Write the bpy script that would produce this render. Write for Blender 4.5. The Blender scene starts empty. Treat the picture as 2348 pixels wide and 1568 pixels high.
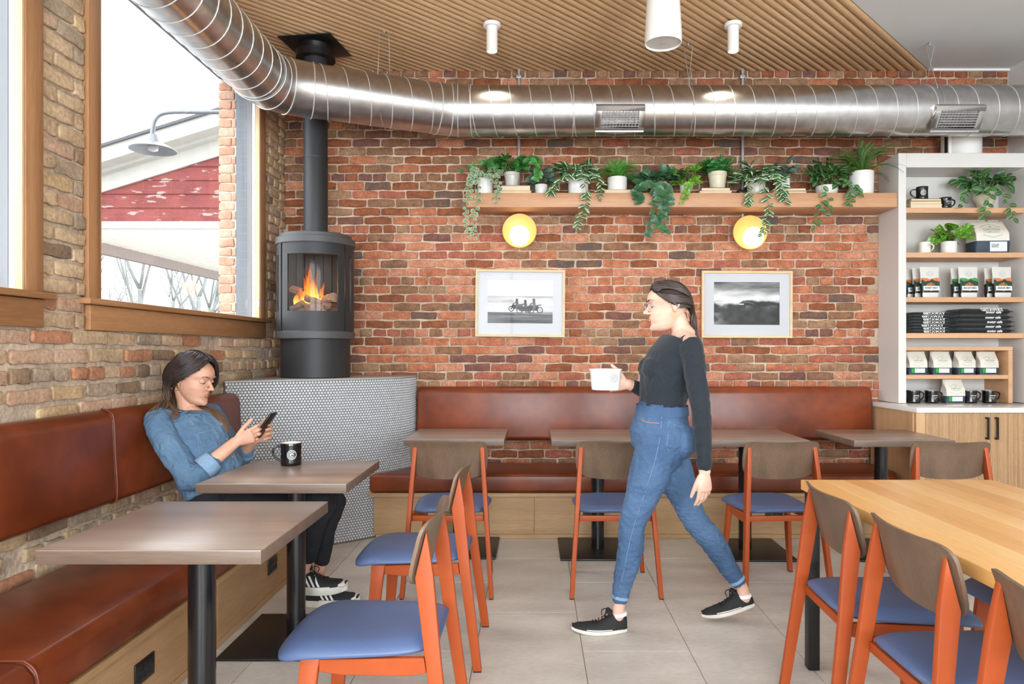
import bpy, bmesh, math, random
import numpy as np
from mathutils import Vector, Matrix, noise, Quaternion
S = bpy.context.scene
COL = S.collection
PI = math.pi
rnd = random.Random(7)

# ---------------------------------------------------------------- camera, world, lights, exposure
F, CX, CY, CH = 1620.0, 1225.0, 805.0, 1.30
cam_d = bpy.data.cameras.new('camera'); cam = bpy.data.objects.new('camera', cam_d); COL.objects.link(cam)
cam.location = (0, 0, CH); cam.rotation_euler = (PI/2, 0, 0)
cam_d.sensor_width = 36; cam_d.lens = F*36/2348
cam_d.shift_x = (1174-CX)/2348; cam_d.shift_y = (CY-784)/2348
cam_d.clip_start = 0.05
S.camera = cam
w = bpy.data.worlds.new('world'); S.world = w; w.use_nodes = True
bg = w.node_tree.nodes['Background']; bg.inputs[0].default_value = (0.90, 0.955, 1.0, 1); bg.inputs[1].default_value = 5.0
S.view_settings.view_transform = 'Standard'; S.view_settings.look = 'None'
S.view_settings.exposure = 0.30; S.view_settings.gamma = 1.0; S.view_settings.use_curve_mapping = False

def area(name, loc, rot, sx, sy, power, col=(1, 1, 1)):
    d = bpy.data.lights.new(name, 'AREA'); d.shape = 'RECTANGLE'; d.size = sx; d.size_y = sy
    d.energy = power; d.color = col
    o = bpy.data.objects.new(name, d); COL.objects.link(o); o.location = loc; o.rotation_euler = rot
    return o
# area fill lamps added behind the camera, standing in for daylight at unseen windows
area('fill_front_a', (-0.45, -3.3, 1.75), (PI/2, 0, 0), 2.1, 2.2, 205, (0.86, 0.94, 1.0))
area('fill_front_b', (2.35, -3.3, 1.75), (PI/2, 0, 0), 2.1, 2.2, 205, (0.86, 0.94, 1.0))

# ---------------------------------------------------------------- helpers
def P(px, py, Y):
    return Vector(((px-CX)*Y/F, Y, CH-(py-CY)*Y/F))
def srgb(r, g=None, b=None):
    if g is None: r, g, b = r
    f = lambda c: (c/255/12.92) if c/255 <= 0.04045 else ((c/255+0.055)/1.055)**2.4
    return (f(r), f(g), f(b), 1)
def link(o, parent=None):
    COL.objects.link(o)
    if parent: o.parent = parent
    return o
def tag(o, label=None, cat=None, group=None, kind=None):
    if label: o['label'] = label
    if cat: o['category'] = cat
    if group: o['group'] = group
    if kind: o['kind'] = kind
    return o
def empty(name, loc=(0, 0, 0), rz=0, parent=None):
    o = bpy.data.objects.new(name, None); o.empty_display_size = 0.1
    link(o, parent); o.location = loc; o.rotation_euler = (0, 0, rz); return o
def copy_tree(o, parent=None):
    c = o.copy(); COL.objects.link(c)
    if parent is not None: c.parent = parent
    for ch in list(o.children): copy_tree(ch, c)
    return c

class MB:
    def __init__(s): s.v = []; s.f = []; s.m = []; s.mi = 0
    def add(s, vs, fs, mi=None):
        o = len(s.v); s.v += [tuple(v) for v in vs]
        for f in fs: s.f.append(tuple(i+o for i in f)); s.m.append(s.mi if mi is None else mi)
        return s
    def box(s, x0, x1, y0, y1, z0, z1, mi=None, M=None):
        vs = [(x, y, z) for x in (x0, x1) for y in (y0, y1) for z in (z0, z1)]
        if M is not None: vs = [M @ Vector(v) for v in vs]
        return s.add(vs, [(0, 1, 3, 2), (4, 6, 7, 5), (0, 4, 5, 1), (2, 3, 7, 6), (0, 2, 6, 4), (1, 5, 7, 3)], mi)
    def prism(s, poly, t0, t1, ax='x', mi=None, shear=None):
        n = len(poly)
        def mk(a, b, t):
            return {'x': (t, a, b), 'y': (a, t, b), 'z': (a, b, t)}[ax]
        vs = [mk(a, b, t0) for a, b in poly] + [mk(a, b, t1) for a, b in poly]
        if shear: vs = [shear(Vector(v)) for v in vs]
        fs = [tuple(range(n))[::-1], tuple(range(n, 2*n))] + [(i, (i+1) % n, n+(i+1) % n, n+i) for i in range(n)]
        return s.add(vs, fs, mi)
    def tube(s, pts, r, n=10, cap=True, mi=None, up=None, round_ends=False):
        pts = [Vector(p) for p in pts]
        m = len(pts)
        if not hasattr(r, '__len__'): r = [r]*m
        r = [(a, a) if not hasattr(a, '__len__') else a for a in r]
        if round_ends:
            def ext(p, q, ra):
                d = (p-q).normalized(); a = min(ra); k = []
                for ang in (35, 65, 84):
                    k.append((p+d*a*math.sin(math.radians(ang)), (ra[0]*math.cos(math.radians(ang)), ra[1]*math.cos(math.radians(ang)))))
                return k
            e0 = ext(pts[0], pts[1], r[0])[::-1]; e1 = ext(pts[-1], pts[-2], r[-1])
            pts = [a for a, b in e0]+pts+[a for a, b in e1]; r = [b for a, b in e0]+r+[b for a, b in e1]; m = len(pts)
        T = []
        for i in range(m):
            t = pts[min(i+1, m-1)]-pts[max(i-1, 0)]
            T.append(t.normalized() if t.length > 1e-9 else Vector((0, 0, 1)))
        if up is not None: u = Vector(up)
        else: u = Vector((0, 0, 1)) if abs(T[0].z) < 0.9 else Vector((0, 1, 0))
        vs = []
        for i in range(m):
            a = u-T[i]*u.dot(T[i])
            if a.length < 1e-6: a = T[i].orthogonal()
            a.normalize(); b = T[i].cross(a)
            if up is None: u = a
            for k in range(n):
                ph = 2*PI*k/n
                vs.append(pts[i]+a*(math.cos(ph)*r[i][0])+b*(math.sin(ph)*r[i][1]))
        fs = [(i*n+k, i*n+(k+1) % n, (i+1)*n+(k+1) % n, (i+1)*n+k) for i in range(m-1) for k in range(n)]
        if cap: fs += [tuple(range(n))[::-1], tuple(range((m-1)*n, m*n))]
        return s.add(vs, fs, mi)
    def lathe(s, prof, n=24, c=(0, 0, 0), mi=None, a0=0, a1=2*PI, M=None):
        full = abs(a1-a0-2*PI) < 1e-6; k = n if full else n+1; vs = []
        for r, z in prof:
            for i in range(k):
                a = a0+(a1-a0)*i/n
                v = Vector((r*math.cos(a), r*math.sin(a), z))
                vs.append((M @ v if M is not None else v)+Vector(c))
        fs = []
        for j in range(len(prof)-1):
            for i in range(n):
                i2 = (i+1) % k if full else i+1
                fs.append((j*k+i, j*k+i2, (j+1)*k+i2, (j+1)*k+i))
        return s.add(vs, fs, mi)
    def ell(s, c, r, n=14, R=None, mi=None):
        vs = []; fs = []; c = Vector(c); h = n//2
        for j in range(1, h):
            th = PI*j/h
            for i in range(n):
                ph = 2*PI*i/n
                v = Vector((math.sin(th)*math.cos(ph)*r[0], math.sin(th)*math.sin(ph)*r[1], math.cos(th)*r[2]))
                vs.append(c+(R @ v if R is not None else v))
        t = Vector((0, 0, r[2])); t = R @ t if R is not None else t
        vs += [c+t, c-t]; a = len(vs)-2
        for j in range(h-2):
            for i in range(n): fs.append((j*n+i, (j+1)*n+i, (j+1)*n+(i+1) % n, j*n+(i+1) % n))
        for i in range(n):
            fs.append((a, i, (i+1) % n)); fs.append((a+1, (h-2)*n+(i+1) % n, (h-2)*n+i))
        return s.add(vs, fs, mi)
    def mesh(s, name='mesh', smooth=None):
        me = bpy.data.meshes.new(name); me.from_pydata(s.v, [], s.f)
        me.polygons.foreach_set('material_index', s.m)
        if smooth is not None:
            me.polygons.foreach_set('use_smooth', [True]*len(s.f))
            me.update()
            if smooth < 179: me.set_sharp_from_angle(angle=math.radians(smooth))
        me.update(); return me
    def build(s, name, mats, parent=None, smooth=None, bevel=0, seg=2, loc=None, rot=None, recalc=True):
        me = s.mesh(name, None)
        if bevel or recalc:
            bm = bmesh.new(); bm.from_mesh(me)
            if bevel:
                bmesh.ops.remove_doubles(bm, verts=bm.verts, dist=1e-5)
                es = [e for e in bm.edges if len(e.link_faces) == 2 and e.calc_face_angle(0) > 0.5]
                bmesh.ops.bevel(bm, geom=es, offset=bevel, segments=seg, profile=0.5, affect='EDGES', clamp_overlap=True)
            bmesh.ops.recalc_face_normals(bm, faces=bm.faces)
            bm.to_mesh(me); bm.free()
        if not isinstance(mats, (list, tuple)): mats = [mats]
        for m in mats: me.materials.append(m)
        if smooth is not None or bevel:
            me.polygons.foreach_set('use_smooth', [True]*len(me.polygons))
            a = 35 if smooth is None else smooth
            if a < 179: me.set_sharp_from_angle(angle=math.radians(a))
        me.update()
        o = bpy.data.objects.new(name, me); link(o, parent)
        if loc is not None: o.location = loc
        if rot is not None: o.rotation_euler = rot
        return o
def boxo(name, b, m, parent=None, bevel=0, seg=2, **k):
    return MB().box(*b).build(name, m, parent, bevel=bevel, seg=seg, **k)
def arc(c, r, a0, a1, n):
    return [(c[0]+r*math.cos(math.radians(a0+(a1-a0)*i/n)), c[1]+r*math.sin(math.radians(a0+(a1-a0)*i/n))) for i in range(n+1)]
def catmull(pts, k=6):
    pts = [np.array(p, float) for p in pts]; out = []
    q = [2*pts[0]-pts[1]]+pts+[2*pts[-1]-pts[-2]]
    for i in range(1, len(q)-2):
        for j in range(k):
            t = j/k
            out.append(0.5*((2*q[i])+(-q[i-1]+q[i+1])*t+(2*q[i-1]-5*q[i]+4*q[i+1]-q[i+2])*t*t+(-q[i-1]+3*q[i]-3*q[i+1]+q[i+2])*t**3))
    out.append(pts[-1]); return out
def rrect(w, h, r, n=5, cx=0, cy=0):
    o = []
    for sx, sy, a in ((1, 1, 0), (-1, 1, 90), (-1, -1, 180), (1, -1, 270)):
        o += arc((cx+sx*(w/2-r), cy+sy*(h/2-r)), r, a, a+90, n)
    return o

# ---------------------------------------------------------------- materials
def nodes(name):
    m = bpy.data.materials.new(name); m.use_nodes = True
    nt = m.node_tree; return m, nt, nt.nodes['Principled BSDF']
def N(nt, t, **k):
    n = nt.nodes.new(t)
    for a, b in k.items():
        if hasattr(n, a): setattr(n, a, b)
        else: n.inputs[a].default_value = b
    return n
def mat(name, col, rough=0.5, metal=0, var=0.0, scale=8, stretch=(1, 1, 1), bump=0, bscale=None, bstretch=None, col2=None,
        spec=0.5, coat=0, coord='Object', detail=4, fine=0, fscale=60, sheen=0, rvar=0, lo=0.35, hi=0.65, emis=None, estr=0, bdist=0.01):
    m, nt, b = nodes(name); L = nt.links.new
    c = col if len(col) == 4 else srgb(col)
    b.inputs['Base Color'].default_value = c
    b.inputs['Roughness'].default_value = rough; b.inputs['Metallic'].default_value = metal
    b.inputs['Specular IOR Level'].default_value = spec
    if coat: b.inputs['Coat Weight'].default_value = coat; b.inputs['Coat Roughness'].default_value = 0.15
    if sheen: b.inputs['Sheen Weight'].default_value = sheen
    if emis: b.inputs['Emission Color'].default_value = emis if len(emis) == 4 else srgb(emis); b.inputs['Emission Strength'].default_value = estr
    if var or col2 or bump or fine or rvar:
        if coord == 'World': src = N(nt, 'ShaderNodeNewGeometry').outputs['Position']
        else: src = N(nt, 'ShaderNodeTexCoord').outputs['Object']
        mp = N(nt, 'ShaderNodeMapping'); mp.inputs['Scale'].default_value = stretch; L(src, mp.inputs[0])
        no = N(nt, 'ShaderNodeTexNoise'); no.inputs['Scale'].default_value = scale; no.inputs['Detail'].default_value = detail
        L(mp.outputs[0], no.inputs['Vector'])
        if var or col2:
            r = N(nt, 'ShaderNodeValToRGB'); r.color_ramp.elements[0].position = lo; r.color_ramp.elements[1].position = hi
            if col2 is not None: c2 = col2 if len(col2) == 4 else srgb(col2)
            else: c2 = tuple(min(1, x*(1+var)) for x in c[:3])+(1,); c = tuple(x*(1-var) for x in c[:3])+(1,)
            r.color_ramp.elements[0].color = c; r.color_ramp.elements[1].color = c2
            L(no.outputs[0], r.inputs[0]); out = r.outputs[0]
            if fine:
                n2 = N(nt, 'ShaderNodeTexNoise'); n2.inputs['Scale'].default_value = fscale; n2.inputs['Detail'].default_value = 3
                L(mp.outputs[0], n2.inputs['Vector'])
                mr = N(nt, 'ShaderNodeMapRange'); mr.inputs['To Min'].default_value = 1-fine; mr.inputs['To Max'].default_value = 1+fine
                mr.inputs['From Min'].default_value = 0.3; mr.inputs['From Max'].default_value = 0.7
                L(n2.outputs[0], mr.inputs[0])
                mx = N(nt, 'ShaderNodeMix'); mx.data_type = 'RGBA'; mx.blend_type = 'MULTIPLY'; mx.inputs[0].default_value = 1
                L(out, mx.inputs[6]); L(mr.outputs[0], mx.inputs[7]); out = mx.outputs[2]
            L(out, b.inputs['Base Color'])
        if rvar:
            mr = N(nt, 'ShaderNodeMapRange'); mr.inputs['To Min'].default_value = max(0, rough-rvar); mr.inputs['To Max'].default_value = rough+rvar
            L(no.outputs[0], mr.inputs[0]); L(mr.outputs[0], b.inputs['Roughness'])
        if bump:
            mp2 = N(nt, 'ShaderNodeMapping'); mp2.inputs['Scale'].default_value = bstretch or stretch; L(src, mp2.inputs[0])
            n3 = N(nt, 'ShaderNodeTexNoise'); n3.inputs['Scale'].default_value = bscale or scale; n3.inputs['Detail'].default_value = 5
            L(mp2.outputs[0], n3.inputs['Vector'])
            bp = N(nt, 'ShaderNodeBump'); bp.inputs['Strength'].default_value = bump; bp.inputs['Distance'].default_value = bdist
            L(n3.outputs[0], bp.inputs['Height']); L(bp.outputs[0], b.inputs['Normal'])
    return m
def wood(name, c1, c2, axis='x', rough=0.45, k=1.0, fine=0.12, coord='Object', bump=0.12):
    st = {'x': (0.6, 9, 9), 'y': (9, 0.6, 9), 'z': (9, 9, 0.6), 'd': (6, 6, 9)}[axis]
    return mat(name, c1, rough, col2=c2, scale=1.6*k, stretch=st, fine=fine, fscale=22*k, bump=bump, bscale=30*k, detail=5, coord=coord, lo=0.3, hi=0.72, bdist=0.004)
def glass_mat(name, tint=(1, 1, 1, 1), ior=1.45):
    m, nt, b = nodes(name); L = nt.links.new; nt.nodes.remove(b)
    o = nt.nodes['Material Output']; t = N(nt, 'ShaderNodeBsdfTransparent'); t.inputs[0].default_value = tint
    g = N(nt, 'ShaderNodeBsdfGlossy'); g.inputs['Roughness'].default_value = 0.02
    fr = N(nt, 'ShaderNodeFresnel'); fr.inputs[0].default_value = ior
    ge = N(nt, 'ShaderNodeNewGeometry'); iv = N(nt, 'ShaderNodeMath', operation='SUBTRACT'); iv.inputs[0].default_value = 1; L(ge.outputs['Backfacing'], iv.inputs[1])
    mu = N(nt, 'ShaderNodeMath', operation='MULTIPLY'); L(fr.outputs[0], mu.inputs[0]); L(iv.outputs[0], mu.inputs[1])
    mx = N(nt, 'ShaderNodeMixShader'); L(mu.outputs[0], mx.inputs[0]); L(t.outputs[0], mx.inputs[1]); L(g.outputs[0], mx.inputs[2]); L(mx.outputs[0], o.inputs[0])
    return m
def emit(name, col, s):
    m, nt, b = nodes(name); b.inputs['Base Color'].default_value = (0.8, 0.8, 0.8, 1)
    b.inputs['Emission Color'].default_value = col if len(col) == 4 else srgb(col); b.inputs['Emission Strength'].default_value = s; return m
M = {}
M['mortar'] = mat('mortar', (212, 188, 164), 0.95, col2=(172, 144, 120), scale=5, fine=0.15, fscale=60, bump=0.7, bscale=45, coord='World', bdist=0.012)
M['mortar_left'] = mat('mortar_left', (206, 186, 162), 0.95, col2=(170, 152, 134), scale=4, fine=0.2, fscale=50, bump=0.6, bscale=34, coord='World', bdist=0.012)
bp_ = [('brick_orange', (190, 120, 86), (162, 98, 70)), ('brick_red', (172, 104, 80), (150, 86, 66)), ('brick_salmon', (200, 140, 110), (178, 116, 88)),
       ('brick_brown', (150, 108, 80), (124, 88, 64)), ('brick_tan', (166, 128, 98), (140, 104, 78)), ('brick_dark', (92, 80, 76), (124, 88, 68)),
       ('brick_plum', (132, 86, 72), (108, 74, 64)), ('brick_rust', (152, 90, 58), (126, 72, 46))]
BR = {}
for n_, a_, b_ in bp_:
    BR[n_] = mat(n_, a_, 0.9, col2=b_, scale=16, fine=0.26, fscale=70, bump=0.6, bscale=50, coord='World', bdist=0.010, detail=8)
bl_ = [('buff_brick', (206, 178, 144), (178, 150, 118)), ('buff_brick_grey', (182, 162, 138), (154, 134, 112)), ('buff_brick_pink', (200, 168, 142), (178, 142, 116)),
       ('buff_brick_orange', (190, 134, 100), (166, 116, 88)), ('buff_brick_dark', (128, 106, 86), (154, 126, 98)), ('buff_brick_yellow', (208, 180, 138), (182, 152, 114))]
BL = {}
for n_, a_, b_ in bl_:
    BL[n_] = mat(n_, a_, 0.92, col2=b_, scale=7, fine=0.22, fscale=60, bump=0.45, bscale=50, coord='World', bdist=0.008)
M['oak_trim'] = wood('oak_trim', (176, 128, 86), (150, 104, 66), 'y', coord='World')
M['oak_trim_v'] = wood('oak_trim_v', (180, 132, 90), (146, 100, 64), 'z', coord='World')
M['pale_wood'] = wood('pale_wood', (222, 190, 150), (206, 170, 128), 'z', coord='World')
M['slat'] = wood('slat_oak', (216, 178, 136), (190, 150, 110), 'x', rough=0.6)
M['dark_board'] = mat('dark_board', (60, 46, 34), 0.9)
M['white_paint'] = mat('white_paint', (226, 224, 220), 0.55, var=0.02, scale=3)
M['ceiling_white'] = mat('ceiling_white', (214, 213, 211), 0.8, var=0.02, scale=2)
M['white_vinyl'] = mat('white_vinyl', (240, 241, 242), 0.4)
M['grey_reveal'] = mat('grey_reveal', (118, 122, 128), 0.6, var=0.1, scale=20, stretch=(1, 1, 0.05), bump=0.2)
M['glass'] = glass_mat('window_glass')
M['galv'] = mat('galvanised_steel', (204, 204, 205), 0.30, 1.0, col2=(184, 184, 184), scale=14, stretch=(1, 1, 1), bump=0.10, bscale=7, rvar=0.06, bdist=0.01)
M['galv_frame'] = mat('galvanised_frame', (196, 194, 194), 0.35, 0.85, var=0.05, scale=10)
M['steel'] = mat('steel', (176, 180, 184), 0.4, 0.35)
M['chrome'] = mat('chrome', (225, 225, 225), 0.12, 1.0)
M['black_metal'] = mat('black_metal', (36, 34, 33), 0.38, 0.3, var=0.15, scale=30)
M['stove'] = mat('stove_paint', (46, 46, 48), 0.5, 0.1, spec=0.4, var=0.06, scale=40, fine=0.03, bump=0.04, bscale=200)
M['stove_rim'] = mat('stove_rim', (78, 77, 78), 0.5, 0.1, spec=0.4, var=0.04, scale=40)
M['leather'] = mat('cognac_leather', (136, 64, 32), 0.33, col2=(92, 39, 18), scale=3.2, coat=0.04, spec=0.38, bump=0.12, bscale=220, coord='World', fine=0.1, fscale=14, bdist=0.002, lo=0.3, hi=0.7)
M['leather_edge'] = mat('leather_piping', (112, 50, 28), 0.4, var=0.1)
M['bench_oak'] = wood('bench_oak', (190, 154, 112), (170, 134, 92), 'x', rough=0.5, coord='World', fine=0.1)
M['bench_oak_y'] = wood('bench_oak_y', (186, 148, 106), (166, 128, 88), 'y', rough=0.5, coord='World', fine=0.1)
M['table_top'] = wood('walnut_table', (160, 140, 126), (134, 114, 101), 'x', rough=0.30, k=0.8, fine=0.07, coord='World', bump=0.04)
M['table_edge'] = wood('walnut_edge', (122, 102, 88), (100, 82, 70), 'x', rough=0.45, coord='World')
M['honey'] = wood('honey_oak', (238, 184, 114), (224, 164, 94), 'y', rough=0.3, k=0.7, fine=0.08, coord='World', bump=0.05)
M['honey2'] = wood('honey_oak_pale', (240, 194, 128), (230, 174, 106), 'y', rough=0.3, k=0.8, fine=0.07, coord='World', bump=0.05)
M['honey3'] = wood('honey_oak_deep', (228, 170, 100), (210, 148, 80), 'y', rough=0.3, k=0.6, fine=0.09, coord='World', bump=0.05)
M['chair_wood'] = wood('chair_back_wood', (118, 94, 74), (96, 76, 60), 'z', rough=0.45, fine=0.12)
M['orange'] = mat('orange_powder_coat', (170, 76, 32), 0.5, spec=0.35, var=0.03, scale=20, bump=0.04, bscale=300)
M['blue'] = mat('blue_vinyl', (82, 100, 138), 0.42, var=0.05, scale=6, bump=0.06, bscale=150, bdist=0.003)
M['rubber'] = mat('black_rubber', (22, 22, 22), 0.7)
M['tile_grout'] = mat('grout', (112, 100, 92), 0.9)
M['penny'] = mat('penny_tile', (200, 207, 213), 0.18, var=0.06, scale=30, coord='World', spec=0.6)
M['hearth_top'] = mat('hearth_top', (168, 166, 162), 0.5, var=0.04)
M['floor_tile'] = mat('floor_tile', (218, 210, 200), 0.36, col2=(190, 182, 172), scale=2.2, stretch=(1, 2.2, 1), fine=0.07, fscale=30, bump=0.05, bscale=60, coord='World', lo=0.3, hi=0.7)
M['floor_grout'] = mat('floor_grout', (150, 134, 116), 0.9)
M['black'] = mat('black_plastic', (20, 20, 21), 0.35)
M['ceramic'] = mat('white_ceramic', (232, 230, 226), 0.3, var=0.01)
# ---------------------------------------------------------------- bricks
def brick_mesh(seed, irregular=0.03, pil=0.18):
    """front faces -Y; unit in x and z (-.5..+.5), depth y 0..-1 (scaled)"""
    r = random.Random(seed); o = []
    for (a, b) in ((-.5, -.36), (-.46, -.48), (-.16, -.5), (.16, -.5), (.46, -.48), (.5, -.36), (.5, .36), (.46, .48), (.16, .5), (-.16, .5), (-.46, .48), (-.5, .36)):
        o.append((a+r.uniform(-1, 1)*irregular*0.4, b+r.uniform(-1, 1)*irregular*1.5))
    n = len(o); vs = [(a, 0, b) for a, b in o]
    vs += [(a, -.62, b) for a, b in o]
    vs += [(a*0.965, -1+r.uniform(-.1, .1), b*0.87) for a, b in o]
    vs += [(-.3, -1.05-r.uniform(0, .1), 0), (.3, -1.05-r.uniform(0, .1), 0)]
    fs = []
    for j in range(2):
        for i in range(n): fs.append((j*n+i, j*n+(i+1) % n, (j+1)*n+(i+1) % n, (j+1)*n+i))
    c0, c1 = 3*n, 3*n+1; k = 2*n
    # ring indices: left half -> c0, right half -> c1
    for i in range(n):
        j = (i+1) % n
        xm = (o[i][0]+o[j][0])/2
        if abs(xm) < 0.1: fs.append((k+i, k+j, c1, c0) if o[i][0] < o[j][0] else (k+i, k+j, c0, c1))
        else: fs.append((k+i, k+j, c0 if xm < 0 else c1))
    return vs, fs
BV = [brick_mesh(s, .055) for s in range(12)]
BVR = [brick_mesh(s+50, 0.06) for s in range(12)]
def lay_bricks(parent, cells, mats, palette, frame, variants, rng, limit=300, prot=0.010, key=None):
    """cells: (u, v, w, h, extra); frame: (origin, uvec, vvec, out) -> bricks. The `limit` largest (key) are parts, the rest one stuff part"""
    names = list(mats.keys())
    meshes = []
    for vs, fs in variants:
        me = bpy.data.meshes.new('brick'); me.from_pydata([Vector(v) for v in vs], [], fs)
        me.polygons.foreach_set('use_smooth', [True]*len(fs)); me.materials.append(None)
        bm = bmesh.new(); bm.from_mesh(me); bmesh.ops.recalc_face_normals(bm, faces=bm.faces); bm.to_mesh(me); bm.free()
        meshes.append(me)
    O, U, V, OUT = frame
    R = Matrix((U, -OUT, V)).transposed()   # columns: x->U, y->-OUT, z->V
    q = R.to_quaternion()
    order = sorted(range(len(cells)), key=(lambda i: key(cells[i])) if key else (lambda i: 0))
    st = MB(); 
    for rank, i in enumerate(order):
        u, v, w_, h_ = cells[i][:4]; mn = palette(cells[i], rng); k = rng.randrange(len(variants)); d = prot*rng.uniform(0.6, 1.5)
        tilt = rng.uniform(-.012, .012)
        c = O+U*u+V*v
        if rank < limit:
            o = bpy.data.objects.new('brick', meshes[k]); link(o, parent)
            o.location = c; o.rotation_mode = 'QUATERNION'; o.rotation_quaternion = q @ Quaternion((0, 1, 0), tilt); o.scale = (w_, d, h_)
            o.material_slots[0].link = 'OBJECT'; o.material_slots[0].material = mats[mn]
        else:
            vs, fs = variants[k]
            st.add([c+R @ Vector((a*w_, b*d, e*h_)) for a, b, e in vs], fs, names.index(mn))
    if st.v:
        o = st.build('remaining_bricks', [mats[n] for n in names], parent, smooth=180); o['kind'] = 'stuff'
def courses(u0, u1, v0, v1, rng, ch=0.0672, L=0.205, joint=0.011, header_every=6, hphase=0, rough=0.0, holes=()):
    out = []; v = v0; c = 0
    while v < v1-0.02:
        hd = (c % header_every) == hphase; bl = (L-joint)/2 if hd else L
        u = u0-(rng.uniform(0, 0.02)+(bl/2 if c % 2 else 0))-0.01
        while u < u1:
            b = bl*rng.uniform(0.96, 1.04)*(1+rough*rng.uniform(-.5, .35))
            a0, a1 = max(u, u0), min(u+b, u1)
            hh = ch-joint*rng.uniform(0.75, 1.25)*(1+rough)
            if a1-a0 > 0.025:
                uc = (a0+a1)/2; vc = v+ch/2+rng.uniform(-1, 1)*(0.0012+rough*0.006)
                top = min(vc+hh/2, v1)
                if not any(h[0]-0.0 < uc < h[1] and h[2] < vc < h[3] for h in holes): out.append((uc, vc, a1-a0, hh))
            u += b+joint*(1+rough)
        v += ch; c += 1
    return out
rb = random.Random(3)
XL, YB, XR, ZC = -1.95, 5.50, 3.69, 3.49
# back wall ------------------------------------------------------
wall_back = boxo('wall_back', (XL-0.3, XR+0.3, YB, YB+0.3, -0.1, 3.62), M['mortar']); wall_back['kind'] = 'structure'
cells = courses(XL+0.005, XR-0.01, 0.40, ZC+0.02, rb, hphase=3)
cells = [c for c in cells if not (c[0] > 2.70 and c[1] < 2.72) and not (c[0] < -0.95 and c[1] < 1.10)]
def pal_back(c, r):
    z = c[1]; x = c[0]; t = r.random()
    up = min(1, max(0, (z-2.1)/0.5)); up = max(up, min(1, max(0, (-1.2-x)/0.6))*0.8)
    if r.random() < up*0.75:
        return r.choices(['brick_brown', 'brick_tan', 'brick_rust', 'brick_plum', 'brick_dark'], [5, 3, 4, 1.3, .8])[0]
    return r.choices(['brick_orange', 'brick_red', 'brick_salmon', 'brick_rust', 'brick_brown', 'brick_tan', 'brick_plum', 'brick_dark'], [6, 3.4, 3.6, 3, 3, 2, .8, .6])[0]
def key_back(c):
    return (abs(c[0]-0.45)/1.9)**2+(abs(c[1]-1.65)/0.75)**2
lay_bricks(wall_back, cells, BR, pal_back, (Vector((0, YB, 0)), Vector((1, 0, 0)), Vector((0, 0, 1)), Vector((0, -1, 0))), BV, rb, 300, 0.009, key_back)
# left wall ------------------------------------------------------
mb = MB(); WY = [(3.13, 4.96), (1.05, 2.67), (-1.9, 0.6)]; ZS, ZH = 1.505, 3.234
X0, X1 = -2.2, XL
def wall_with_holes(mb, x0, x1, ya, yb, za, zb, holes):
    y = ya
    for h0, h1 in sorted(holes):
        mb.box(x0, x1, y, h0, za, zb); mb.box(x0, x1, h0, h1, za, ZS); mb.box(x0, x1, h0, h1, ZH, zb); y = h1
    mb.box(x0, x1, y, yb, za, zb)
wall_with_holes(mb, X0, X1, -3.0, YB, -0.1, 3.62, WY)
wall_left = mb.build('wall_left', M['mortar_left']); wall_left['kind'] = 'structure'
rl = random.Random(11)
cl = courses(1.6, YB-0.005, 0.40, 1.39, rl, ch=0.0765, L=0.214, joint=0.016, rough=0.30, header_every=3, hphase=1)
cl = [c for c in cl if rl.random() > 0.045]
cl += courses(2.775, 3.04, 1.39, ZC, rl, ch=0.0705, L=0.212, joint=0.013, rough=0.1, header_every=50, hphase=49)
cl += courses(5.06, YB-0.005, 1.39, ZC, rl, ch=0.0705, L=0.208, joint=0.014, rough=0.25, header_every=2)
def pal_left(c, r):
    low = c[1] < 1.38
    if low: return r.choices(list(BL.keys()), [3, 3, 2.5, 2.0, 1.2, 2.4])[0]
    return r.choices(list(BL.keys()), [6, 1.5, 1.5, 0.2, 0.5, 2.5])[0]
lay_bricks(wall_left, cl, BL, pal_left, (Vector((XL, 0, 0)), Vector((0, 1, 0)), Vector((0, 0, 1)), Vector((1, 0, 0))), BVR, rl, 298, 0.014, lambda c: c[0]+(2 if c[0] > 5.06 else 0))
# outer brick leaf: reveal bricks of the far window, seen through the glass
M['mortar_pale'] = mat('mortar_pale', (206, 196, 180), 0.95, var=.06, scale=9, bump=.5, bscale=50, coord='World')
mb = MB(); mb.box(-2.2, -2.086, 4.9535, 4.9595, 1.375, 3.232); ex = mb.build('wall_exterior', M['mortar_pale']); ex['kind'] = 'structure'
re_ = random.Random(5); cx = []
z = 1.38; i = 0
while z < 3.16:
    if i % 2: cx += [(-2.130, z+.032, .072, .054), (-2.19, z+.032, .028, .054)]
    else: cx += [(-2.155, z+.032, .108, .054)]
    if i % 2: cx[-2] = (-2.165, z+.032, .088, .054); cx[-1] = (-2.102, z+.032, .026, .054)
    z += .0645; i += 1
BX = {'facing_brick': mat('facing_brick', (206, 160, 134), 0.9, col2=(188, 136, 112), scale=9, fine=0.12, bump=0.4, bscale=50, coord='World'),
      'facing_brick_pale': mat('facing_brick_pale', (208, 176, 152), 0.9, col2=(190, 150, 128), scale=9, fine=0.12, bump=0.4, bscale=50, coord='World')}
lay_bricks(ex, cx, BX, lambda c, r: r.choice(list(BX)), (Vector((0, 4.9535, 0)), Vector((1, 0, 0)), Vector((0, 0, 1)), Vector((0, -1, 0))), BV, re_, 300, 0.010)
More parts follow.
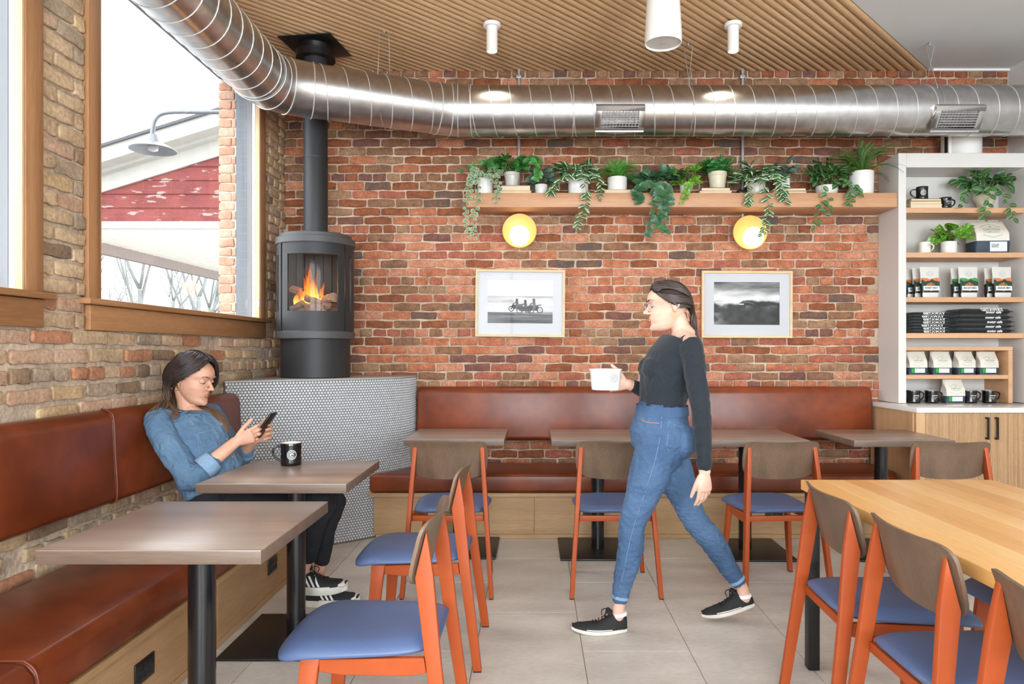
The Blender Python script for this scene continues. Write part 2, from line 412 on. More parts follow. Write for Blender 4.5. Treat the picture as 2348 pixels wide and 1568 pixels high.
# windows --------------------------------------------------------
def window(n, y0, y1, right_detail):
    w_ = empty('window_%d' % n, (XL, y0, ZS)); w_['kind'] = 'structure'
    def B(name, x0, x1, a, b, z0, z1, m, bev=0.002):
        return boxo(name, (x0-XL, x1-XL, a-y0, b-y0, z0-ZS, z1-ZS), m, w_, bevel=bev)
    B('casing', XL+.002, -1.92, y0-.085, y0+.0, 1.528, 3.32, M['oak_trim_v'])
    B('casing', XL+.002, -1.92, y1, y1+.095, 1.528, 3.32, M['oak_trim_v'])
    B('casing', XL+.002, -1.925, y0, y1, 3.238, 3.32, M['oak_trim'])
    B('jamb', -1.953, -1.925, y1-.014, y1-.001, 1.528, 3.23, M['pale_wood'], 0.001)
    B('jamb', -1.953, -1.925, y0+.001, y0+.014, 1.528, 3.23, M['pale_wood'], 0.001)
    B('jamb', -1.953, -1.925, y0+.014, y1-.014, 3.214, 3.232, M['pale_wood'], 0.001)
    B('sill', -2.0, -1.888, y0-.125, y1+.125, 1.503, 1.528, M['oak_trim'], 0.003)
    B('apron', XL+.002, -1.918, y0-.075, y1+.095, 1.392, 1.501, M['oak_trim'], 0.003)
    for a, b in ((y0+.001, y0+.016), (y1-.016, y1-.001)): B('sash_frame', -1.975, -1.9535, a, b, 1.53, 3.23, M['white_vinyl'], 0.001)
    B('sash_frame', -1.975, -1.9535, y0+.016, y1-.016, 3.212, 3.23, M['white_vinyl'], 0.001)
    B('sash_frame', -1.975, -1.9535, y0+.016, y1-.016, 1.53, 1.537, M['white_vinyl'], 0.001)
    B('pane', -1.972, -1.968, y0+.015, y1-.015, 1.536, 3.213, M['glass'], 0)
    B('reveal', -2.085, -1.976, y1-.02, y1-.002, 1.50, 3.23, M['grey_reveal'], 0)
    B('reveal', -2.2, -1.976, y0+.002, y0+.02, 1.50, 3.23, M['grey_reveal'], 0)
    B('reveal', -2.2, -1.976, y0+.02, y1-.02, 3.20, 3.232, M['grey_reveal'], 0)
    B('outer_sill', -2.24, -1.99, y0+.002, y1-.002, 1.47, 1.50, M['grey_reveal'], 0)
    if right_detail:
        ch = MB()
        z = 1.60
        for zz in np.arange(1.60, 3.2, 0.006): ch.ell((.032, y1-.03-y0, zz-ZS), (.0016, .0016, .0028), 6)
        c = ch.build('blind_chain', M['white_vinyl'], w_, smooth=180, recalc=False); c['kind'] = 'stuff'
        B('blind_tensioner', -1.936, -1.922, y1-.028, y1-.014, 1.60, 1.665, M['galv_frame'], 0.004)
    return w_
window(1, 3.13, 4.96, True); window(2, 1.05, 2.67, False); window(3, -1.9, 0.6, False)
# other walls, floor, ceiling -------------------------------------
wr = boxo('wall_right', (XR, XR+0.15, -3.0, YB, -0.1, 3.62), M['white_paint']); wr['kind'] = 'structure'
mb = MB()
for a, b in ((X0, -1.5), (0.6, 1.3), (3.4, XR+.15)): mb.box(a, b, -3.2, -3.0, -.1, 3.62)
for a, b in ((-1.5, .6), (1.3, 3.4)): mb.box(a, b, -3.2, -3.0, -.1, .6); mb.box(a, b, -3.2, -3.0, 2.95, 3.62)
wf = mb.build('wall_front', M['white_paint']); wf['kind'] = 'structure'
for i, (a, b) in enumerate(((-1.5, .6), (1.3, 3.4))):
    wn = empty('window_%d' % (4+i), (a, -3.1, .6)); wn['kind'] = 'structure'
    mb = MB()
    for x0, x1, z0, z1 in ((0, .06, 0, 2.35), (b-a-.06, b-a, 0, 2.35), (.06, b-a-.06, 0, .06), (.06, b-a-.06, 2.29, 2.35), ((b-a)/2-.03, (b-a)/2+.03, .06, 2.29)): mb.box(x0, x1, -.03, .03, z0, z1)
    mb.build('frame', M['black_metal'], wn); boxo('pane', (.06, b-a-.06, -.004, .004, .06, 2.29), M['glass'], wn)
fl = boxo('floor', (XL-.25, XR+.15, -3.2, YB+.2, -.12, -0.004), M['floor_grout']); fl['kind'] = 'structure'
tw, tl = 0.465, 0.915
tm = MB().box(-tw/2+.0016, tw/2-.0016, -tl/2+.0016, tl/2-.0016, -.005, 0).build('tile', M['floor_tile'], fl, bevel=.0008, seg=1)
first = True; k0 = -5
for k in range(-5, 8):
    xc = .21+tw*(k+.5)
    j = 0; y = -0.6-(tl/2 if k % 2 else 0)
    while y < YB:
        a0, a1 = max(y, -0.6), min(y+tl, YB); x0, x1 = max(xc-tw/2, XL), min(xc+tw/2, XR)
        if a1-a0 > .05 and x1-x0 > .05:
            o = tm if first else tm.copy()
            if not first: COL.objects.link(o)
            first = False
            o.location = ((x0+x1)/2, (a0+a1)/2, 0); o.scale = ((x1-x0)/tw, (a1-a0)/tl, 1)
        y += tl
cw = MB(); cw.prism([(XL-.2, -3.2), (XR+.15, -3.2), (XR+.15, YB+.1), (3.07, YB+.1), (3.07, YB), (XL+.0, .48), (XL-.2, .28)], ZC, ZC+.13, 'z')
ceil = cw.build('ceiling', M['ceiling_white']); ceil['kind'] = 'structure'
MB().prism([(XL-.2, .28), (XL, .48), (3.07, YB), (3.07, YB+.1), (XL-.2, YB+.1)], ZC+.01, ZC+.13, 'z').build('ceiling_board', M['dark_board'], ceil)
boxo('edge_trim', (3.09, XR-.005, YB-.03, YB-.001, ZC-.018, ZC-.001), M['white_vinyl'], ceil)
# slats: half-round battens at 45 degrees
pitch = .0552; p = -1.72-.03
dq = Vector((1, 1, 0))/math.sqrt(2); nq = Vector((1, -1, 0))/math.sqrt(2)
prof = [(-.0255, 0.014), (-.0255, .002)]+[(-.0255*math.cos(math.radians(a)), .002-.013*math.sin(math.radians(a))) for a in (20, 45, 70, 90, 110, 135, 160)]+[(.0255, .002), (.0255, .014)]
i = 0
rs = random.Random(9)
while p > -5.24:
    pc = Vector((0, 0, ZC-.003))+nq*p
    vs = []
    for end in (0, 1):
        for a, b in prof:
            q0 = pc+nq*a
            s_ = (XL+.004-q0.x)*math.sqrt(2) if end == 0 else (YB-.006-q0.y)*math.sqrt(2)
            v = q0+dq*s_; v.z += b; vs.append(v)
    s0 = vs[0].copy()
    n = len(prof); mb = MB()
    Rm = Matrix.Rotation(-PI/4, 3, 'Z')
    vs = [Rm @ (v-s0) for v in vs]
    mb.add(vs, [tuple(range(n))[::-1], tuple(range(n, 2*n))]+[(k, (k+1) % n, n+(k+1) % n, n+k) for k in range(n)])
    o = mb.build('slat', M['slat'], ceil, smooth=40); o.location = s0+Vector((0, 0, rs.uniform(-.001, .001))); o.rotation_euler = (0, 0, PI/4)
    p -= pitch; i += 1
# ================================================================ furniture
# ---- corner hearth -------------------------------------------------
HZ = 1.115
hp = [(-1.912, 4.37), (-1.86, 4.42), (-1.70, 4.515), (-1.50, 4.635), (-1.34, 4.74), (-1.20, 4.85), (-1.07, 4.975), (-.985, 5.09), (-.935, 5.20), (-.915, 5.31), (-.91, 5.475)]
hc = [Vector((p[0], p[1])) for p in catmull(hp, 6)]
hearth = empty('hearth', (-1.6, 5.1, 0)); tag(hearth, 'curved corner hearth faced with grey penny tiles under the black stove', 'hearth')
inner = [(XL+.035, 4.37)]+[(p.x, p.y) for p in hc[1:]]+[(-.91, YB-.025), (XL+.035, YB-.025)]
o_ = MB().prism([(a+1.6, b-5.1) for a, b in inner], 0, HZ-.012, 'z').build('core', M['tile_grout'], hearth)
top = [(XL+.035, 4.365)]+[(p.x+.004, p.y-.004) for p in hc[1:]]+[(-.906, YB-.025), (XL+.035, YB-.025)]
MB().prism([(a+1.6, b-5.1) for a, b in top], HZ-.012, HZ, 'z').build('cap', M['hearth_top'], hearth, bevel=.002, seg=1)
# penny tiles along the arc length
cum = [0]
for a, b in zip(hc[:-1], hc[1:]): cum.append(cum[-1]+(b-a).length)
def along(s):
    import bisect
    i = min(max(bisect.bisect(cum, s)-1, 0), len(hc)-2); t = (s-cum[i])/(cum[i+1]-cum[i])
    p = hc[i].lerp(hc[i+1], t); d = (hc[i+1]-hc[i]).normalized(); return p, d, Vector((d.y, -d.x))
pt = MB(); r_ = .0088; sp = .0203; rows = int(1.09/(sp*.866)); smax = cum[-1]-.02
for j in range(rows+1):
    z = HZ-.022-j*sp*.866; s_ = sp*(.5 if j % 2 else 0)+.01
    if z < .01: break
    while s_ < smax:
        p, d, n = along(s_)
        vs = []
        for rr, dep in ((r_, .0), (r_*.93, .0022), (r_*.6, .0030)):
            for k in range(9):
                a = 2*PI*k/9; vs.append((p.x+d.x*rr*math.cos(a)+n.x*dep+1.6, p.y+d.y*rr*math.cos(a)+n.y*dep-5.1, z+rr*math.sin(a)))
        fs = [(q*9+k, q*9+(k+1) % 9, (q+1)*9+(k+1) % 9, (q+1)*9+k) for q in (0, 1) for k in range(9)]+[tuple(range(18, 27))]
        pt.add(vs, fs)
        s_ += sp
o = pt.build('penny_tiles', M['penny'], hearth, smooth=180); o['kind'] = 'stuff'
# ---- wood stove ----------------------------------------------------
SX, SY = -1.546, 5.0
stove = empty('wood_stove', (SX, SY, HZ)); tag(stove, 'tall round dark grey wood stove with a fire burning behind curved glass', 'stove')
A0 = math.radians(-90+12)   # centre of the glass, world angle
def ang(d): return A0+math.radians(d)
zb = lambda z: z-HZ
M['stove_glass'] = glass_mat('stove_glass', ior=1.22)
MB().lathe([(0, 0.002), (.234, .002), (.237, .006), (.237, zb(1.386)), (0, zb(1.386))], 64).build('plinth', M['stove'], stove, smooth=30)
MB().lathe([(0, zb(1.385)), (.264, zb(1.385)), (.267, zb(1.389)), (.267, zb(1.434)), (.262, zb(1.438)), (0, zb(1.438))], 72).build('bottom_rim', M['stove_rim'], stove, smooth=30)
MB().lathe([(.2, zb(2.036)), (.268, zb(2.036)), (.271, zb(2.040)), (.271, zb(2.080)), (.267, zb(2.084)), (.247, zb(2.084)), (.247, zb(2.108)), (.243, zb(2.112)), (0, zb(2.112))], 72).build('lid', M['stove_rim'], stove, smooth=30)
R1 = .262; GZ0, GZ1 = zb(1.572), zb(1.958)
def shell(name, a0, a1, z0, z1, r0=.250, r1=R1, m='stove', par=stove):
    n = max(4, int(abs(a1-a0)/3)); mb = MB()
    mb.lathe([(r0, z0), (r1, z0), (r1, z1), (r0, z1), (r0, z0)], n, a0=ang(a0), a1=ang(a1))
    k = n+1
    mb.f += [tuple(j*k for j in range(4))[::-1], tuple(j*k+n for j in range(4))]; mb.m += [0, 0]
    return mb.build(name, M[m], par, smooth=40)
ZB0, ZB1 = zb(1.438), zb(2.036)
door = shell('door', -51, 51, ZB0, GZ0)
shell('door_rail', -51, 51, GZ1, ZB1, par=door); shell('door_stile', -51, -39, GZ0, GZ1, par=door); shell('door_stile', 39, 51, GZ0, GZ1, par=door)
shell('glass', -39, 39, GZ0, GZ1, .2545, .2565, par=door).data.materials[0] = M['stove_glass']
boxo('handle', (-.005, .005, -.274, -.262, zb(1.70), zb(1.72)), M['black_metal'], door, bevel=.001)
for s1 in (-1, 1):
    shell('side_panel', s1*53.5, s1*58.5, ZB0, ZB1, r1=.266)
    q = shell('side_wall', s1*59, s1*70, ZB0, GZ0, r1=.2625)
    shell('side_wall_rail', s1*59, s1*70, GZ1, ZB1, r1=.2625, par=q)
    shell('side_glass', s1*62.5, s1*70, GZ0, GZ1, .2545, .2565, par=q).data.materials[0] = M['stove_glass']
    shell('side_wall_stile', s1*59, s1*62.5, GZ0, GZ1, r1=.2625, par=q)
shell('back_shell', 70, 290, ZB0, ZB1, r1=.2625)
M['firebrick'] = mat('firebox_lining', (70, 68, 66), 0.7, var=.1, scale=20)
mb = MB(); mb.lathe([(0, zb(1.545)), (.245, zb(1.545)), (.245, zb(1.56)), (0, zb(1.56))], 40)
for d in range(95, 266, 17):
    a = ang(d); mb.box(-.03, .03, -.232, -.222, zb(1.56), zb(2.03), M=Matrix.Rotation(a+PI/2, 4, 'Z'))
mb.lathe([(.2, zb(2.0)), (0, zb(1.99))], 20)
mb.build('firebox_lining', M['firebrick'], stove)
M['log'] = mat('bark', (150, 112, 92), 0.9, col2=(84, 62, 54), scale=30, stretch=(1, 1, 6), bump=.8, bscale=60, bdist=.006)
M['log_end'] = mat('log_end', (176, 140, 112), 0.9, var=.15)
def log(name, a, b, r, seed):
    rr = random.Random(seed); a = Vector(a); b = Vector(b); n = 12; m = 9; mb = MB(); d = (b-a).normalized(); u = d.orthogonal().normalized(); v = d.cross(u); vs = []
    ph = [rr.uniform(.78, 1.12) for _ in range(n)]
    for j in range(m+1):
        c = a.lerp(b, j/m)+u*rr.uniform(-.002, .002)
        for k in range(n):
            t = 2*PI*k/n; q = r*ph[k]*rr.uniform(.94, 1.06); vs.append(c+u*q*math.cos(t)+v*q*math.sin(t))
    mb.add(vs, [(j*n+k, j*n+(k+1) % n, (j+1)*n+(k+1) % n, (j+1)*n+k) for j in range(m) for k in range(n)])
    mb.add([], []); mb.f += [tuple(range(n))[::-1], tuple(range(m*n, (m+1)*n))]; mb.m += [1, 1]
    off = Vector((SX, SY, HZ)); o = mb.build(name, [M['log'], M['log_end']], None, smooth=50); return o
LZ = 1.562
lg = [((-1.66, 4.90, 1.60), (-1.44, 4.845, 1.60), .034), ((-1.62, 5.02, 1.60), (-1.36, 4.98, 1.60), .036),
      ((-1.70, 4.93, 1.735), (-1.50, 4.93, 1.655), .027), ((-1.575, 4.86, 1.668), (-1.40, 4.835, 1.608), .022), ((-1.46, 4.93, 1.655), (-1.375, 4.87, 1.675), .036), ((-1.58, 4.84, 1.63), (-1.67, 4.87, 1.590), .022)]
labs = ['round log at the bottom front of the fire', 'thick log lying at the back of the fire', 'log leaning up at the left of the flames', 'split log crossing the front of the fire', 'stubby log with a round end right of the flames', 'short charred log at the left front of the fire']
for i, (a, b, r) in enumerate(lg):
    o = log('log', a, b, r, i); tag(o, 'brown '+labs[i], 'log', 'logs burning in the stove')
# flames: thin curling sheets of light, closed bodies
def flame_mat():
    m, nt, b = nodes('flame'); L = nt.links.new; nt.nodes.remove(b); o = nt.nodes['Material Output']
    tc = N(nt, 'ShaderNodeTexCoord'); sx = N(nt, 'ShaderNodeSeparateXYZ'); L(tc.outputs['Generated'], sx.inputs[0])
    r = N(nt, 'ShaderNodeValToRGB'); e = r.color_ramp.elements; e[0].position = 0; e[0].color = (1, .62, .2, 1); e[1].position = 1; e[1].color = (.9, .12, .01, 1)
    k = e.new(.35); k.color = (1, .33, .04, 1); L(sx.outputs[2], r.inputs[0])
    em = N(nt, 'ShaderNodeEmission'); L(r.outputs[0], em.inputs[0])
    s = N(nt, 'ShaderNodeMapRange'); s.inputs['To Min'].default_value = 2.6; s.inputs['To Max'].default_value = .7; L(sx.outputs[2], s.inputs[0]); L(s.outputs[0], em.inputs[1])
    t = N(nt, 'ShaderNodeBsdfTransparent'); mx = N(nt, 'ShaderNodeMixShader')
    no = N(nt, 'ShaderNodeTexNoise'); no.inputs['Scale'].default_value = 3; mp = N(nt, 'ShaderNodeMapping'); mp.inputs['Scale'].default_value = (12, 12, 2.2); L(tc.outputs['Object'], mp.inputs[0]); L(mp.outputs[0], no.inputs['Vector'])
    lw = N(nt, 'ShaderNodeLayerWeight'); lw.inputs[0].default_value = .35
    a = N(nt, 'ShaderNodeMath', operation='SUBTRACT'); a.inputs[0].default_value = 1.05; L(lw.outputs['Facing'], a.inputs[1])
    mr = N(nt, 'ShaderNodeMapRange'); mr.inputs['From Min'].default_value = .3; mr.inputs['From Max'].default_value = .62; L(no.outputs[0], mr.inputs[0])
    ml = N(nt, 'ShaderNodeMath', operation='MULTIPLY'); L(a.outputs[0], ml.inputs[0]); L(mr.outputs[0], ml.inputs[1])
    hz = N(nt, 'ShaderNodeMapRange'); hz.inputs['To Min'].default_value = 1; hz.inputs['To Max'].default_value = .35; L(sx.outputs[2], hz.inputs[0])
    m3 = N(nt, 'ShaderNodeMath', operation='MULTIPLY'); m3.use_clamp = True; L(ml.outputs[0], m3.inputs[0]); L(hz.outputs[0], m3.inputs[1])
    L(m3.outputs[0], mx.inputs[0]); L(t.outputs[0], mx.inputs[1]); L(em.outputs[0], mx.inputs[2]); L(mx.outputs[0], o.inputs[0]); return m
FM = flame_mat(); fr = random.Random(4)
fire = empty('fire', (-1.55, 4.92, 1.58)); tag(fire, 'orange fire flaming over the logs inside the stove', 'fire')
for (x, y, z0, h, r) in ((-1.625, 4.87, 1.60, .15, .038), (-1.585, 4.90, 1.60, .22, .042), (-1.548, 4.91, 1.61, .30, .036), (-1.515, 4.90, 1.61, .24, .032), (-1.49, 4.95, 1.62, .17, .028), (-1.60, 4.95, 1.60, .27, .03), (-1.655, 4.93, 1.62, .10, .026), (-1.56, 4.865, 1.60, .12, .03)):
    pts = []; rs_ = []
    for j in range(11):
        t = j/10; pts.append((x+1.55+.012*math.sin(t*5+x*40)*t*1.6, y-4.92+.006*math.sin(t*6+y*30), z0-1.58+h*t)); rs_.append((max(.0015, r*(1-t)**.8*(.65+1.0*t*(1-t)*2)), max(.001, r*.5*(1-t)**.8)))
    MB().tube(pts, rs_, 14, round_ends=False, up=(1, 0, 0)).build('flame', FM, fire, smooth=180)
pl = bpy.data.lights.new('fire_light', 'POINT'); pl.energy = 1.6; pl.color = (1, .42, .12); pl.shadow_soft_size = .05
plo = bpy.data.objects.new('fire_light', pl); COL.objects.link(plo); plo.location = (-1.55, 4.90, 1.74)
# flue
flue = empty('flue_pipe', (SX, SY, 2.112)); tag(flue, 'black round flue pipe rising from the stove to the ceiling', 'pipe')
fz = lambda z: z-2.112
MB().lathe([(.0825, .001), (.0825, fz(2.66)), (.0815, fz(2.663)), (.0815, fz(3.47))], 40).build('lower_pipe', M['stove'], flue, smooth=40)
MB().lathe([(.084, fz(2.655)), (.0845, fz(2.66)), (.084, fz(2.668)), (.082, fz(2.668))], 40).build('joint_band', M['stove'], flue, smooth=40)
MB().lathe([(.082, fz(3.36)), (.135, fz(3.36)), (.135, fz(3.41)), (.11, fz(3.41)), (.115, fz(3.455))], 40).build('collar', M['black'], flue, smooth=40)
boxo('ceiling_plate', (-.19, .19, -.19, .19, fz(3.452), fz(3.458)), M['black'], flue, bevel=.002, rot=(0, 0, math.radians(-8)))
# ---- benches -------------------------------------------------------
def cushion(name, poly, z0, z1, parent, bev=.022, mat_='leather'):
    return MB().prism(poly, z0, z1, 'z').build(name, M[mat_], parent, bevel=bev, seg=4, smooth=60)
def bench_seat_prism(name, prof, t0, t1, ax, parent, bev=.012, shear=None):
    return MB().prism(prof, t0, t1, ax, shear=shear).build(name, M['leather'], parent, bevel=bev, seg=3, smooth=60)
bb = empty('banquette', (0.7, 5.2, 0)); tag(bb, 'long cognac leather bench with oak base along the back brick wall', 'bench')
ox, oy = .7, 5.2
L2 = lambda pts: [(a-ox, b-oy) for a, b in pts]
# seat follows the hearth curve on its left and is cut short at the cabinet
sc = [(-1.15, 4.895), (-1.085, 5.00), (-1.00, 5.11), (-.95, 5.20), (-.915, 5.30), (-.895, 5.41)]
seatp = [(-1.15, 4.89), (2.36, 4.89), (2.48, 4.905), (2.545, 4.95), (2.575, 5.03), (2.58, 5.41)]+sc[::-1][:-1]
cushion('seat_cushion', L2(seatp), .318, .447, bb, .024)
trim = [(-1.152, 4.882), (2.37, 4.882), (2.5, 4.90), (2.565, 4.95), (2.6, 5.03), (2.6, 5.42)]+[(a-.004, b) for a, b in sc[::-1][:-1]]
MB().prism(L2(trim), .292, .317, 'z').build('seat_board', M['bench_oak'], bb, bevel=.002, seg=1)
xs = [-1.115, .0, 1.12, 2.56]
for a, b in zip(xs[:-1], xs[1:]):
    boxo('base_panel', (a+.001-ox, b-.001-ox, 4.905-oy, 4.93-oy, .03, .291), M['bench_oak'], bb, bevel=.001, seg=1)
boxo('plinth', (-1.10-ox, 2.56-ox, 4.902-oy, 4.93-oy, .001, .029), M['bench_oak'], bb, bevel=.001, seg=1)
boxo('carcass', (-.9-ox, 2.56-ox, 4.93-oy, 5.41-oy, .001, .291), M['bench_oak'], bb)
bprof = [(5.385, .617), (5.35, .64), (5.375, .99), (5.40, 1.025), (5.45, 1.03), (5.478, 1.0), (5.478, .617)]
xs = [-.895, 1.03, 2.575]
for a, b in zip(xs[:-1], xs[1:]):
    bench_seat_prism('back_cushion', [(y-oy, z) for y, z in bprof], a+.002-ox, b-.002-ox, 'x', bb, .016)
# left bench
lb = empty('banquette', (-1.65, 3.3, 0)); tag(lb, 'cognac leather bench with oak base under the windows where the woman sits', 'bench')
ox, oy = -1.65, 3.3
sy = [0.45, 1.94, 3.175]
sprof = [(XL+.07, .318), (-1.37, .318), (-1.362, .34), (-1.366, .41), (-1.395, .445), (-1.45, .449), (XL+.07, .445)]
for a, b in zip(sy[:-1], sy[1:]):
    bench_seat_prism('seat_cushion', [(x-ox, z) for x, z in sprof], a+.002-oy, b-.002-oy, 'y', lb, .014)
cushion('seat_cushion', L2([(XL+.07, 3.178), (-1.368, 3.178), (-1.368, 4.68), (-1.5, 4.585), (-1.7, 4.465), (XL+.07, 4.37)]), .318, .447, lb, .022)
MB().prism(L2([(XL+.02, .45), (-1.362, .45), (-1.362, 4.705), (-1.5, 4.61), (-1.7, 4.49), (XL+.02, 4.37)]), .292, .317, 'z').build('seat_board', M['bench_oak_y'], lb, bevel=.002, seg=1)
for a, b in zip([.45, 1.75, 3.10], [1.75, 3.10, 4.66]):
    boxo('base_panel', (-1.412-ox, -1.388-ox, a+.001-oy, b-.001-oy, .03, .291), M['bench_oak_y'], lb, bevel=.001, seg=1)
boxo('plinth', (-1.40-ox, -1.383-ox, .45-oy, 4.67-oy, .001, .029), M['bench_oak_y'], lb, bevel=.001, seg=1)
MB().prism(L2([(XL+.02, .45), (-1.413, .45), (-1.413, 4.64), (-1.6, 4.52), (XL+.02, 4.35)]), .001, .291, 'z').build('carcass', M['bench_oak_y'], lb)
by = [.5, 1.68, 3.10, 4.49]
lprof = [(-1.868, .628), (-1.83, .65), (-1.845, 1.0), (-1.868, 1.038), (-1.905, 1.045), (-1.926, 1.02), (-1.926, .628)]
for a, b in zip(by[:-1], by[1:]):
    last = b > 4.4
    sh = (lambda v: v) if not last else (lambda v: Vector((v.x, v.y-(0.0 if v.y < 0.5 else max(0, (-1.65-.18-v.x-(-1.65)+(-1.65)*0)*0)), v.z)))
    bench_seat_prism('back_cushion', [(x-ox, z) for x, z in lprof], a+.002-oy, (b if not last else 4.37)-.002-oy if False else b-.002-oy, 'y', lb, .018)
    if not last: MB().tube([(x-ox+(.004 if x > -1.9 else 0), b-oy, z+(.004 if z > 1 else 0)) for x, z in catmull([(-1.868, .632), (-1.834, .66), (-1.842, .85), (-1.849, 1.0), (-1.872, 1.032), (-1.9, 1.041)], 4)], .004, 8).build('seam_piping', M['leather_edge'], lb, smooth=180)
for yy in sy[1:]:
    MB().tube([(x-ox, yy-oy, z) for x, z in catmull([(-1.374, .32), (-1.362, .345), (-1.365, .41), (-1.394, .444), (-1.45, .449), (-1.82, .446)], 4)], .0035, 8).build('seam_piping', M['leather_edge'], lb, smooth=180)
# outlets in the bench bases
def outlet(loc, rz, lab, tilt=0):
    o = empty('power_outlet', loc, rz); tag(o, lab, 'outlet', 'black outlets in the bench bases')
    boxo('plate', (-.062, .062, -.006, 0, -.04, .04), M['black'], o, bevel=.002)
    for x in (-.035, 0, .035):
        for z in (-.016, .016):
            boxo('socket', (x-.010, x+.010, -.0072, -.006, z-.011, z+.011), M['rubber'], o, bevel=.001, seg=1)
outlet((-1.387, 2.51, .17), PI/2, 'black power outlet low on the bench base below the nearest table')
outlet((-1.387, 3.74, .17), PI/2, 'black power outlet on the bench base behind the table pole beside the shoes')
outlet((.40, 4.904, .165), 0, 'black power outlet low on the back bench base behind the walking woman')
outlet((1.665, 4.904, .165), 0, 'black power outlet on the back bench base right of the second chair seat')
# ---- tables --------------------------------------------------------
def cafe_table(x, y, lab, wx=.62, wy=.6, rz=0):
    t = empty('cafe_table', (x, y, 0), rz); tag(t, lab, 'table', 'small square cafe tables')
    tt_ = boxo('tabletop', (-wx/2, wx/2, -wy/2, wy/2, .715, .755), M['table_top'], t, bevel=.003, seg=2); tt_.data.materials.append(M['table_edge'])
    for p_ in tt_.data.polygons:
        if p_.normal.z < .3: p_.material_index = 1
    boxo('mounting_plate', (-.13, .13, -.13, .13, .708, .7145), M['black_metal'], t, bevel=.001, seg=1)
    MB().lathe([(.0415, .013), (.0415, .707)], 36).build('pole', M['black_pole'], t, smooth=60)
    boxo('base_plate', (-.255, .255, -.255, .255, .001, .0125), M['black_metal'], t, bevel=.003, seg=2)
    return t
M['black_pole'] = mat('black_pole', (24, 24, 26), 0.22, 0.2, coat=.3)
cafe_table(-.495, 4.66, 'walnut topped cafe table nearest the tiled hearth, on the back bench')
cafe_table(.416, 4.63, 'walnut topped cafe table partly hidden behind the walking woman')
cafe_table(1.375, 4.61, 'walnut topped cafe table on the back bench right of the walking woman')
cafe_table(2.262, 4.61, 'walnut topped cafe table beside the fluted cabinet')
cafe_table(-1.058, 2.25, 'walnut topped cafe table nearest the camera with an empty top', wy=.63)
cafe_table(-1.082, 3.212, 'walnut topped cafe table with the black mug on it', wy=.62)
ct = empty('communal_table', (1.505, 1.99, 0)); tag(ct, 'large honey oak communal table on square black legs', 'table')
wd_ = .792/9
for k in range(9): boxo('stave', (-.396+k*wd_+.00015, -.396+(k+1)*wd_-.00015, -.95, .95, .725, .765), M[['honey', 'honey2', 'honey3', 'honey', 'honey2', 'honey', 'honey3', 'honey2', 'honey'][k]], ct, bevel=.0008 if 0 < k < 8 else .0015, seg=1)
for sx in (-1, 1):
    for s2 in (-1, 1):
        boxo('leg', (sx*.366-.023, sx*.366+.023, s2*.905-.023, s2*.905+.023, .001, .724), M['black_metal'], ct, bevel=.003)
for sx in (-1, 1): boxo('side_rail', (sx*.28-.015, sx*.28+.015, -.88, .88, .685, .724), M['black_metal'], ct, bevel=.002)
for s2 in (-1, 1): boxo('end_rail', (-.34, .34, s2*.905-.015, s2*.905+.015, .685, .724), M['black_metal'], ct, bevel=.002)
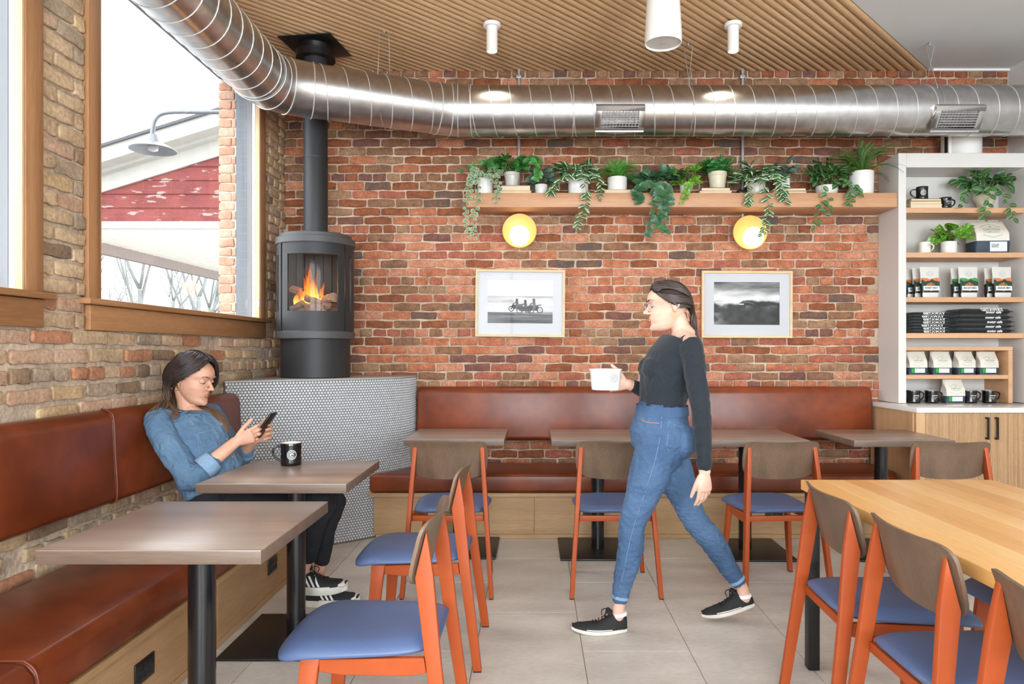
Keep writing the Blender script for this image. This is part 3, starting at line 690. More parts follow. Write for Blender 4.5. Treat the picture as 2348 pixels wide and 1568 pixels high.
# ---- chairs --------------------------------------------------------
def make_chair():
    c = empty('dining_chair')
    # seat: saddle cushion
    nx, ny = 26, 26; vs = []; fs = []
    def outline(u, v):           # square -> rounded trapezoid
        n_ = 5.0; m_ = max(abs(u), abs(v), 1e-6); k = max(1e-6, (abs(u)**n_+abs(v)**n_)**(1/n_))
        s = m_/k; return u*s, v*s
    for layer in (0, 1):
        for j in range(ny+1):
            for i in range(nx+1):
                u, v = -1+2*i/nx, -1+2*j/ny; a, b = outline(u, v)
                wd = .205+.016*b; x = a*wd; y = .065+b*.238
                e = (abs(u)**8+abs(v)**8)**(1/8.0); e = min(1, max(abs(u), abs(v)))
                fall = .016*max(0, (e-.78)/.22)**2
                z = .476-.009*(1-(x/.22)**2)*math.cos(min(PI/2, abs(b+.25)*1.4))-.034*max(0, (b-.45)/.55)**2-.026*(abs(x)/.22)**3
                z = z-fall if layer == 0 else z-.040+fall*.9
                if e > .999: z = z if layer == 0 else z
                vs.append((x, y, z))
    K = (nx+1)*(ny+1)
    for j in range(ny):
        for i in range(nx):
            a = j*(nx+1)+i; fs.append((a, a+1, a+nx+2, a+nx+1)); fs.append((K+a, K+a+nx+1, K+a+nx+2, K+a+1))
    ring = [i for i in range(nx+1)]+[j*(nx+1)+nx for j in range(1, ny+1)]+[ny*(nx+1)+i for i in range(nx-1, -1, -1)]+[j*(nx+1) for j in range(ny-1, 0, -1)]
    for a, b in zip(ring, ring[1:]+ring[:1]): fs.append((a, K+a, K+b, b))
    MB().add(vs, fs).build('seat', M['blue'], c, smooth=180)
    # backrest: bent plywood
    nx, nz = 28, 16; vs = []; fs = []
    for layer in (0, 1):
        for j in range(nz+1):
            for i in range(nx+1):
                u, v = -1+2*i/nx, -1+2*j/nz
                n_ = 4.5 if v < 0 else 7; m_ = max(abs(u), abs(v), 1e-6); k = max(1e-6, (abs(u)**n_+abs(v)**n_)**(1/n_)); a, b = u*m_/k, v*m_/k
                x = a*.208*(1-.03*(b < 0)*abs(b)); z = .712+b*.104
                z += (.010*abs(a)**2 if b > 0 else .010*abs(a)**2*abs(b))-(.004 if b > 0 else 0)
                y = -.110-(z-.653)*.245-.020*max(0, (z-.76)/.06)**2*.6+.024*((x/.18)**2-1)+.002
                vs.append((x, y+(.0105 if layer == 0 else 0), z))
    K = (nx+1)*(nz+1)
    for j in range(nz):
        for i in range(nx):
            a = j*(nx+1)+i; fs.append((a, a+1, a+nx+2, a+nx+1)); fs.append((K+a, K+a+nx+1, K+a+nx+2, K+a+1))
    ring = [i for i in range(nx+1)]+[j*(nx+1)+nx for j in range(1, nz+1)]+[nz*(nx+1)+i for i in range(nx-1, -1, -1)]+[j*(nx+1) for j in range(nz-1, 0, -1)]
    for a, b in zip(ring, ring[1:]+ring[:1]): fs.append((a, K+a, K+b, b))
    MB().add(vs, fs).build('backrest', M['chair_wood'], c, smooth=50)
    rear = [(-.238, .004), (-.203, .004), (-.142, .43), (-.1115, .653), (-.142, .785), (-.163, .66), (-.186, .43)]
    front = [(.166, .415), (.170, .385), (.212, .004), (.248, .004), (.222, .415)]
    for s in (-1, 1):
        sh = lambda v, s=s: Vector((v.x+s*(.235-.055*v.z/.78), v.y, v.z))
        l = MB().prism(rear, -.0115, .0115, 'x', shear=sh).build('leg', M['orange'], c, bevel=.003, seg=2)
        MB().prism([(-.237, .0), (-.204, 0), (-.204, .0039), (-.237, .0039)], -.0105, .0105, 'x', shear=sh).build('foot_cap', M['rubber'], l)
        sh2 = lambda v, s=s: Vector((v.x+s*(.205-.035*v.z/.42), v.y, v.z))
        l = MB().prism(front, -.0115, .0115, 'x', shear=sh2).build('leg', M['orange'], c, bevel=.003, seg=2)
        MB().prism([(.213, .0), (.247, 0), (.247, .0039), (.213, .0039)], -.0105, .0105, 'x', shear=sh2).build('foot_cap', M['rubber'], l)
        def sh3(v, s=s): return Vector((v.x+s*(.1715+(.205-.1715)*max(0, (.17-v.y)/.33)), v.y, v.z))
        MB().prism([(-.146, .388), (-.139, .43), (.168, .414), (.168, .378), (.10, .372), (-.10, .378)], -.010, .010, 'x', shear=sh3).build('side_rail', M['orange'], c, bevel=.002, seg=1)
    boxo('cross_rail', (-.16, .16, .19, .206, .385, .412), M['orange'], c, bevel=.002)
    boxo('cross_rail', (-.19, .19, -.155, -.141, .39, .42), M['orange'], c, bevel=.002)
    return c
spots = [(-.46, 3.93, 0, 'bentwood chair with orange legs and blue seat at the table nearest the hearth'),
         (.432, 3.93, 0, 'bentwood chair with blue seat behind the walking woman'),
         (1.322, 3.93, 4, 'bentwood chair with orange legs at the back table right of the walking woman'),
         (2.245, 3.93, -2, 'bentwood chair at the table beside the fluted cabinet'),
         (-.451, 3.10, 90, 'bentwood chair with blue seat at the table holding the black mug'),
         (-.451, 2.21, 90, 'bentwood chair at the empty table nearest the camera'),
         (1.165, 2.46, -92, 'bentwood chair at the far left corner of the honey oak table'),
         (1.170, 1.95, -90, 'bentwood chair second from the far corner along the left side of the honey oak table'),
         (1.180, 1.40, -90, 'bentwood chair cut off by the right edge of the photo beside the honey oak table'),
         (1.885, 2.48, 90, 'bentwood chair across the honey oak table, mostly hidden beneath it')]
proto = make_chair()
for i, (x, y, a, lab) in enumerate(spots):
    o = proto if i == 0 else copy_tree(proto)
    o.location = (x, y, .001); o.rotation_euler = (0, 0, math.radians(a)); tag(o, lab, 'chair', 'bentwood dining chairs')
# ---- duct ----------------------------------------------------------
RD = .172
M['duct_seam'] = mat('duct_seam', (216, 216, 214), 0.4, 0.5)
duct = empty('spiral_duct', (0, 5.0, 3.0)); tag(duct, 'round galvanised spiral air duct bending round the corner below the ceiling', 'duct')
def seg_tube(name, pts, r=RD, n=56, m='galv'):
    o = MB().tube([(p[0], p[1]-5.0, p[2]-3.0) for p in pts], r, n, cap=False, up=(0, 0, 1)).build(name, M[m], duct, smooth=180); return o
ZD = 3.0
pB0, pB1 = Vector((-.66, 4.965, ZD)), Vector((-1.48, 4.60, ZD))   # slanting piece
pA = Vector((-.47, 5.0, ZD)); pE = Vector((XR-.01, 5.0, ZD))
pC0, pC1 = Vector((-1.685, 4.33, ZD)), Vector((-1.69, -2.9, ZD))
def run(name, a, b, pit=.139, first=.05):
    L_ = (b-a).length; d = (b-a).normalized()
    seg_tube(name, [a, b])
    # spiral lock seam as a helix
    u = Vector((0, 0, 1)); v = d.cross(u); pts = []
    n = int(L_/pit*30)
    for i in range(n+1):
        t = i/30*2*PI; s = i/30*pit
        if s > L_: break
        pts.append(a+d*s+u*math.cos(t)*(RD+.001)+v*math.sin(t)*(RD+.001))
    MB().tube([(p.x, p.y-5, p.z-3) for p in pts], .0034, 6, cap=False).build('lock_seam', M['duct_seam'], duct, smooth=180)
run('straight_run', pA, pE); run('slanting_run', pB0, pB1); run('side_run', pC0, pC1)
def elbow(a, ta, b, tb, name='elbow'):
    # gored elbow through three mitred pieces
    k = (b-a).length*.42; pts = []
    for i in range(4):
        t = i/3; h = ((1-t)**3, 3*(1-t)**2*t, 3*(1-t)*t*t, t**3)
        pts.append(a*h[0]+(a+ta*k)*h[1]+(b-tb*k)*h[2]+b*h[3])
    e = seg_tube(name, [a-ta*.03]+pts+[b+tb*.03], RD+.003)
    for i, p in enumerate(pts):
        d = (pts[min(i+1, 3)]-pts[max(i-1, 0)]).normalized() if 0 < i < 3 else (ta if i == 0 else tb)
        for off in ((-.03,) if i == 0 else (.03,) if i == 3 else (0,)):
            c = p+d*off; u = Vector((0, 0, 1)); v = d.cross(u)
            MB().tube([(c+(u*math.cos(q)+v*math.sin(q))*(RD+.004)-Vector((0, 5, 3))) for q in [2*PI*j/48 for j in range(49)]], .004, 6, cap=False).build('elbow_ring', M['duct_seam'], e, smooth=180)
dB = (pB1-pB0).normalized()
elbow(pA, Vector((-1, 0, 0)), pB0, dB); elbow(pB1, dB, pC0, Vector((0, -1, 0)))
for s_ in (.27, ):
    c = Vector((.27, 5.0, ZD)); MB().tube([(c+Vector((0, math.sin(q), math.cos(q)))*(RD+.0025)-Vector((0, 5, 3))) for q in [2*PI*j/48 for j in range(49)]], .0035, 6, cap=False).build('coupling_ring', M['duct_seam'], duct, smooth=180)
def grille(px0, px1, z0, z1, skew):
    g = empty('air_grille', (0, 0, 0)); Yf = 4.838
    xa, xb = (px0-CX)*Yf/F, (px1-CX)*Yf/F
    g.location = ((xa+xb)/2, Yf, 2.888); g.rotation_euler = (math.radians(33), 0, 0)
    hw, hh = (xb-xa)/2, (z1-z0)/2
    mb = MB()
    for b in ((-hw, hw, 0, .05, hh-.035, hh), (-hw, hw, 0, .05, -hh, -hh+.03), (-hw, -hw+.04, 0, .05, -hh+.03, hh-.035), (hw-.04, hw, 0, .05, -hh+.03, hh-.035)): mb.box(*b)
    mb.build('flange', M['galv_frame'], g, bevel=.001, seg=1)
    boxo('throat', (-hw+.03, hw-.03, .035, .04, -hh+.02, hh-.02), M['rubber'], g)
    z = -hh+.04
    while z < hh-.04:
        boxo('louver', (-hw+.04, hw-.04, -.004, .008, z, z+.006), M['galv_frame'], g); z += .0175
    x = -hw+.055
    while x < hw-.045:
        boxo('vane', (x, x+.003, .014, .03, -hh+.03, hh-.035), M['galv_frame'], g); x += .022
    for x in (-hw+.08, hw-.08):
        for z in (hh-.012, -hh+.012): MB().ell((x, -.001, z), (.004, .003, .004), 8).build('screw', M['steel'], g, smooth=180)
    return g
g1 = grille(1366, 1478, 2.795, 2.975, 0); tag(g1, 'square galvanised air grille on the duct above the middle of the shelf', 'vent', 'duct air grilles')
g2 = grille(2141, 2254, 2.785, 2.965, 0); tag(g2, 'square galvanised air grille on the duct above the white bookcase', 'vent', 'duct air grilles')
# duct hangers
def hanger(x, y, lab, spread=.16):
    h = empty('duct_hanger', (x, y, ZC)); tag(h, lab, 'hanger', 'wire hangers carrying the duct')
    for s in (-1, 1):
        MB().tube([(0, 0, -.012), (s*spread*.2, .0, -.012-.02), (s*.01, s*RD*.98+(0), -.49)], .0016, 6).build('wire', M['steel'], h, smooth=180)
    MB().lathe([(.001, -.03), (.006, -.03), (.006, -.002), (.001, -.002)], 10).build('anchor', M['steel'], h)
    MB().tube([(0+Vector((0, math.sin(q), math.cos(q)))[0], math.sin(q)*(RD+.003), -.49+math.cos(q)*(RD+.003)) for q in [2*PI*j/40 for j in range(41)]], .0018, 6, cap=False).build('sling', M['steel'], h, smooth=180)
hanger(-1.02, 4.80, 'thin wire hanger holding the slanting piece of duct'); hanger(1.09, 5.0, 'thin wire hanger holding the duct in front of the slats between the two spotlights')
hanger(2.80, 5.0, 'thin wire hanger holding the duct from the white ceiling')
# ================================================================ text and marks
_tc = {}
def text2d(body, shear=0.0, bold=0.0, spacing=1.0):
    k = (body, shear, bold, spacing)
    if k in _tc: return _tc[k]
    cu = bpy.data.curves.new('t', 'FONT'); cu.body = body; cu.size = 1; cu.shear = shear; cu.offset = bold; cu.space_character = spacing; cu.resolution_u = 2
    ob = bpy.data.objects.new('t', cu); COL.objects.link(ob)
    dg = bpy.context.evaluated_depsgraph_get(); me = ob.evaluated_get(dg).to_mesh()
    vs = [(v.co.x, v.co.y) for v in me.vertices]; fs = [tuple(p.vertices) for p in me.polygons]
    ob.evaluated_get(dg).to_mesh_clear(); bpy.data.objects.remove(ob); bpy.data.curves.remove(cu)
    x0 = min(v[0] for v in vs); x1 = max(v[0] for v in vs); y0 = min(v[1] for v in vs); y1 = max(v[1] for v in vs)
    w_ = x1-x0; vs = [((x-(x0+x1)/2)/w_, (y-(y0+y1)/2)/w_) for x, y in vs]
    _tc[k] = (vs, fs, (y1-y0)/w_); return _tc[k]
def put_text(mb, body, width, cx, cz, fmap, mi=0, hscale=1.0, **k):
    vs, fs, asp = text2d(body, **k)
    mb.add([fmap(cx+a*width, cz+b*width*hscale) for a, b in vs], fs, mi)
def poly_ring(mb, cx, cz, r0, r1, fmap, a0=0, a1=360, n=32, mi=0):
    vs = []
    for i in range(n+1):
        a = math.radians(a0+(a1-a0)*i/n)
        vs += [fmap(cx+r0*math.cos(a), cz+r0*math.sin(a)), fmap(cx+r1*math.cos(a), cz+r1*math.sin(a))]
    mb.add(vs, [(2*i, 2*i+1, 2*i+3, 2*i+2) for i in range(n)], mi)
def poly_line(mb, pts, w_, fmap, mi=0):
    for (a, b) in zip(pts[:-1], pts[1:]):
        d = Vector((b[0]-a[0], b[1]-a[1])).normalized(); n = Vector((-d.y, d.x))*w_/2
        mb.add([fmap(a[0]+n.x, a[1]+n.y), fmap(b[0]+n.x, b[1]+n.y), fmap(b[0]-n.x, b[1]-n.y), fmap(a[0]-n.x, a[1]-n.y)], [(0, 1, 2, 3)], mi)
def emblem(mb, r, cx, cz, fmap, mi=0):
    poly_ring(mb, cx, cz, r*.88, r, fmap, 28, 332, mi=mi)
    poly_ring(mb, cx, cz, r*.60, r*.72, fmap, 30, 330, mi=mi); poly_ring(mb, cx, cz, r*.30, r*.42, fmap, 40, 320, mi=mi)
    poly_ring(mb, cx, cz, r*.88, r, fmap, -28, 28, mi=mi)
    k = r*.5; poly_line(mb, [(cx-k*.6, cz-k*.3), (cx-k*.15, cz+k*.35), (cx+k*.2, cz-.0), (cx+k*.55, cz+k*.35), (cx+k*1.1, cz-k*.25)], r*.12, fmap, mi)

# ================================================================ wall shelf and lights
SHF, ZSH = 5.20, 2.465
M['shelf_oak'] = wood('shelf_oak', (204, 156, 118), (184, 134, 98), 'x', rough=0.5, coord='World', fine=0.08, k=.8)
sh = boxo('wall_shelf', (-.502, 2.672, SHF, YB-.025, 2.360, ZSH), M['shelf_oak'], bevel=.002); tag(sh, 'thick floating oak shelf on the brick wall holding the row of potted plants', 'shelf')
M['globe'] = emit('globe_light', (255, 240, 218), 2.4)
M['dish'] = mat('yellow_dish', (236, 178, 92), 0.45)
def sconce(x, z, gx, lab, cx):
    s = empty('wall_sconce', (x, YB-.022, z)); tag(s, lab, 'lamp', 'yellow dish wall lamps')
    R90 = Matrix.Rotation(PI/2, 3, 'X')
    MB().lathe([(.03, .0), (.05, .0), (.05, .03), (.02, .03), (.02, .06)], 28, M=R90).build('backplate', M['dish'], s, smooth=40)
    MB().lathe([(.02, .075), (.122, .101), (.131, .105), (.128, .109), (.118, .106), (.05, .085), (.012, .082)], 48, M=R90).build('dish', M['dish'], s, smooth=50)
    g = MB().ell((gx, -.150, -.044), (.078, .078, .078), 32).build('globe', M['globe'], s, smooth=180)
    c = empty('light_conduit', (cx, YB-.035, ZC)); tag(c, 'steel conduit pipe running down the brick wall to the %s' % lab.split(' wall')[0].replace('yellow', 'yellow')+' lamp', 'pipe')
    MB().tube([(0, 0, -.005), (0, 0, z-ZC+.10)], .0115, 12).build('pipe', M['steel'], c, smooth=60)
    for zz in (-.07, -.79): boxo('strap', (-.022, .018, -.014, .02, zz-.012, zz+.012), M['steel'], c, bevel=.003)
sconce(-.112, 2.216, .0, 'left yellow dish wall lamp with a glowing white globe, above the motorbike picture', -.118)
sconce(1.642, 2.203, .008, 'right yellow dish wall lamp with a glowing white globe, near the misty hill picture', 1.612)
M['spot_lens'] = emit('spot_lens', (255, 236, 205), 9)
M['fixture_white'] = mat('fixture_white', (238, 236, 232), 0.5)
def spot(x, y, lab):
    s = empty('ceiling_spotlight', (x, y, ZC-.022)); tag(s, lab, 'lamp', 'white ceiling spotlights')
    MB().lathe([(0, .0), (.058, .0), (.058, -.018), (.054, -.022), (0, -.022)], 40).build('canopy', M['fixture_white'], s, smooth=40)
    MB().lathe([(0, -.022), (.037, -.022), (.037, -.182), (.034, -.185), (.030, -.183), (.030, -.17)], 40).build('barrel', M['fixture_white'], s, smooth=40)
    MB().lathe([(.0305, -.172), (.02, -.176), (0, -.177)], 30).build('lens', M['spot_lens'], s, smooth=60)
    d = bpy.data.lights.new('spot', 'SPOT'); d.energy = 16; d.color = (1, .86, .66); d.spot_size = math.radians(95); d.spot_blend = .7; d.shadow_soft_size = .03
    o = bpy.data.objects.new('spot', d); COL.objects.link(o); o.location = (x, y, ZC-.215)
spot(-.28, 4.68, 'white cylinder spotlight on the wooden slats left of the hanging speaker'); spot(1.318, 4.68, 'white cylinder spotlight on the wooden slats right of the hanging speaker')
sp = empty('pendant_speaker', (.712, 3.9, 2.995)); tag(sp, 'large white pendant speaker hanging from the slatted ceiling', 'speaker')
MB().lathe([(0, .012), (.092, .012), (.0985, .0), (.1015, .006), (.1015, .05), (.0985, .1), (.090, .25), (.078, .33), (.06, .37), (0, .385)], 56).build('housing', M['fixture_white'], sp, smooth=40)
MB().lathe([(0, .008), (.094, .009)], 48).build('grille', mat('speaker_grille', (214, 212, 208), 0.6, bump=.3, bscale=400), sp, smooth=60)
boxo('badge', (-.006, .006, -.004, .004, .004, .0075), M['galv_frame'], sp)
MB().tube([(0, 0, .384), (0, 0, .492)], .004, 8).build('cable', M['fixture_white'], sp)

# ================================================================ leaves and plants
def leaf_mat(name, kind, g1, g2, accent=(225, 226, 190)):
    m, nt, b = nodes(name); L = nt.links.new
    tc = N(nt, 'ShaderNodeTexCoord'); sx = N(nt, 'ShaderNodeSeparateXYZ'); L(tc.outputs['Object'], sx.inputs[0])
    oi = N(nt, 'ShaderNodeObjectInfo'); mx = N(nt, 'ShaderNodeMix'); mx.data_type = 'RGBA'; mx.inputs[6].default_value = srgb(g1); mx.inputs[7].default_value = srgb(g2); L(oi.outputs['Random'], mx.inputs[0])
    ab = N(nt, 'ShaderNodeMath', operation='ABSOLUTE'); L(sx.outputs[0], ab.inputs[0])
    fac = None
    def mr(src, a, c, t0, t1):
        r = N(nt, 'ShaderNodeMapRange'); r.inputs['From Min'].default_value = a; r.inputs['From Max'].default_value = c; r.inputs['To Min'].default_value = t0; r.inputs['To Max'].default_value = t1; L(src, r.inputs[0]); return r.outputs[0]
    no = N(nt, 'ShaderNodeTexNoise'); no.inputs['Scale'].default_value = 7; L(tc.outputs['Object'], no.inputs['Vector'])
    if kind == 'plain': fac = mr(ab.outputs[0], .0, .035, .35, 0)
    elif kind == 'midrib':
        ad = N(nt, 'ShaderNodeMath', operation='MULTIPLY_ADD'); L(no.outputs[0], ad.inputs[0]); ad.inputs[1].default_value = -.075; L(ab.outputs[0], ad.inputs[2]); fac = mr(ad.outputs[0], -.012, .006, .85, 0)
    elif kind == 'stripe':
        ad = N(nt, 'ShaderNodeMath', operation='MULTIPLY_ADD'); L(no.outputs[0], ad.inputs[0]); ad.inputs[1].default_value = .22; L(ab.outputs[0], ad.inputs[2]); fac = mr(ad.outputs[0], .125, .16, 1, 0)
    elif kind == 'edge':
        y_ = N(nt, 'ShaderNodeMath', operation='SUBTRACT'); L(sx.outputs[1], y_.inputs[0]); y_.inputs[1].default_value = .5
        p2 = N(nt, 'ShaderNodeMath', operation='MULTIPLY'); L(y_.outputs[0], p2.inputs[0]); L(y_.outputs[0], p2.inputs[1])
        x2 = N(nt, 'ShaderNodeMath', operation='MULTIPLY'); L(sx.outputs[0], x2.inputs[0]); L(sx.outputs[0], x2.inputs[1])
        q = N(nt, 'ShaderNodeMath', operation='MULTIPLY_ADD'); L(x2.outputs[0], q.inputs[0]); q.inputs[1].default_value = 1.45; L(p2.outputs[0], q.inputs[2]); fac = mr(q.outputs[0], .155, .20, 0, 1)
    elif kind == 'spots':
        vo = N(nt, 'ShaderNodeTexVoronoi'); vo.inputs['Scale'].default_value = 9; L(tc.outputs['Object'], vo.inputs['Vector']); fac = mr(vo.outputs['Distance'], .18, .34, .75, 0)
    elif kind == 'splash': fac = mr(no.outputs[0], .5, .62, 0, .9)
    m2 = N(nt, 'ShaderNodeMix'); m2.data_type = 'RGBA'; L(fac, m2.inputs[0]); L(mx.outputs[2], m2.inputs[6]); m2.inputs[7].default_value = srgb(accent)
    L(m2.outputs[2], b.inputs['Base Color']); b.inputs['Roughness'].default_value = .38
    return m
LM = {'pothos': leaf_mat('pothos_leaf', 'plain', (74, 140, 58), (40, 96, 44), (130, 180, 90)),
      'hoya': leaf_mat('cream_edged_leaf', 'edge', (108, 140, 118), (82, 122, 100), (206, 210, 150)),
      'euc': leaf_mat('eucalyptus_leaf', 'plain', (104, 128, 112), (80, 106, 92), (130, 150, 130)),
      'white': leaf_mat('white_striped_leaf', 'stripe', (48, 92, 56), (66, 112, 62), (226, 228, 188)),
      'satin': leaf_mat('satin_leaf', 'spots', (44, 84, 56), (60, 106, 62), (134, 164, 136)),
      'lime': leaf_mat('lime_leaf', 'splash', (60, 128, 48), (84, 150, 52), (176, 200, 72)),
      'pep': leaf_mat('light_ribbed_leaf', 'midrib', (44, 88, 50), (60, 108, 60), (158, 176, 92)),
      'fern': leaf_mat('fern_leaf', 'plain', (96, 158, 56), (66, 128, 44), (96, 158, 56)),
      'split': leaf_mat('split_leaf', 'plain', (62, 134, 62), (42, 104, 48), (90, 160, 80)),
      'boston': leaf_mat('boston_fern_leaf', 'plain', (84, 116, 40), (56, 94, 34), (84, 116, 40))}
M['vine'] = mat('vine_stem', (118, 130, 70), .6); M['vine_brown'] = mat('vine_brown', (128, 98, 66), .6)
M['soil'] = mat('potting_soil', (58, 44, 34), .95, bump=.6, bscale=80)
def leaf_mesh(shape):
    n = 9; vs = []; fs = []
    for j in range(n+1):
        t = j/n
        if shape == 'heart': wd = .40*math.sin(PI*min(1, t*1.0))**.55*(1-.62*t)*1.45; y = t
        elif shape == 'oval': wd = .33*math.sin(PI*t)**.6*(1-.12*t); y = t
        elif shape == 'round': wd = .44*math.sin(PI*t)**.5; y = t
        else: wd = .28*math.sin(PI*t)**.75*(1-.15*t)*1.1; y = t
        for i in range(5):
            u = (i-2)/2
            yy = y-(.16*abs(u)**1.5*(1-t)**2*1.6 if shape == 'heart' else 0)
            vs.append((wd*u, yy, .10*abs(u)*wd*2+.16*t*(1-t)*1.0-.16*t*t))
    for j in range(n):
        for i in range(4): a = j*5+i; fs.append((a, a+1, a+6, a+5))
    me = bpy.data.meshes.new('leaf_'+shape); me.from_pydata(vs, [], fs); me.polygons.foreach_set('use_smooth', [True]*len(fs)); me.materials.append(None); return me
LMESH = {k: leaf_mesh(k) for k in ('heart', 'oval', 'round', 'lance')}
def frond_mesh(nseg=17, wid=.22, split=False):
    mb = MB(); vs = []
    for k in range(nseg):
        t = (k+1)/(nseg+1); y = t*(1-.12*t*t); z = .30*t*(1-t)*1.2-.52*t*t*t; l = wid*math.sin(PI*min(1, (t*.92+.08)))**.7*(1-.25*t); w_ = .62/nseg if not split else 1.0/nseg
        for s in (-1, 1):
            a = y+l*.35
            mb.add([(0, y-w_*.45, z), (s*l*.55, (y+a)/2-w_*.5, z+.01), (s*l, a, z-.03), (s*l*.5, (y+a)/2+w_*.45, z+.01), (0, y+w_*.45, z)], [(0, 1, 2, 3), (0, 3, 4)] if s > 0 else [(3, 2, 1, 0), (4, 3, 0)])
    mb.tube([(0, t/8, .25*(t/8)*(1-t/8)*1.2-.35*(t/8)**3-.003) for t in range(9)], [.010*(1-t/11) for t in range(9)], 4)
    me = mb.mesh('frond'); me.materials.append(None); return me
FMESH = [frond_mesh(16, .20), frond_mesh(7, .36, True), frond_mesh(26, .12)]
def plant(name, lab, x, y, z, pot_r, pot_h, kind, shape, pr, spread, height, nleaf, size, trails=(), pot_col='ceramic', pot_prof='cyl', seed=0, fronds=0, fr_mesh=0, flen=.2, grp=None, droop=.0):
    r = random.Random(seed); p = empty(name, (x, y, z)); tag(p, lab, 'plant', grp)
    R, H = pot_r, pot_h
    prof = {'cyl': [(0, .001), (R*.93, .001), (R*.97, .006), (R, H*.98), (R*.99, H), (R*.93, H), (R*.92, H*.85)],
            'taper': [(0, .001), (R*.74, .001), (R*.78, .006), (R*.94, H*.74), (R*.95, H*.76), (R*1.0, H*.78), (R, H*.99), (R*.98, H), (R*.9, H), (R*.88, H*.86)],
            'bowl': [(0, .001), (R*.7, .001), (R*.92, H*.22), (R, H*.6), (R*.98, H*.92), (R*.95, H), (R*.88, H), (R*.86, H*.86)],
            'cup': [(0, .001), (R*.66, .001), (R*.68, H*.3), (R*.82, H*.5), (R*1.0, H*.62), (R*1.0, H*.99), (R*.97, H), (R*.92, H), (R*.9, H*.86)]}[pot_prof]
    MB().lathe(prof, 36).build('pot', M[pot_col], p, smooth=40)
    MB().lathe([(0, H*.87), (R*.92, H*.86)], 24).build('soil', M['soil'], p)
    def leaf(pos, d, s, up=None, kind_=kind):
        o = bpy.data.objects.new('leaf', LMESH[shape]); link(o, p)
        o.material_slots[0].link = 'OBJECT'; o.material_slots[0].material = LM[kind_]
        d = Vector(d).normalized(); u = Vector(up) if up is not None else Vector((r.uniform(-.4, .4), -.75+r.uniform(-.35, .35), .65+r.uniform(-.3, .3)))
        xx = d.cross(u).normalized(); zz = xx.cross(d).normalized()
        o.matrix_local = Matrix.LocRotScale(Vector(pos), Matrix((xx, d, zz)).transposed().to_quaternion(), Vector((s, s, s)))
    stems = MB()
    if nleaf:
        ns = max(5, nleaf//4); k = 0
        for i in range(ns):
            a = 2*PI*(i+r.random()*.8)/ns; el = r.uniform(.15, 1.0)
            tip = Vector((math.cos(a)*spread*r.uniform(.35, 1), math.sin(a)*min(spread, .11)*r.uniform(.3, 1), H+height*el*r.uniform(.45, 1)-droop*r.random()*(1-el)))
            base = Vector((math.cos(a)*R*.4, math.sin(a)*R*.4, H*.85)); mid = base.lerp(tip, .5)+Vector((0, 0, height*.28))
            pts = [Vector(q) for q in catmull([base, mid, tip], 4)]; stems.tube(pts, .0016, 5)
            m_ = nleaf//ns+(1 if r.random() < .5 else 0)
            for j in range(m_):
                t = .35+.65*(j+1)/m_; q = pts[min(len(pts)-1, int(t*(len(pts)-1)))]
                dd = Vector((math.cos(a)+r.uniform(-.9, .9), -.35+math.sin(a)*.5+r.uniform(-.5, .3), r.uniform(-.55, .6)))
                leaf(q, dd, size*r.uniform(.72, 1.15))
    for tr in trails:
        pts = [Vector(q)-Vector((x, y, z)) for q in catmull([Vector((x, y, z+H*.95))]+[Vector(q) for q in tr['p']], 8)]
        stems.tube(pts, .0015, 5)
        L_ = sum((b-a).length for a, b in zip(pts[:-1], pts[1:])); nl = max(3, int(L_/tr.get('gap', .022)))
        for j in range(nl):
            t = (j+1)/nl
            if t < tr.get('t0', .15): continue
            q = pts[min(len(pts)-1, int(t*(len(pts)-1)))]; s = (-1) ** j
            leaf(q+Vector((0, -.004, 0)), (s*r.uniform(.5, 1.0), -.25+r.uniform(-.2, .2), -r.uniform(.1, .9)), tr.get('s', size)*r.uniform(.75, 1.1)*(1-.25*t), up=(r.uniform(-.3, .3), -1, r.uniform(0, .5)))
    if stems.v: stems.build('stems', M['vine' if kind not in ('white',) else 'vine_brown'], p, smooth=180)['kind'] = 'stuff'
    for i in range(fronds):
        a = 2*PI*(i+r.random()*.7)/fronds; el = r.uniform(.12, 1.35) if i % 3 else r.uniform(.9, 1.45)
        d = Vector((math.cos(a)*math.cos(el), math.sin(a)*math.cos(el)*.75, math.sin(el))).normalized()
        o = bpy.data.objects.new('frond', FMESH[fr_mesh]); link(o, p); o.material_slots[0].link = 'OBJECT'; o.material_slots[0].material = LM[kind]
        u = Vector((0, 0, 1)) if abs(d.z) < .93 else Vector((math.cos(a), math.sin(a), 0))*-1
        xx = d.cross(u).normalized(); zz = xx.cross(d).normalized(); s = flen*r.uniform(.7, 1.1)
        if d.y > .02: s = min(s, max(.05, (YB-.06-y)/(d.y+.25)))
        o.matrix_local = Matrix.LocRotScale(Vector((math.cos(a)*R*.3, math.sin(a)*R*.3, H*.87)), Matrix((xx, d, zz)).transposed().to_quaternion(), Vector((s, s, s)))
    return p
G = 'potted plants on the oak wall shelf'
PY = 5.32
px_ = lambda px, Y=PY: (px-CX)*Y/F
def tr(*pp, Y=5.165, **k): return dict(p=[P(a, b, Y) for a, b in pp], **k)
M['pot_grey'] = mat('grey_glazed_pot', (196, 192, 182), .3, var=.03); M['pot_cream'] = mat('cream_crackle_pot', (214, 206, 180), .35, var=.04, scale=30); M['pot_stone'] = mat('stone_pot', (206, 202, 194), .5, var=.03)
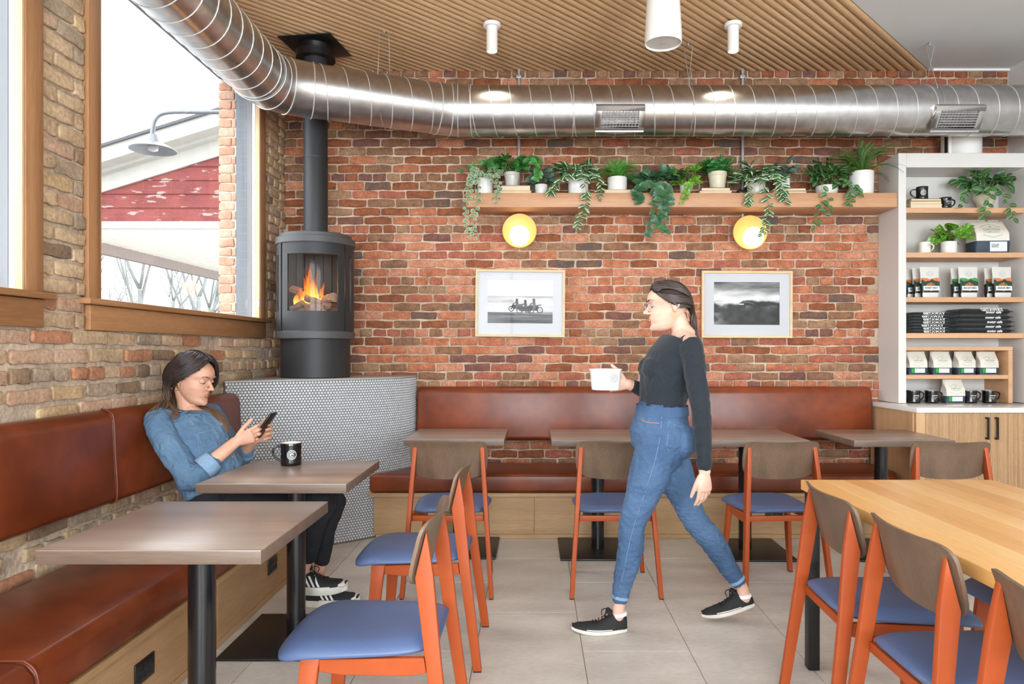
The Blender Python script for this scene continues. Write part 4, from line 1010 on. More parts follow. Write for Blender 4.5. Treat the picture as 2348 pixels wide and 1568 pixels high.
plant('potted_hoya', 'trailing plant with small cream-edged round leaves at the left end of the shelf', px_(1113), PY-.02, ZSH, .058, .13, 'hoya', 'round', 0, .13, .10, 60, .040,
      trails=[tr((1085, 395), (1074, 440), (1068, 490), (1074, 542), s=.036), tr((1096, 400), (1096, 450), (1086, 500), (1088, 545), s=.040), tr((1120, 400), (1140, 430), (1140, 462), s=.034), tr((1135, 400), (1146, 430), (1132, 455), s=.034), tr((1090, 385), (1080, 410), (1078, 450), s=.038)], seed=1, droop=.06, grp=G)
def books(name_, lab, x, y, z, specs, grp):
    zz = z
    for i, (w_, d_, h_, c, l_) in enumerate(specs):
        b = empty('book', (x, y, zz), rnd.uniform(-.03, .03)); tag(b, l_, 'book', grp)
        t = .0025
        boxo('cover', (-w_/2, w_/2, -d_/2, d_/2, 0, t), M[c], b, bevel=.0008, seg=1); boxo('cover', (-w_/2, w_/2, -d_/2, d_/2, h_-t, h_), M[c], b, bevel=.0008, seg=1)
        boxo('spine', (-w_/2, w_/2, d_/2-.003, d_/2, t, h_-t), M[c], b)
        boxo('page_block', (-w_/2+.004, w_/2-.003, -d_/2+.004, d_/2-.0035, t, h_-t), M['pages'], b)
        zz += h_+.0005
    return zz
M['pages'] = mat('book_pages', (226, 206, 172), .8, bump=.3, bscale=30, bstretch=(1, 1, 40), var=.03, scale=10)
M['cov_red'] = mat('cover_maroon', (96, 42, 40), .6); M['cov_cream'] = mat('cover_cream', (226, 214, 190), .6); M['cov_tan'] = mat('cover_tan', (206, 168, 120), .6); M['cov_dark'] = mat('cover_dark', (42, 40, 44), .6); M['cov_white'] = mat('cover_white', (226, 224, 218), .6)
GB = 'books lying on the oak wall shelf'
zt = books('b', '', px_(1183), 5.305, ZSH+.001, [(.235, .17, .018, 'cov_cream', 'thin cream book at the bottom under the grey pot of the pothos'), (.222, .16, .042, 'cov_red', 'thick maroon edged book directly under the grey pot of the pothos')], GB)
plant('potted_pothos', 'heart-leaved green pothos in a grey pot standing on two books', px_(1174), 5.31, zt+.001, .060, .11, 'pothos', 'heart', 0, .21, .14, 64, .070,
      trails=[tr((1130, 375), (1095, 372), (1062, 392), Y=5.25, s=.05, gap=.05), tr((1215, 365), (1235, 395), (1228, 412), s=.055, gap=.03)], pot_col='pot_grey', pot_prof='taper', seed=2, grp=G)
plant('potted_eucalyptus', 'grey-green eucalyptus in a small white pot right of the pothos', px_(1241), PY, ZSH, .048, .085, 'euc', 'round', 0, .11, .14, 44, .058, seed=3, grp=G)
plant('potted_tradescantia', 'white striped trailing plant in a white pot left of the middle fern', px_(1326), PY, ZSH, .077, .145, 'white', 'lance', 0, .20, .10, 54, .084,
      trails=[tr((1335, 400), (1345, 450), (1335, 490), (1322, 520), s=.062, gap=.022), tr((1360, 400), (1378, 425), (1372, 455), s=.06), tr((1300, 400), (1272, 425), (1262, 440), s=.07)], seed=4, droop=.05, grp=G)
zt = books('b', '', px_(1418), 5.305, ZSH+.001, [(.235, .17, .028, 'cov_tan', 'tan book under the white pot of the middle fern')], GB)
plant('potted_fern', 'bright green feathery fern in a white pot on a tan book', px_(1415), 5.31, zt+.001, .074, .105, 'fern', 'oval', 0, .1, .1, 0, .05, fronds=64, fr_mesh=0, flen=.165, seed=5, grp=G)
plant('potted_satin_pothos', 'dark silver-speckled pothos spilling over the shelf edge', px_(1512), PY, ZSH, .058, .10, 'satin', 'heart', 0, .19, .12, 54, .082,
      trails=[tr((1500, 430), (1500, 470), (1490, 520), (1483, 538), s=.055, gap=.03), tr((1510, 430), (1520, 470), (1512, 510), (1525, 528), s=.075, gap=.026), tr((1530, 430), (1530, 470), (1500, 500), s=.07, gap=.03), tr((1480, 420), (1462, 440), (1470, 460), s=.07)], seed=6, droop=.06, grp=G)
plant('potted_lime_pothos', 'small yellow-green pothos in a narrow white pot', px_(1571), PY, ZSH, .040, .08, 'lime', 'heart', 0, .10, .15, 30, .075, trails=[tr((1580, 420), (1572, 440), (1566, 462), s=.05, gap=.03)], seed=7, grp=G)
zt = books('b', '', px_(1634), 5.305, ZSH+.001, [(.24, .17, .018, 'cov_cream', 'thin cream book at the bottom under the crackled cream pot'), (.215, .16, .025, 'cov_red', 'red covered book directly under the crackled cream pot')], GB)
plant('potted_split_leaf', 'bushy split-leaf green plant in a crackled cream pot on two books', px_(1644), 5.31, zt+.001, .070, .13, 'split', 'oval', 0, .1, .1, 0, .05, fronds=62, fr_mesh=1, flen=.150, pot_col='pot_cream', pot_prof='taper', seed=8, grp=G)
jb = empty('junction_box', (px_(1707), 5.36, ZSH+.001)); tag(jb, 'small dark electrical box on the shelf behind the second white striped plant', 'box')
boxo('box', (-.042, .042, -.03, .03, 0, .055), M['black_metal'], jb, bevel=.004); MB().ell((-.02, -.031, .03), (.005, .003, .005), 8).build('screw', M['steel'], jb)
plant('potted_tradescantia', 'white striped trailing plant in a grey pot hanging down beside the right wall lamp', px_(1733), PY-.01, ZSH, .068, .115, 'white', 'lance', 0, .20, .15, 64, .084,
      trails=[tr((1745, 410), (1762, 470), (1755, 510), (1748, 538), s=.06, gap=.022), tr((1715, 410), (1718, 450), (1712, 470), s=.06), tr((1775, 400), (1795, 430), (1800, 462), s=.07), tr((1770, 400), (1790, 440), (1792, 452), s=.06)], pot_col='pot_grey', seed=9, droop=.05, grp=G)
zt = books('b', '', px_(1801), 5.305, ZSH+.001, [(.245, .17, .017, 'cov_tan', 'tan book at the bottom under the small white pot'), (.24, .165, .022, 'cov_dark', 'white paged book with dark covers under the small white pot')], GB)
plant('potted_eucalyptus', 'grey-green eucalyptus in a small white pot on two books right of the striped plant', px_(1798), 5.33, zt+.001, .046, .09, 'euc', 'round', 0, .12, .15, 44, .060, seed=10, grp=G)
plant('potted_peperomia', 'dark oval-leaved plant with pale midribs in a white bowl left of the big fern', px_(1893), PY-.02, ZSH, .080, .07, 'pep', 'oval', 0, .19, .20, 76, .080,
      trails=[tr((1885, 420), (1885, 460), (1872, 500), (1868, 520), s=.065, gap=.034, t0=.45), tr((1885, 420), (1900, 460), (1890, 490), s=.065, gap=.034, t0=.45), tr((1940, 420), (1950, 450), (1945, 470), s=.06, gap=.03), tr((1930, 410), (1965, 430), (1972, 446), s=.055)], pot_prof='bowl', seed=11, droop=.04, grp=G)
plant('potted_fern', 'large dark green fern in a tall white pot at the right shelf end', px_(1972), PY-.02, ZSH, .088, .175, 'boston', 'oval', 0, .1, .1, 0, .05, fronds=40, fr_mesh=2, flen=.285, seed=12, grp=G)

# ================================================================ framed pictures
def grid_picture(name, w_, h_, img, parent, y):
    H_, W_ = img.shape; vs = []; 
    for j in range(H_+1):
        for i in range(W_+1): vs.append((-w_/2+w_*i/W_, y, h_/2-h_*j/H_))
    fs = [(j*(W_+1)+i, (j+1)*(W_+1)+i, (j+1)*(W_+1)+i+1, j*(W_+1)+i+1) for j in range(H_) for i in range(W_)]
    me = bpy.data.meshes.new(name); me.from_pydata(vs, [], fs)
    at = me.color_attributes.new('print', 'FLOAT_COLOR', 'CORNER')
    c = np.repeat(img.reshape(-1), 4); c = np.where(c <= .04045, c/12.92, ((c+.055)/1.055)**2.4)
    at.data.foreach_set('color', np.stack([c, c, c, np.ones_like(c)], 1).astype(np.float32).ravel())
    m, nt, b = nodes(name+'_print'); a = N(nt, 'ShaderNodeAttribute'); a.attribute_name = 'print'; nt.links.new(a.outputs[0], b.inputs['Base Color']); b.inputs['Roughness'].default_value = .6
    me.materials.append(m); o = bpy.data.objects.new(name, me); link(o, parent); return o
rg = np.random.RandomState(2)
def vnoise(W_, H_, fx, fy, seed=0, oct_=4):
    r = np.random.RandomState(seed); out = np.zeros((H_, W_)); amp = 1; tot = 0
    for o in range(oct_):
        gx, gy = max(2, int(fx*2**o)), max(2, int(fy*2**o)); g = r.rand(gy+2, gx+2)
        X = np.linspace(0, gx, W_, endpoint=False); Y = np.linspace(0, gy, H_, endpoint=False)
        x0 = X.astype(int); y0 = Y.astype(int); tx = X-x0; ty = Y-y0; tx = tx*tx*(3-2*tx); ty = ty*ty*(3-2*ty)
        a = g[np.ix_(y0, x0)]*(1-tx)+g[np.ix_(y0, x0+1)]*tx; b = g[np.ix_(y0+1, x0)]*(1-tx)+g[np.ix_(y0+1, x0+1)]*tx
        out += amp*(a*(1-ty)[:, None]+b*ty[:, None]); tot += amp; amp *= .5
    return out/tot
W_, H_ = 230, 152
yy, xx = np.mgrid[0:H_, 0:W_]; u = xx/W_; v = yy/H_
im = np.full((H_, W_), .92); sea = (v > .36)
n1 = vnoise(W_, H_, 3, 26, 1); im = np.where(sea & (v < .74), .80+.22*(n1-.5)*1.4-.12*np.exp(-((v-.38)/.02)**2), im)
im = np.where(v >= .74, .40+.30*(vnoise(W_, H_, 2, 40, 3)-.5)*2-.15*(v-.74)/.26, im)
im = np.where((v > .46) & (v < .52) & (u < .4), im-.15*(n1 > .5), im)
# three riders on dirt bikes
def disc(cx, cy, r, val, r0=0, asp=W_/H_*.66):
    global im
    d = np.sqrt(((u-cx)*1.51)**2+(v-cy)**2); im = np.where((d < r) & (d >= r0), val, im)
def line(x0, y0, x1, y1, w__, val):
    global im
    px__, py__ = u*1.51, v; ax, bx = x0*1.51, x1*1.51; dx, dy = bx-ax, y1-y0; L_ = dx*dx+dy*dy
    t = np.clip(((px__-ax)*dx+(py__-y0)*dy)/L_, 0, 1); d = np.sqrt((px__-ax-t*dx)**2+(py__-y0-t*dy)**2); im = np.where(d < w__, val, im)
for bx, by, s in ((.415, .650, 1.0), (.545, .690, 1.05), (.675, .675, 1.1)):
    for wx_ in (-.055*s, .115*s):
        disc(bx+wx_, by+.012, .066*s, .08, .046*s); disc(bx+wx_, by+.012, .014*s, .15)
    line(bx-.05*s, by, bx-.02*s, by-.12*s, .010, .15); line(bx-.02*s, by-.045*s, bx+.07*s, by-.035*s, .042*s, .10); line(bx+.03*s, by-.07*s, bx+.13*s, by-.10*s, .012, .16)
    line(bx+.0*s, by-.0, bx+.08*s, by+.01, .02, .12); line(bx+.04*s, by-.07*s, bx+.030*s, by-.155*s, .030*s, .22 if s < 1.1 else .4); line(bx+.03*s, by-.15*s, bx-.02*s, by-.11*s, .013, .25)
    line(bx+.05*s, by-.08*s, bx+.02*s, by+.0, .022*s, .38); disc(bx+.030*s, by-.20*s, .030*s, .12)
im1 = np.clip(im, 0, 1)
im = .62+.35*(vnoise(W_, H_, 3, 9, 7)-.5)*1.6-.22*np.clip(1-v/.25, 0, 1)+.2*np.clip((v-.2)/.15, 0, 1)*np.clip((.62-v)/.2, 0, 1)
ridge = .43+.07*np.sin(u*4.2+1.2)+.06*(vnoise(W_, H_, 9, 2, 5)[0:1, :]-.5)*2+.22*np.clip(u-.55, 0, 1)
mask = np.clip((v-ridge)/.05, 0, 1); body_ = .15+.10*(vnoise(W_, H_, 12, 8, 8, 3)-.5)*2
fog = np.clip((vnoise(W_, H_, 6, 5, 12)-.50)*4, 0, 1)*np.exp(-((v-.45)/.15)**2); im = im*(1-mask)+body_*mask; im = im*(1-fog*.8)+.86*fog*.8
fog2 = np.clip((vnoise(W_, H_, 5, 4, 22)-.5)*4, 0, 1)*np.clip(1-u/.25, 0, 1); im = im*(1-fog2*.7)+.75*fog2*.7
hb = (v > .455+.42*np.abs(u-.50)) & (v < .545) & (np.abs(u-.51) < .10); im = np.where(hb, .13, im); hb = (v > .455+.42*np.abs(u-.50)) & (v < .468+.42*np.abs(u-.50)) & (np.abs(u-.51) < .10); im = np.where(hb, .42, im); im = np.where((np.abs(u-.42) < .035) & (np.abs(v-.515) < .012), .78, im); im = np.where((np.abs(u-.37) < .02) & (np.abs(v-.505) < .015), .7, im)
im2 = np.clip(im, 0, 1)
M['frame_wood'] = wood('frame_wood', (232, 200, 158), (214, 178, 132), 'x', rough=.5)
M['mat_board'] = mat('mat_board', (198, 200, 204), .8)
M['bevel_mat'] = mat('mat_bevel', (250, 250, 250), .7)
M['print_gloss'] = glass_mat('picture_glass', ior=1.16)
def framed(x0, x1, z0, z1, img, pw, ph, pcz, lab, tilt):
    f = empty('framed_picture', ((x0+x1)/2, YB-.018, (z0+z1)/2)); f.rotation_euler = (0, tilt, 0); tag(f, lab, 'picture')
    w_, h_ = x1-x0, z1-z0; t = .019; y0, y1 = -.030, .0
    for b, n_ in (((-w_/2, w_/2, y0, y1, h_/2-t, h_/2), 'frame_rail'), ((-w_/2, w_/2, y0, y1, -h_/2, -h_/2+t), 'frame_rail'), ((-w_/2, -w_/2+t, y0, y1, -h_/2+t, h_/2-t), 'frame_stile'), ((w_/2-t, w_/2, y0, y1, -h_/2+t, h_/2-t), 'frame_stile')):
        boxo(n_, b, M['frame_wood'], f, bevel=.0015, seg=1)
    mb = MB(); a, b_, c, d = -w_/2+t, w_/2-t, -h_/2+t, h_/2-t; p0, p1, q0, q1 = -pw/2, pw/2, pcz-ph/2, pcz+ph/2
    for bb_ in ((a, b_, -.0165, -.0145, q1, d), (a, b_, -.0165, -.0145, c, q0), (a, p0, -.0165, -.0145, q0, q1), (p1, b_, -.0165, -.0145, q0, q1)): mb.box(*bb_)
    mb.build('mat_board', M['mat_board'], f)
    o = grid_picture('photo_print', pw, ph, img, f, 0); o.location = (0, -.0135, pcz)
    boxo('backing', (a, b_, -.012, -.002, c, d), M['cov_tan'], f)
    boxo('glass_pane', (a, b_, -.0225, -.0205, c, d), M['print_gloss'], f)
framed(-.455, .238, 1.410, 1.930, im1, .503, .333, .012, 'framed black and white photo of three people on motorbikes riding along a beach', math.radians(.5))
framed(1.294, 1.995, 1.402, 1.920, im2, .508, .331, .008, 'framed black and white photo of a misty dark hillside', math.radians(.2))
# ================================================================ bookcase, counter and cabinet
M['case_white'] = mat('bookcase_paint', (218, 215, 210), 0.5, var=.015, scale=4)
M['quartz'] = mat('white_quartz', (238, 236, 233), 0.15, col2=(228, 225, 220), scale=5)
M['case_oak'] = wood('bookcase_oak', (216, 170, 130), (196, 148, 108), 'x', rough=.5, coord='World', fine=.07)
M['reed_oak'] = mat('reeded_oak', (206, 170, 128), .5, col2=(178, 138, 98), scale=1.3, stretch=(60, 60, .7), fine=.14, fscale=5, coord='World', lo=.3, hi=.7, bump=.3, bscale=2, bdist=.004)
BX0, BX1, BY0, BY1 = 2.676, XR-.004, 5.19, YB-.004
bc = empty('bookcase', (BX0, BY0, .917)); tag(bc, 'tall white bookcase with oak shelves at the right end of the brick wall', 'bookcase')
def BC(n, x0, x1, y0, y1, z0, z1, m, par=bc, bev=.0015): return boxo(n, (x0-BX0, x1-BX0, y0-BY0, y1-BY0, z0-.917, z1-.917), m, par, bevel=bev, seg=1)
BC('side_panel', BX0, BX0+.057, BY0, BY1, .918, 2.755, M['case_white']); BC('side_panel', 3.60, BX1, BY0, BY1, .918, 2.755, M['case_white'])
BC('top_panel', BX0+.058, 3.599, BY0, BY1, 2.650, 2.755, M['case_white']); BC('back_panel', BX0+.058, 3.599, BY1-.02, BY1, .918, 2.649, M['case_white'])
for a, b in ((2.317, 2.354), (1.988, 2.025), (1.661, 1.697), (1.395, 1.433)): BC('shelf', BX0+.058, 3.599, BY0+.002, BY1-.021, a, b, M['case_oak'])
BC('box_top', BX0+.058, 3.518, BY0+.004, BY1-.021, 1.305, 1.333, M['case_oak']); BC('box_side', 3.487, 3.518, BY0+.004, BY1-.021, .918, 1.304, M['case_oak']); BC('box_shelf', BX0+.058, 3.486, BY0+.006, BY1-.021, 1.096, 1.125, M['case_oak'])
SH1, SH2, SH3, SH4, SHB, SHC = 2.354, 2.025, 1.697, 1.433, 1.125, .9165
ctp = MB().prism([(2.575, YB-.03), (2.60, 4.80), (XR-.004, 4.80), (XR-.004, YB-.03)], .881, .915, 'z').build('countertop', M['quartz'], bevel=.002, seg=2); tag(ctp, 'white quartz countertop under the bookcase', 'countertop')
cab = empty('cabinet', (2.61, 4.82, 0)); tag(cab, 'reeded oak base cabinet with black bar handles under the white countertop', 'cabinet')
K = lambda n, x0, x1, y0, y1, z0, z1, m, par=cab, bev=.001: boxo(n, (x0-2.61, x1-2.61, y0-4.82, y1-4.82, z0, z1), m, par, bevel=bev, seg=1)
K('carcass', 2.615, XR-.006, 4.845, YB-.03, .08, .879, M['bench_oak']); K('toe_kick', 2.64, XR-.006, 4.88, 4.90, .001, .079, M['black_metal'])
M['oak_v'] = wood('oak_stile', (212, 172, 128), (196, 154, 110), 'z', coord='World', fine=.06)
K('corner_stile', 2.606, 2.668, 4.82, 4.844, .08, .879, M['oak_v'])
mb = MB(); y = 4.85
while y < YB-.04:
    mb.box(2.598-2.61, 2.614-2.61, y-4.82, y+.0075-4.82, .02, .879); y += .0125
o = mb.build('reeded_side', M['oak_v'], cab); o['kind'] = 'stuff'
def door(x0, x1, hx):
    d = K('door', x0, x1, 4.828, 4.844, .085, .877, M['reed_oak']); mb = MB(); x = x0+.001
    while x < x1-.008: mb.box(x-2.61, x+.0072-2.61, 4.8235-4.82, 4.828-4.82, .086, .876); x += .0096
    o = mb.build('reeding', M['reed_oak'], d); o['kind'] = 'stuff'
    h = MB(); h.box(hx-.006-2.61, hx+.006-2.61, -.030, -.020, .70, .85)
    for z in (.706, .844): h.box(hx-.006-2.61, hx+.006-2.61, -.020, .0035, z-.006, z+.006)
    h.build('handle', M['black_metal'], d, bevel=.001, seg=1)
door(2.671, 3.112, 3.083); door(3.116, 3.56, 3.147); door(3.564, XR-.008, 3.62)
# white drum on top of the bookcase
dr = empty('white_drum', (3.235, 5.33, 2.756)); tag(dr, 'white round housing standing on top of the white bookcase under the duct', 'equipment')
MB().lathe([(0, 0), (.118, 0), (.124, .006), (.124, .30), (.118, .306), (0, .306)], 48).build('housing', M['fixture_white'], dr, smooth=40)
boxo('side_bracket', (-.142, -.120, -.06, .05, .0, .30), M['fixture_white'], dr, bevel=.004); boxo('slot', (-.1435, -.1415, -.045, -.005, .03, .28), M['black'], dr)

# ---- goods on the shelves ------------------------------------------
M['mug_black'] = mat('mug_black', (14, 14, 16), .12, coat=.4); M['mug_white'] = mat('mug_cream', (232, 226, 214), .25); M['print_white'] = mat('print_white', (236, 236, 232), .5); M['print_grey'] = mat('print_grey', (150, 152, 150), .6)
M['print_green'] = mat('print_green', (132, 160, 138), .6); M['print_red'] = mat('print_red', (190, 96, 78), .6); M['print_black'] = mat('print_black', (28, 28, 30), .6)
M['coffee'] = mat('coffee', (52, 30, 18), .1)
def mug(lab, x, y, z, r=.042, h=.092, rz=0, hside=1, body='mug_black', mark='emblem', fill=False, grp=None, waist=.94):
    m = empty('mug', (x, y, z), rz); tag(m, lab, 'mug', grp)
    prof = [(0, .0), (r*.92, 0), (r*.97, .003), (r*.965, h*.15), (r*waist, h*.5), (r*.96, h*.85), (r, h*.985)]
    MB().lathe(prof+[(r-.001, h)], 44).build('body', M[body], m, smooth=50)
    MB().lathe([(r-.001, h), (r-.0035, h*.995), (r*waist-.005, h*.5), (r*.9-.004, .006), (0, .005)], 44).build('lining', M['mug_white'], m, smooth=50)
    if fill: MB().lathe([(0, h*.72), (r*.92, h*.72)], 30).build('coffee', M['coffee'], m)
    s = hside; hp_ = [(s*(r*.9), 0, h*.80), (s*(r+.012), 0, h*.86), (s*(r+.030), 0, h*.74), (s*(r+.032), 0, h*.55), (s*(r+.020), 0, h*.34), (s*r*.9, 0, h*.18)]
    MB().tube(catmull(hp_, 5), [(.0068, .0048)]*26, 10, up=(0, 1, 0)).build('handle', M[body], m, smooth=180)
    t = MB()
    def rad(z): 
        f = z/h; return r*(waist+(1-waist)*min(1, abs(f-.5)*2)**2)+.0006
    fm = lambda a, b: Vector((math.sin(a/r)*rad(b), -math.cos(a/r)*rad(b), b))
    if mark == 'emblem': emblem(t, h*.215, 0.004, h*.5, fm); t.build('emblem', M['print_white'], m)
    elif mark == 'word':
        put_text(t, 'GETAWAY', r*1.05, 0, h*.60, fm, bold=.02); put_text(t, 'motor cafe', r*.7, 0, h*.47, fm, shear=.3); put_text(t, 'EST', r*.3, 0, h*.36, fm); t.build('lettering', M['print_white'], m)
    elif mark == 'cream':
        put_text(t, 'TASTES', r*.8, 0.005, h*.75, fm); put_text(t, 'LIKE HOME', r*.9, 0.005, h*.62, fm); t.build('lettering', M['print_black'], m)
        t = MB()
        for i, q in enumerate((.40, .28, .18)): t.add([fm(-.02, h*q), fm(.024, h*q), fm(.024, h*(q+.055)), fm(-.02, h*(q+.055))], [(0, 1, 2, 3)])
        t.build('stripes', M['print_red'], m)
    return m
IX = lambda px, Y=5.25: (px-CX)*Y/F
mug('black mug with a round white emblem and steaming coffee on the cafe table before the seated woman'.replace(' and steaming coffee', ''), -1.165, 3.385, .7555, r=.0495, h=.107, rz=math.radians(18), hside=-1, fill=True)
GS = 'books in the white bookcase'
M['cov_navy'] = mat('cover_navy', (40, 48, 66), .6)
zt = books('b', '', IX(2115), 5.27, SH1+.0005, [(.235, .15, .026, 'cov_white', 'thick white covered book at the bottom of the stack under the emblem mug'), (.228, .15, .022, 'cov_tan', 'tan book in the middle of the stack under the emblem mug'), (.224, .15, .019, 'cov_dark', 'dark covered book on top of the stack under the emblem mug')], GS)
mug('black mug with a white round emblem on the stack of books in the bookcase', IX(2114), 5.25, zt+.001, r=.043, h=.094, hside=-1, rz=-.35)
mug('black lettered mug on the top shelf beside the stack of books', IX(2165), 5.235, SH1+.001, r=.042, h=.080, hside=1, mark='word', rz=.1)
plant('potted_peperomia', 'dark oval-leaved plant in a cream pot on the top shelf of the bookcase', IX(2268), 5.30, SH1+.001, .078, .14, 'pep', 'oval', 0, .21, .16, 62, .085, trails=[tr((2270, 430), (2262, 470), (2252, 500), Y=5.16, s=.065, gap=.028), tr((2285, 430), (2312, 470), (2322, 500), Y=5.16, s=.065, gap=.03), tr((2240, 430), (2212, 440), (2205, 470), Y=5.16, s=.08, gap=.04)], pot_col='pot_cream', pot_prof='cup', seed=21, droop=.03)
mug('cream mug with dark lettering and red stripes on the second shelf', IX(2120), 5.25, SH2+.001, r=.043, h=.082, body='mug_white', mark='cream', hside=1, rz=.2)
plant('potted_lime_pothos', 'small yellow-green pothos in a white pot on the second shelf of the bookcase', IX(2179), 5.27, SH2+.001, .055, .088, 'lime', 'heart', 0, .16, .14, 26, .10, seed=22)
M['bag_white'] = mat('kraft_bag_white', (226, 220, 208), .65, var=.02, bump=.3, bscale=18, bdist=.01); M['bag_navy'] = mat('bag_navy', (52, 66, 78), .6, bump=.2, bscale=20); M['bag_label'] = mat('bag_label', (222, 226, 226), .6); M['bag_green'] = mat('bag_green', (38, 160, 62), .6)
def coffee_bag(lab, x, y, z, w_, h_, rz=0, big=False, grp=None, d_=None):
    b = empty('coffee_bag', (x, y, z), rz); tag(b, lab, 'coffee bag', grp); d = d_ or w_*.55; r = random.Random(int(x*1000))
    def sec(t, k=1.0):
        ww = w_/2*(1+.03*math.sin(t*PI)-.05*max(0, t-.7)*1.6); dd = d/2*(1 if t < .62 else max(.07, 1-(t-.62)/.38*.93)); off = -(0)+(.18*d*max(0, t-.62)/.38)
        pts = rrect(ww*2*k, dd*2*k, min(.010, dd*.8), 4); return [(a+(.003*math.sin(9*t+i)), b_+off) for i, (a, b_) in enumerate(pts)]
    def body(t0, t1, n, name, m, k=1.0, close=True):
        mb = MB(); vs = []; 
        for j in range(n+1):
            t = t0+(t1-t0)*j/n; vs += [(a, b_, t*h_) for a, b_ in sec(t, k)]
        q = len(sec(0)); fs = [(j*q+i, j*q+(i+1) % q, (j+1)*q+(i+1) % q, (j+1)*q+i) for j in range(n) for i in range(q)]
        if close: fs += [tuple(range(q))[::-1], tuple(range(n*q, (n+1)*q))]
        return mb.add(vs, fs).build(name, m, b, smooth=50)
    body(.0, 1.0, 12, 'bag', M['bag_white']); f0 = .36 if big else .30
    body(.004, f0, 4, 'colour_band', M['bag_navy'], 1.012)
    if not big: boxo('folded_top', (-w_/2*.93, w_/2*.93, .08*d, .08*d+.028, h_*.985, h_*1.0), M['bag_white'], b, bevel=.003, rot=(.1, 0, 0))
    fy = lambda z_: -d/2*(1.02 if z_ < h_*.62 else max(.07, 1-(z_/h_-.62)/.38*.93))+.18*d*max(0, z_/h_-.62)/.38-.0016
    fm = lambda a, c: Vector((a, fy(c), c))
    t = MB(); put_text(t, 'DRIVEN', w_*.50, 0, h_*.705 if big else h_*.61, fm, spacing=1.15)
    put_text(t, 'COFFEE ROASTERS', w_*.42, 0, (h_*.615 if big else h_*.525), fm)
    hx_ = [(-.30, .77), (-.30, .80), (0, .89), (.30, .80), (.30, .77)] if big else [(-.30, .67), (-.30, .70), (0, .79), (.30, .70), (.30, .67)]
    hx2 = [(-.28, .57), (-.28, .53), (0, .46), (.28, .53), (.28, .57)] if big else [(-.28, .48), (-.28, .45), (0, .37), (.28, .45), (.28, .48)]
    poly_line(t, [(a*w_, c*h_) for a, c in hx_], w_*.012, fm); poly_line(t, [(a*w_, c*h_) for a, c in hx2], w_*.012, fm)
    poly_ring(t, 0, h_*(.80 if big else .70), w_*.015, w_*.035, fm, n=12)
    t.build('lettering', M['print_green'], b)
    lx0, lx1 = (-.10, .42) if big else (-.22, .34)
    fy2 = -d/2*1.02-.0028
    lb_ = boxo('label', (lx0*w_, lx1*w_, fy2, fy2+.0018, h_*(.04 if big else .08), h_*(f0-.03)), M['bag_label'], b)
    if not big: boxo('green_label', (-.40*w_, -.222*w_, fy2, fy2+.0018, h_*.08, h_*(f0-.03)), M['bag_green'], b)
    else:
        t = MB(); f2 = lambda a, c: Vector((a, fy2-.0006, c)); put_text(t, 'HOUSE', w_*.22, w_*.06, h_*.24, f2, bold=.02); put_text(t, 'BLEND', w_*.20, w_*.05, h_*.185, f2, bold=.02); t.build('lettering', M['print_black'], b)
    return b
coffee_bag('big white and navy coffee bag at the right of the second shelf', IX(2272), 5.29, SH2+.001, .235, .25, rz=-.05, big=True, d_=.14)
for i, px in enumerate((2105, 2161, 2216, 2268)):
    coffee_bag(['leftmost white coffee bag with a green label in the oak box', 'second white coffee bag from the left in the upper row of the oak box', 'third white coffee bag from the left in the oak box, its top leaning', 'rightmost white coffee bag in the upper row of the oak box'][i], IX(px), 5.28, SHB+.001, .135, .172, rz=(.02, -.02, .12, .0)[i], grp='white coffee bags in the oak box')
coffee_bag('white coffee bag with a green label standing between the mugs on the countertop', IX(2185), 5.25, SHC, .14, .175, rz=.03)
for i, (px, l) in enumerate(((2094, 'black lettered mug at the far left of the countertop row'), (2136, 'black lettered mug just left of the lone coffee bag on the countertop'), (2224, 'black lettered mug just right of the lone coffee bag on the countertop'), (2268, 'black lettered mug at the right end of the countertop row'))):
    mug(l, IX(px, 5.24), 5.24, SHC, r=.0485, h=.094, mark='word', hside=1, rz=.05, grp='black lettered mugs on the countertop')
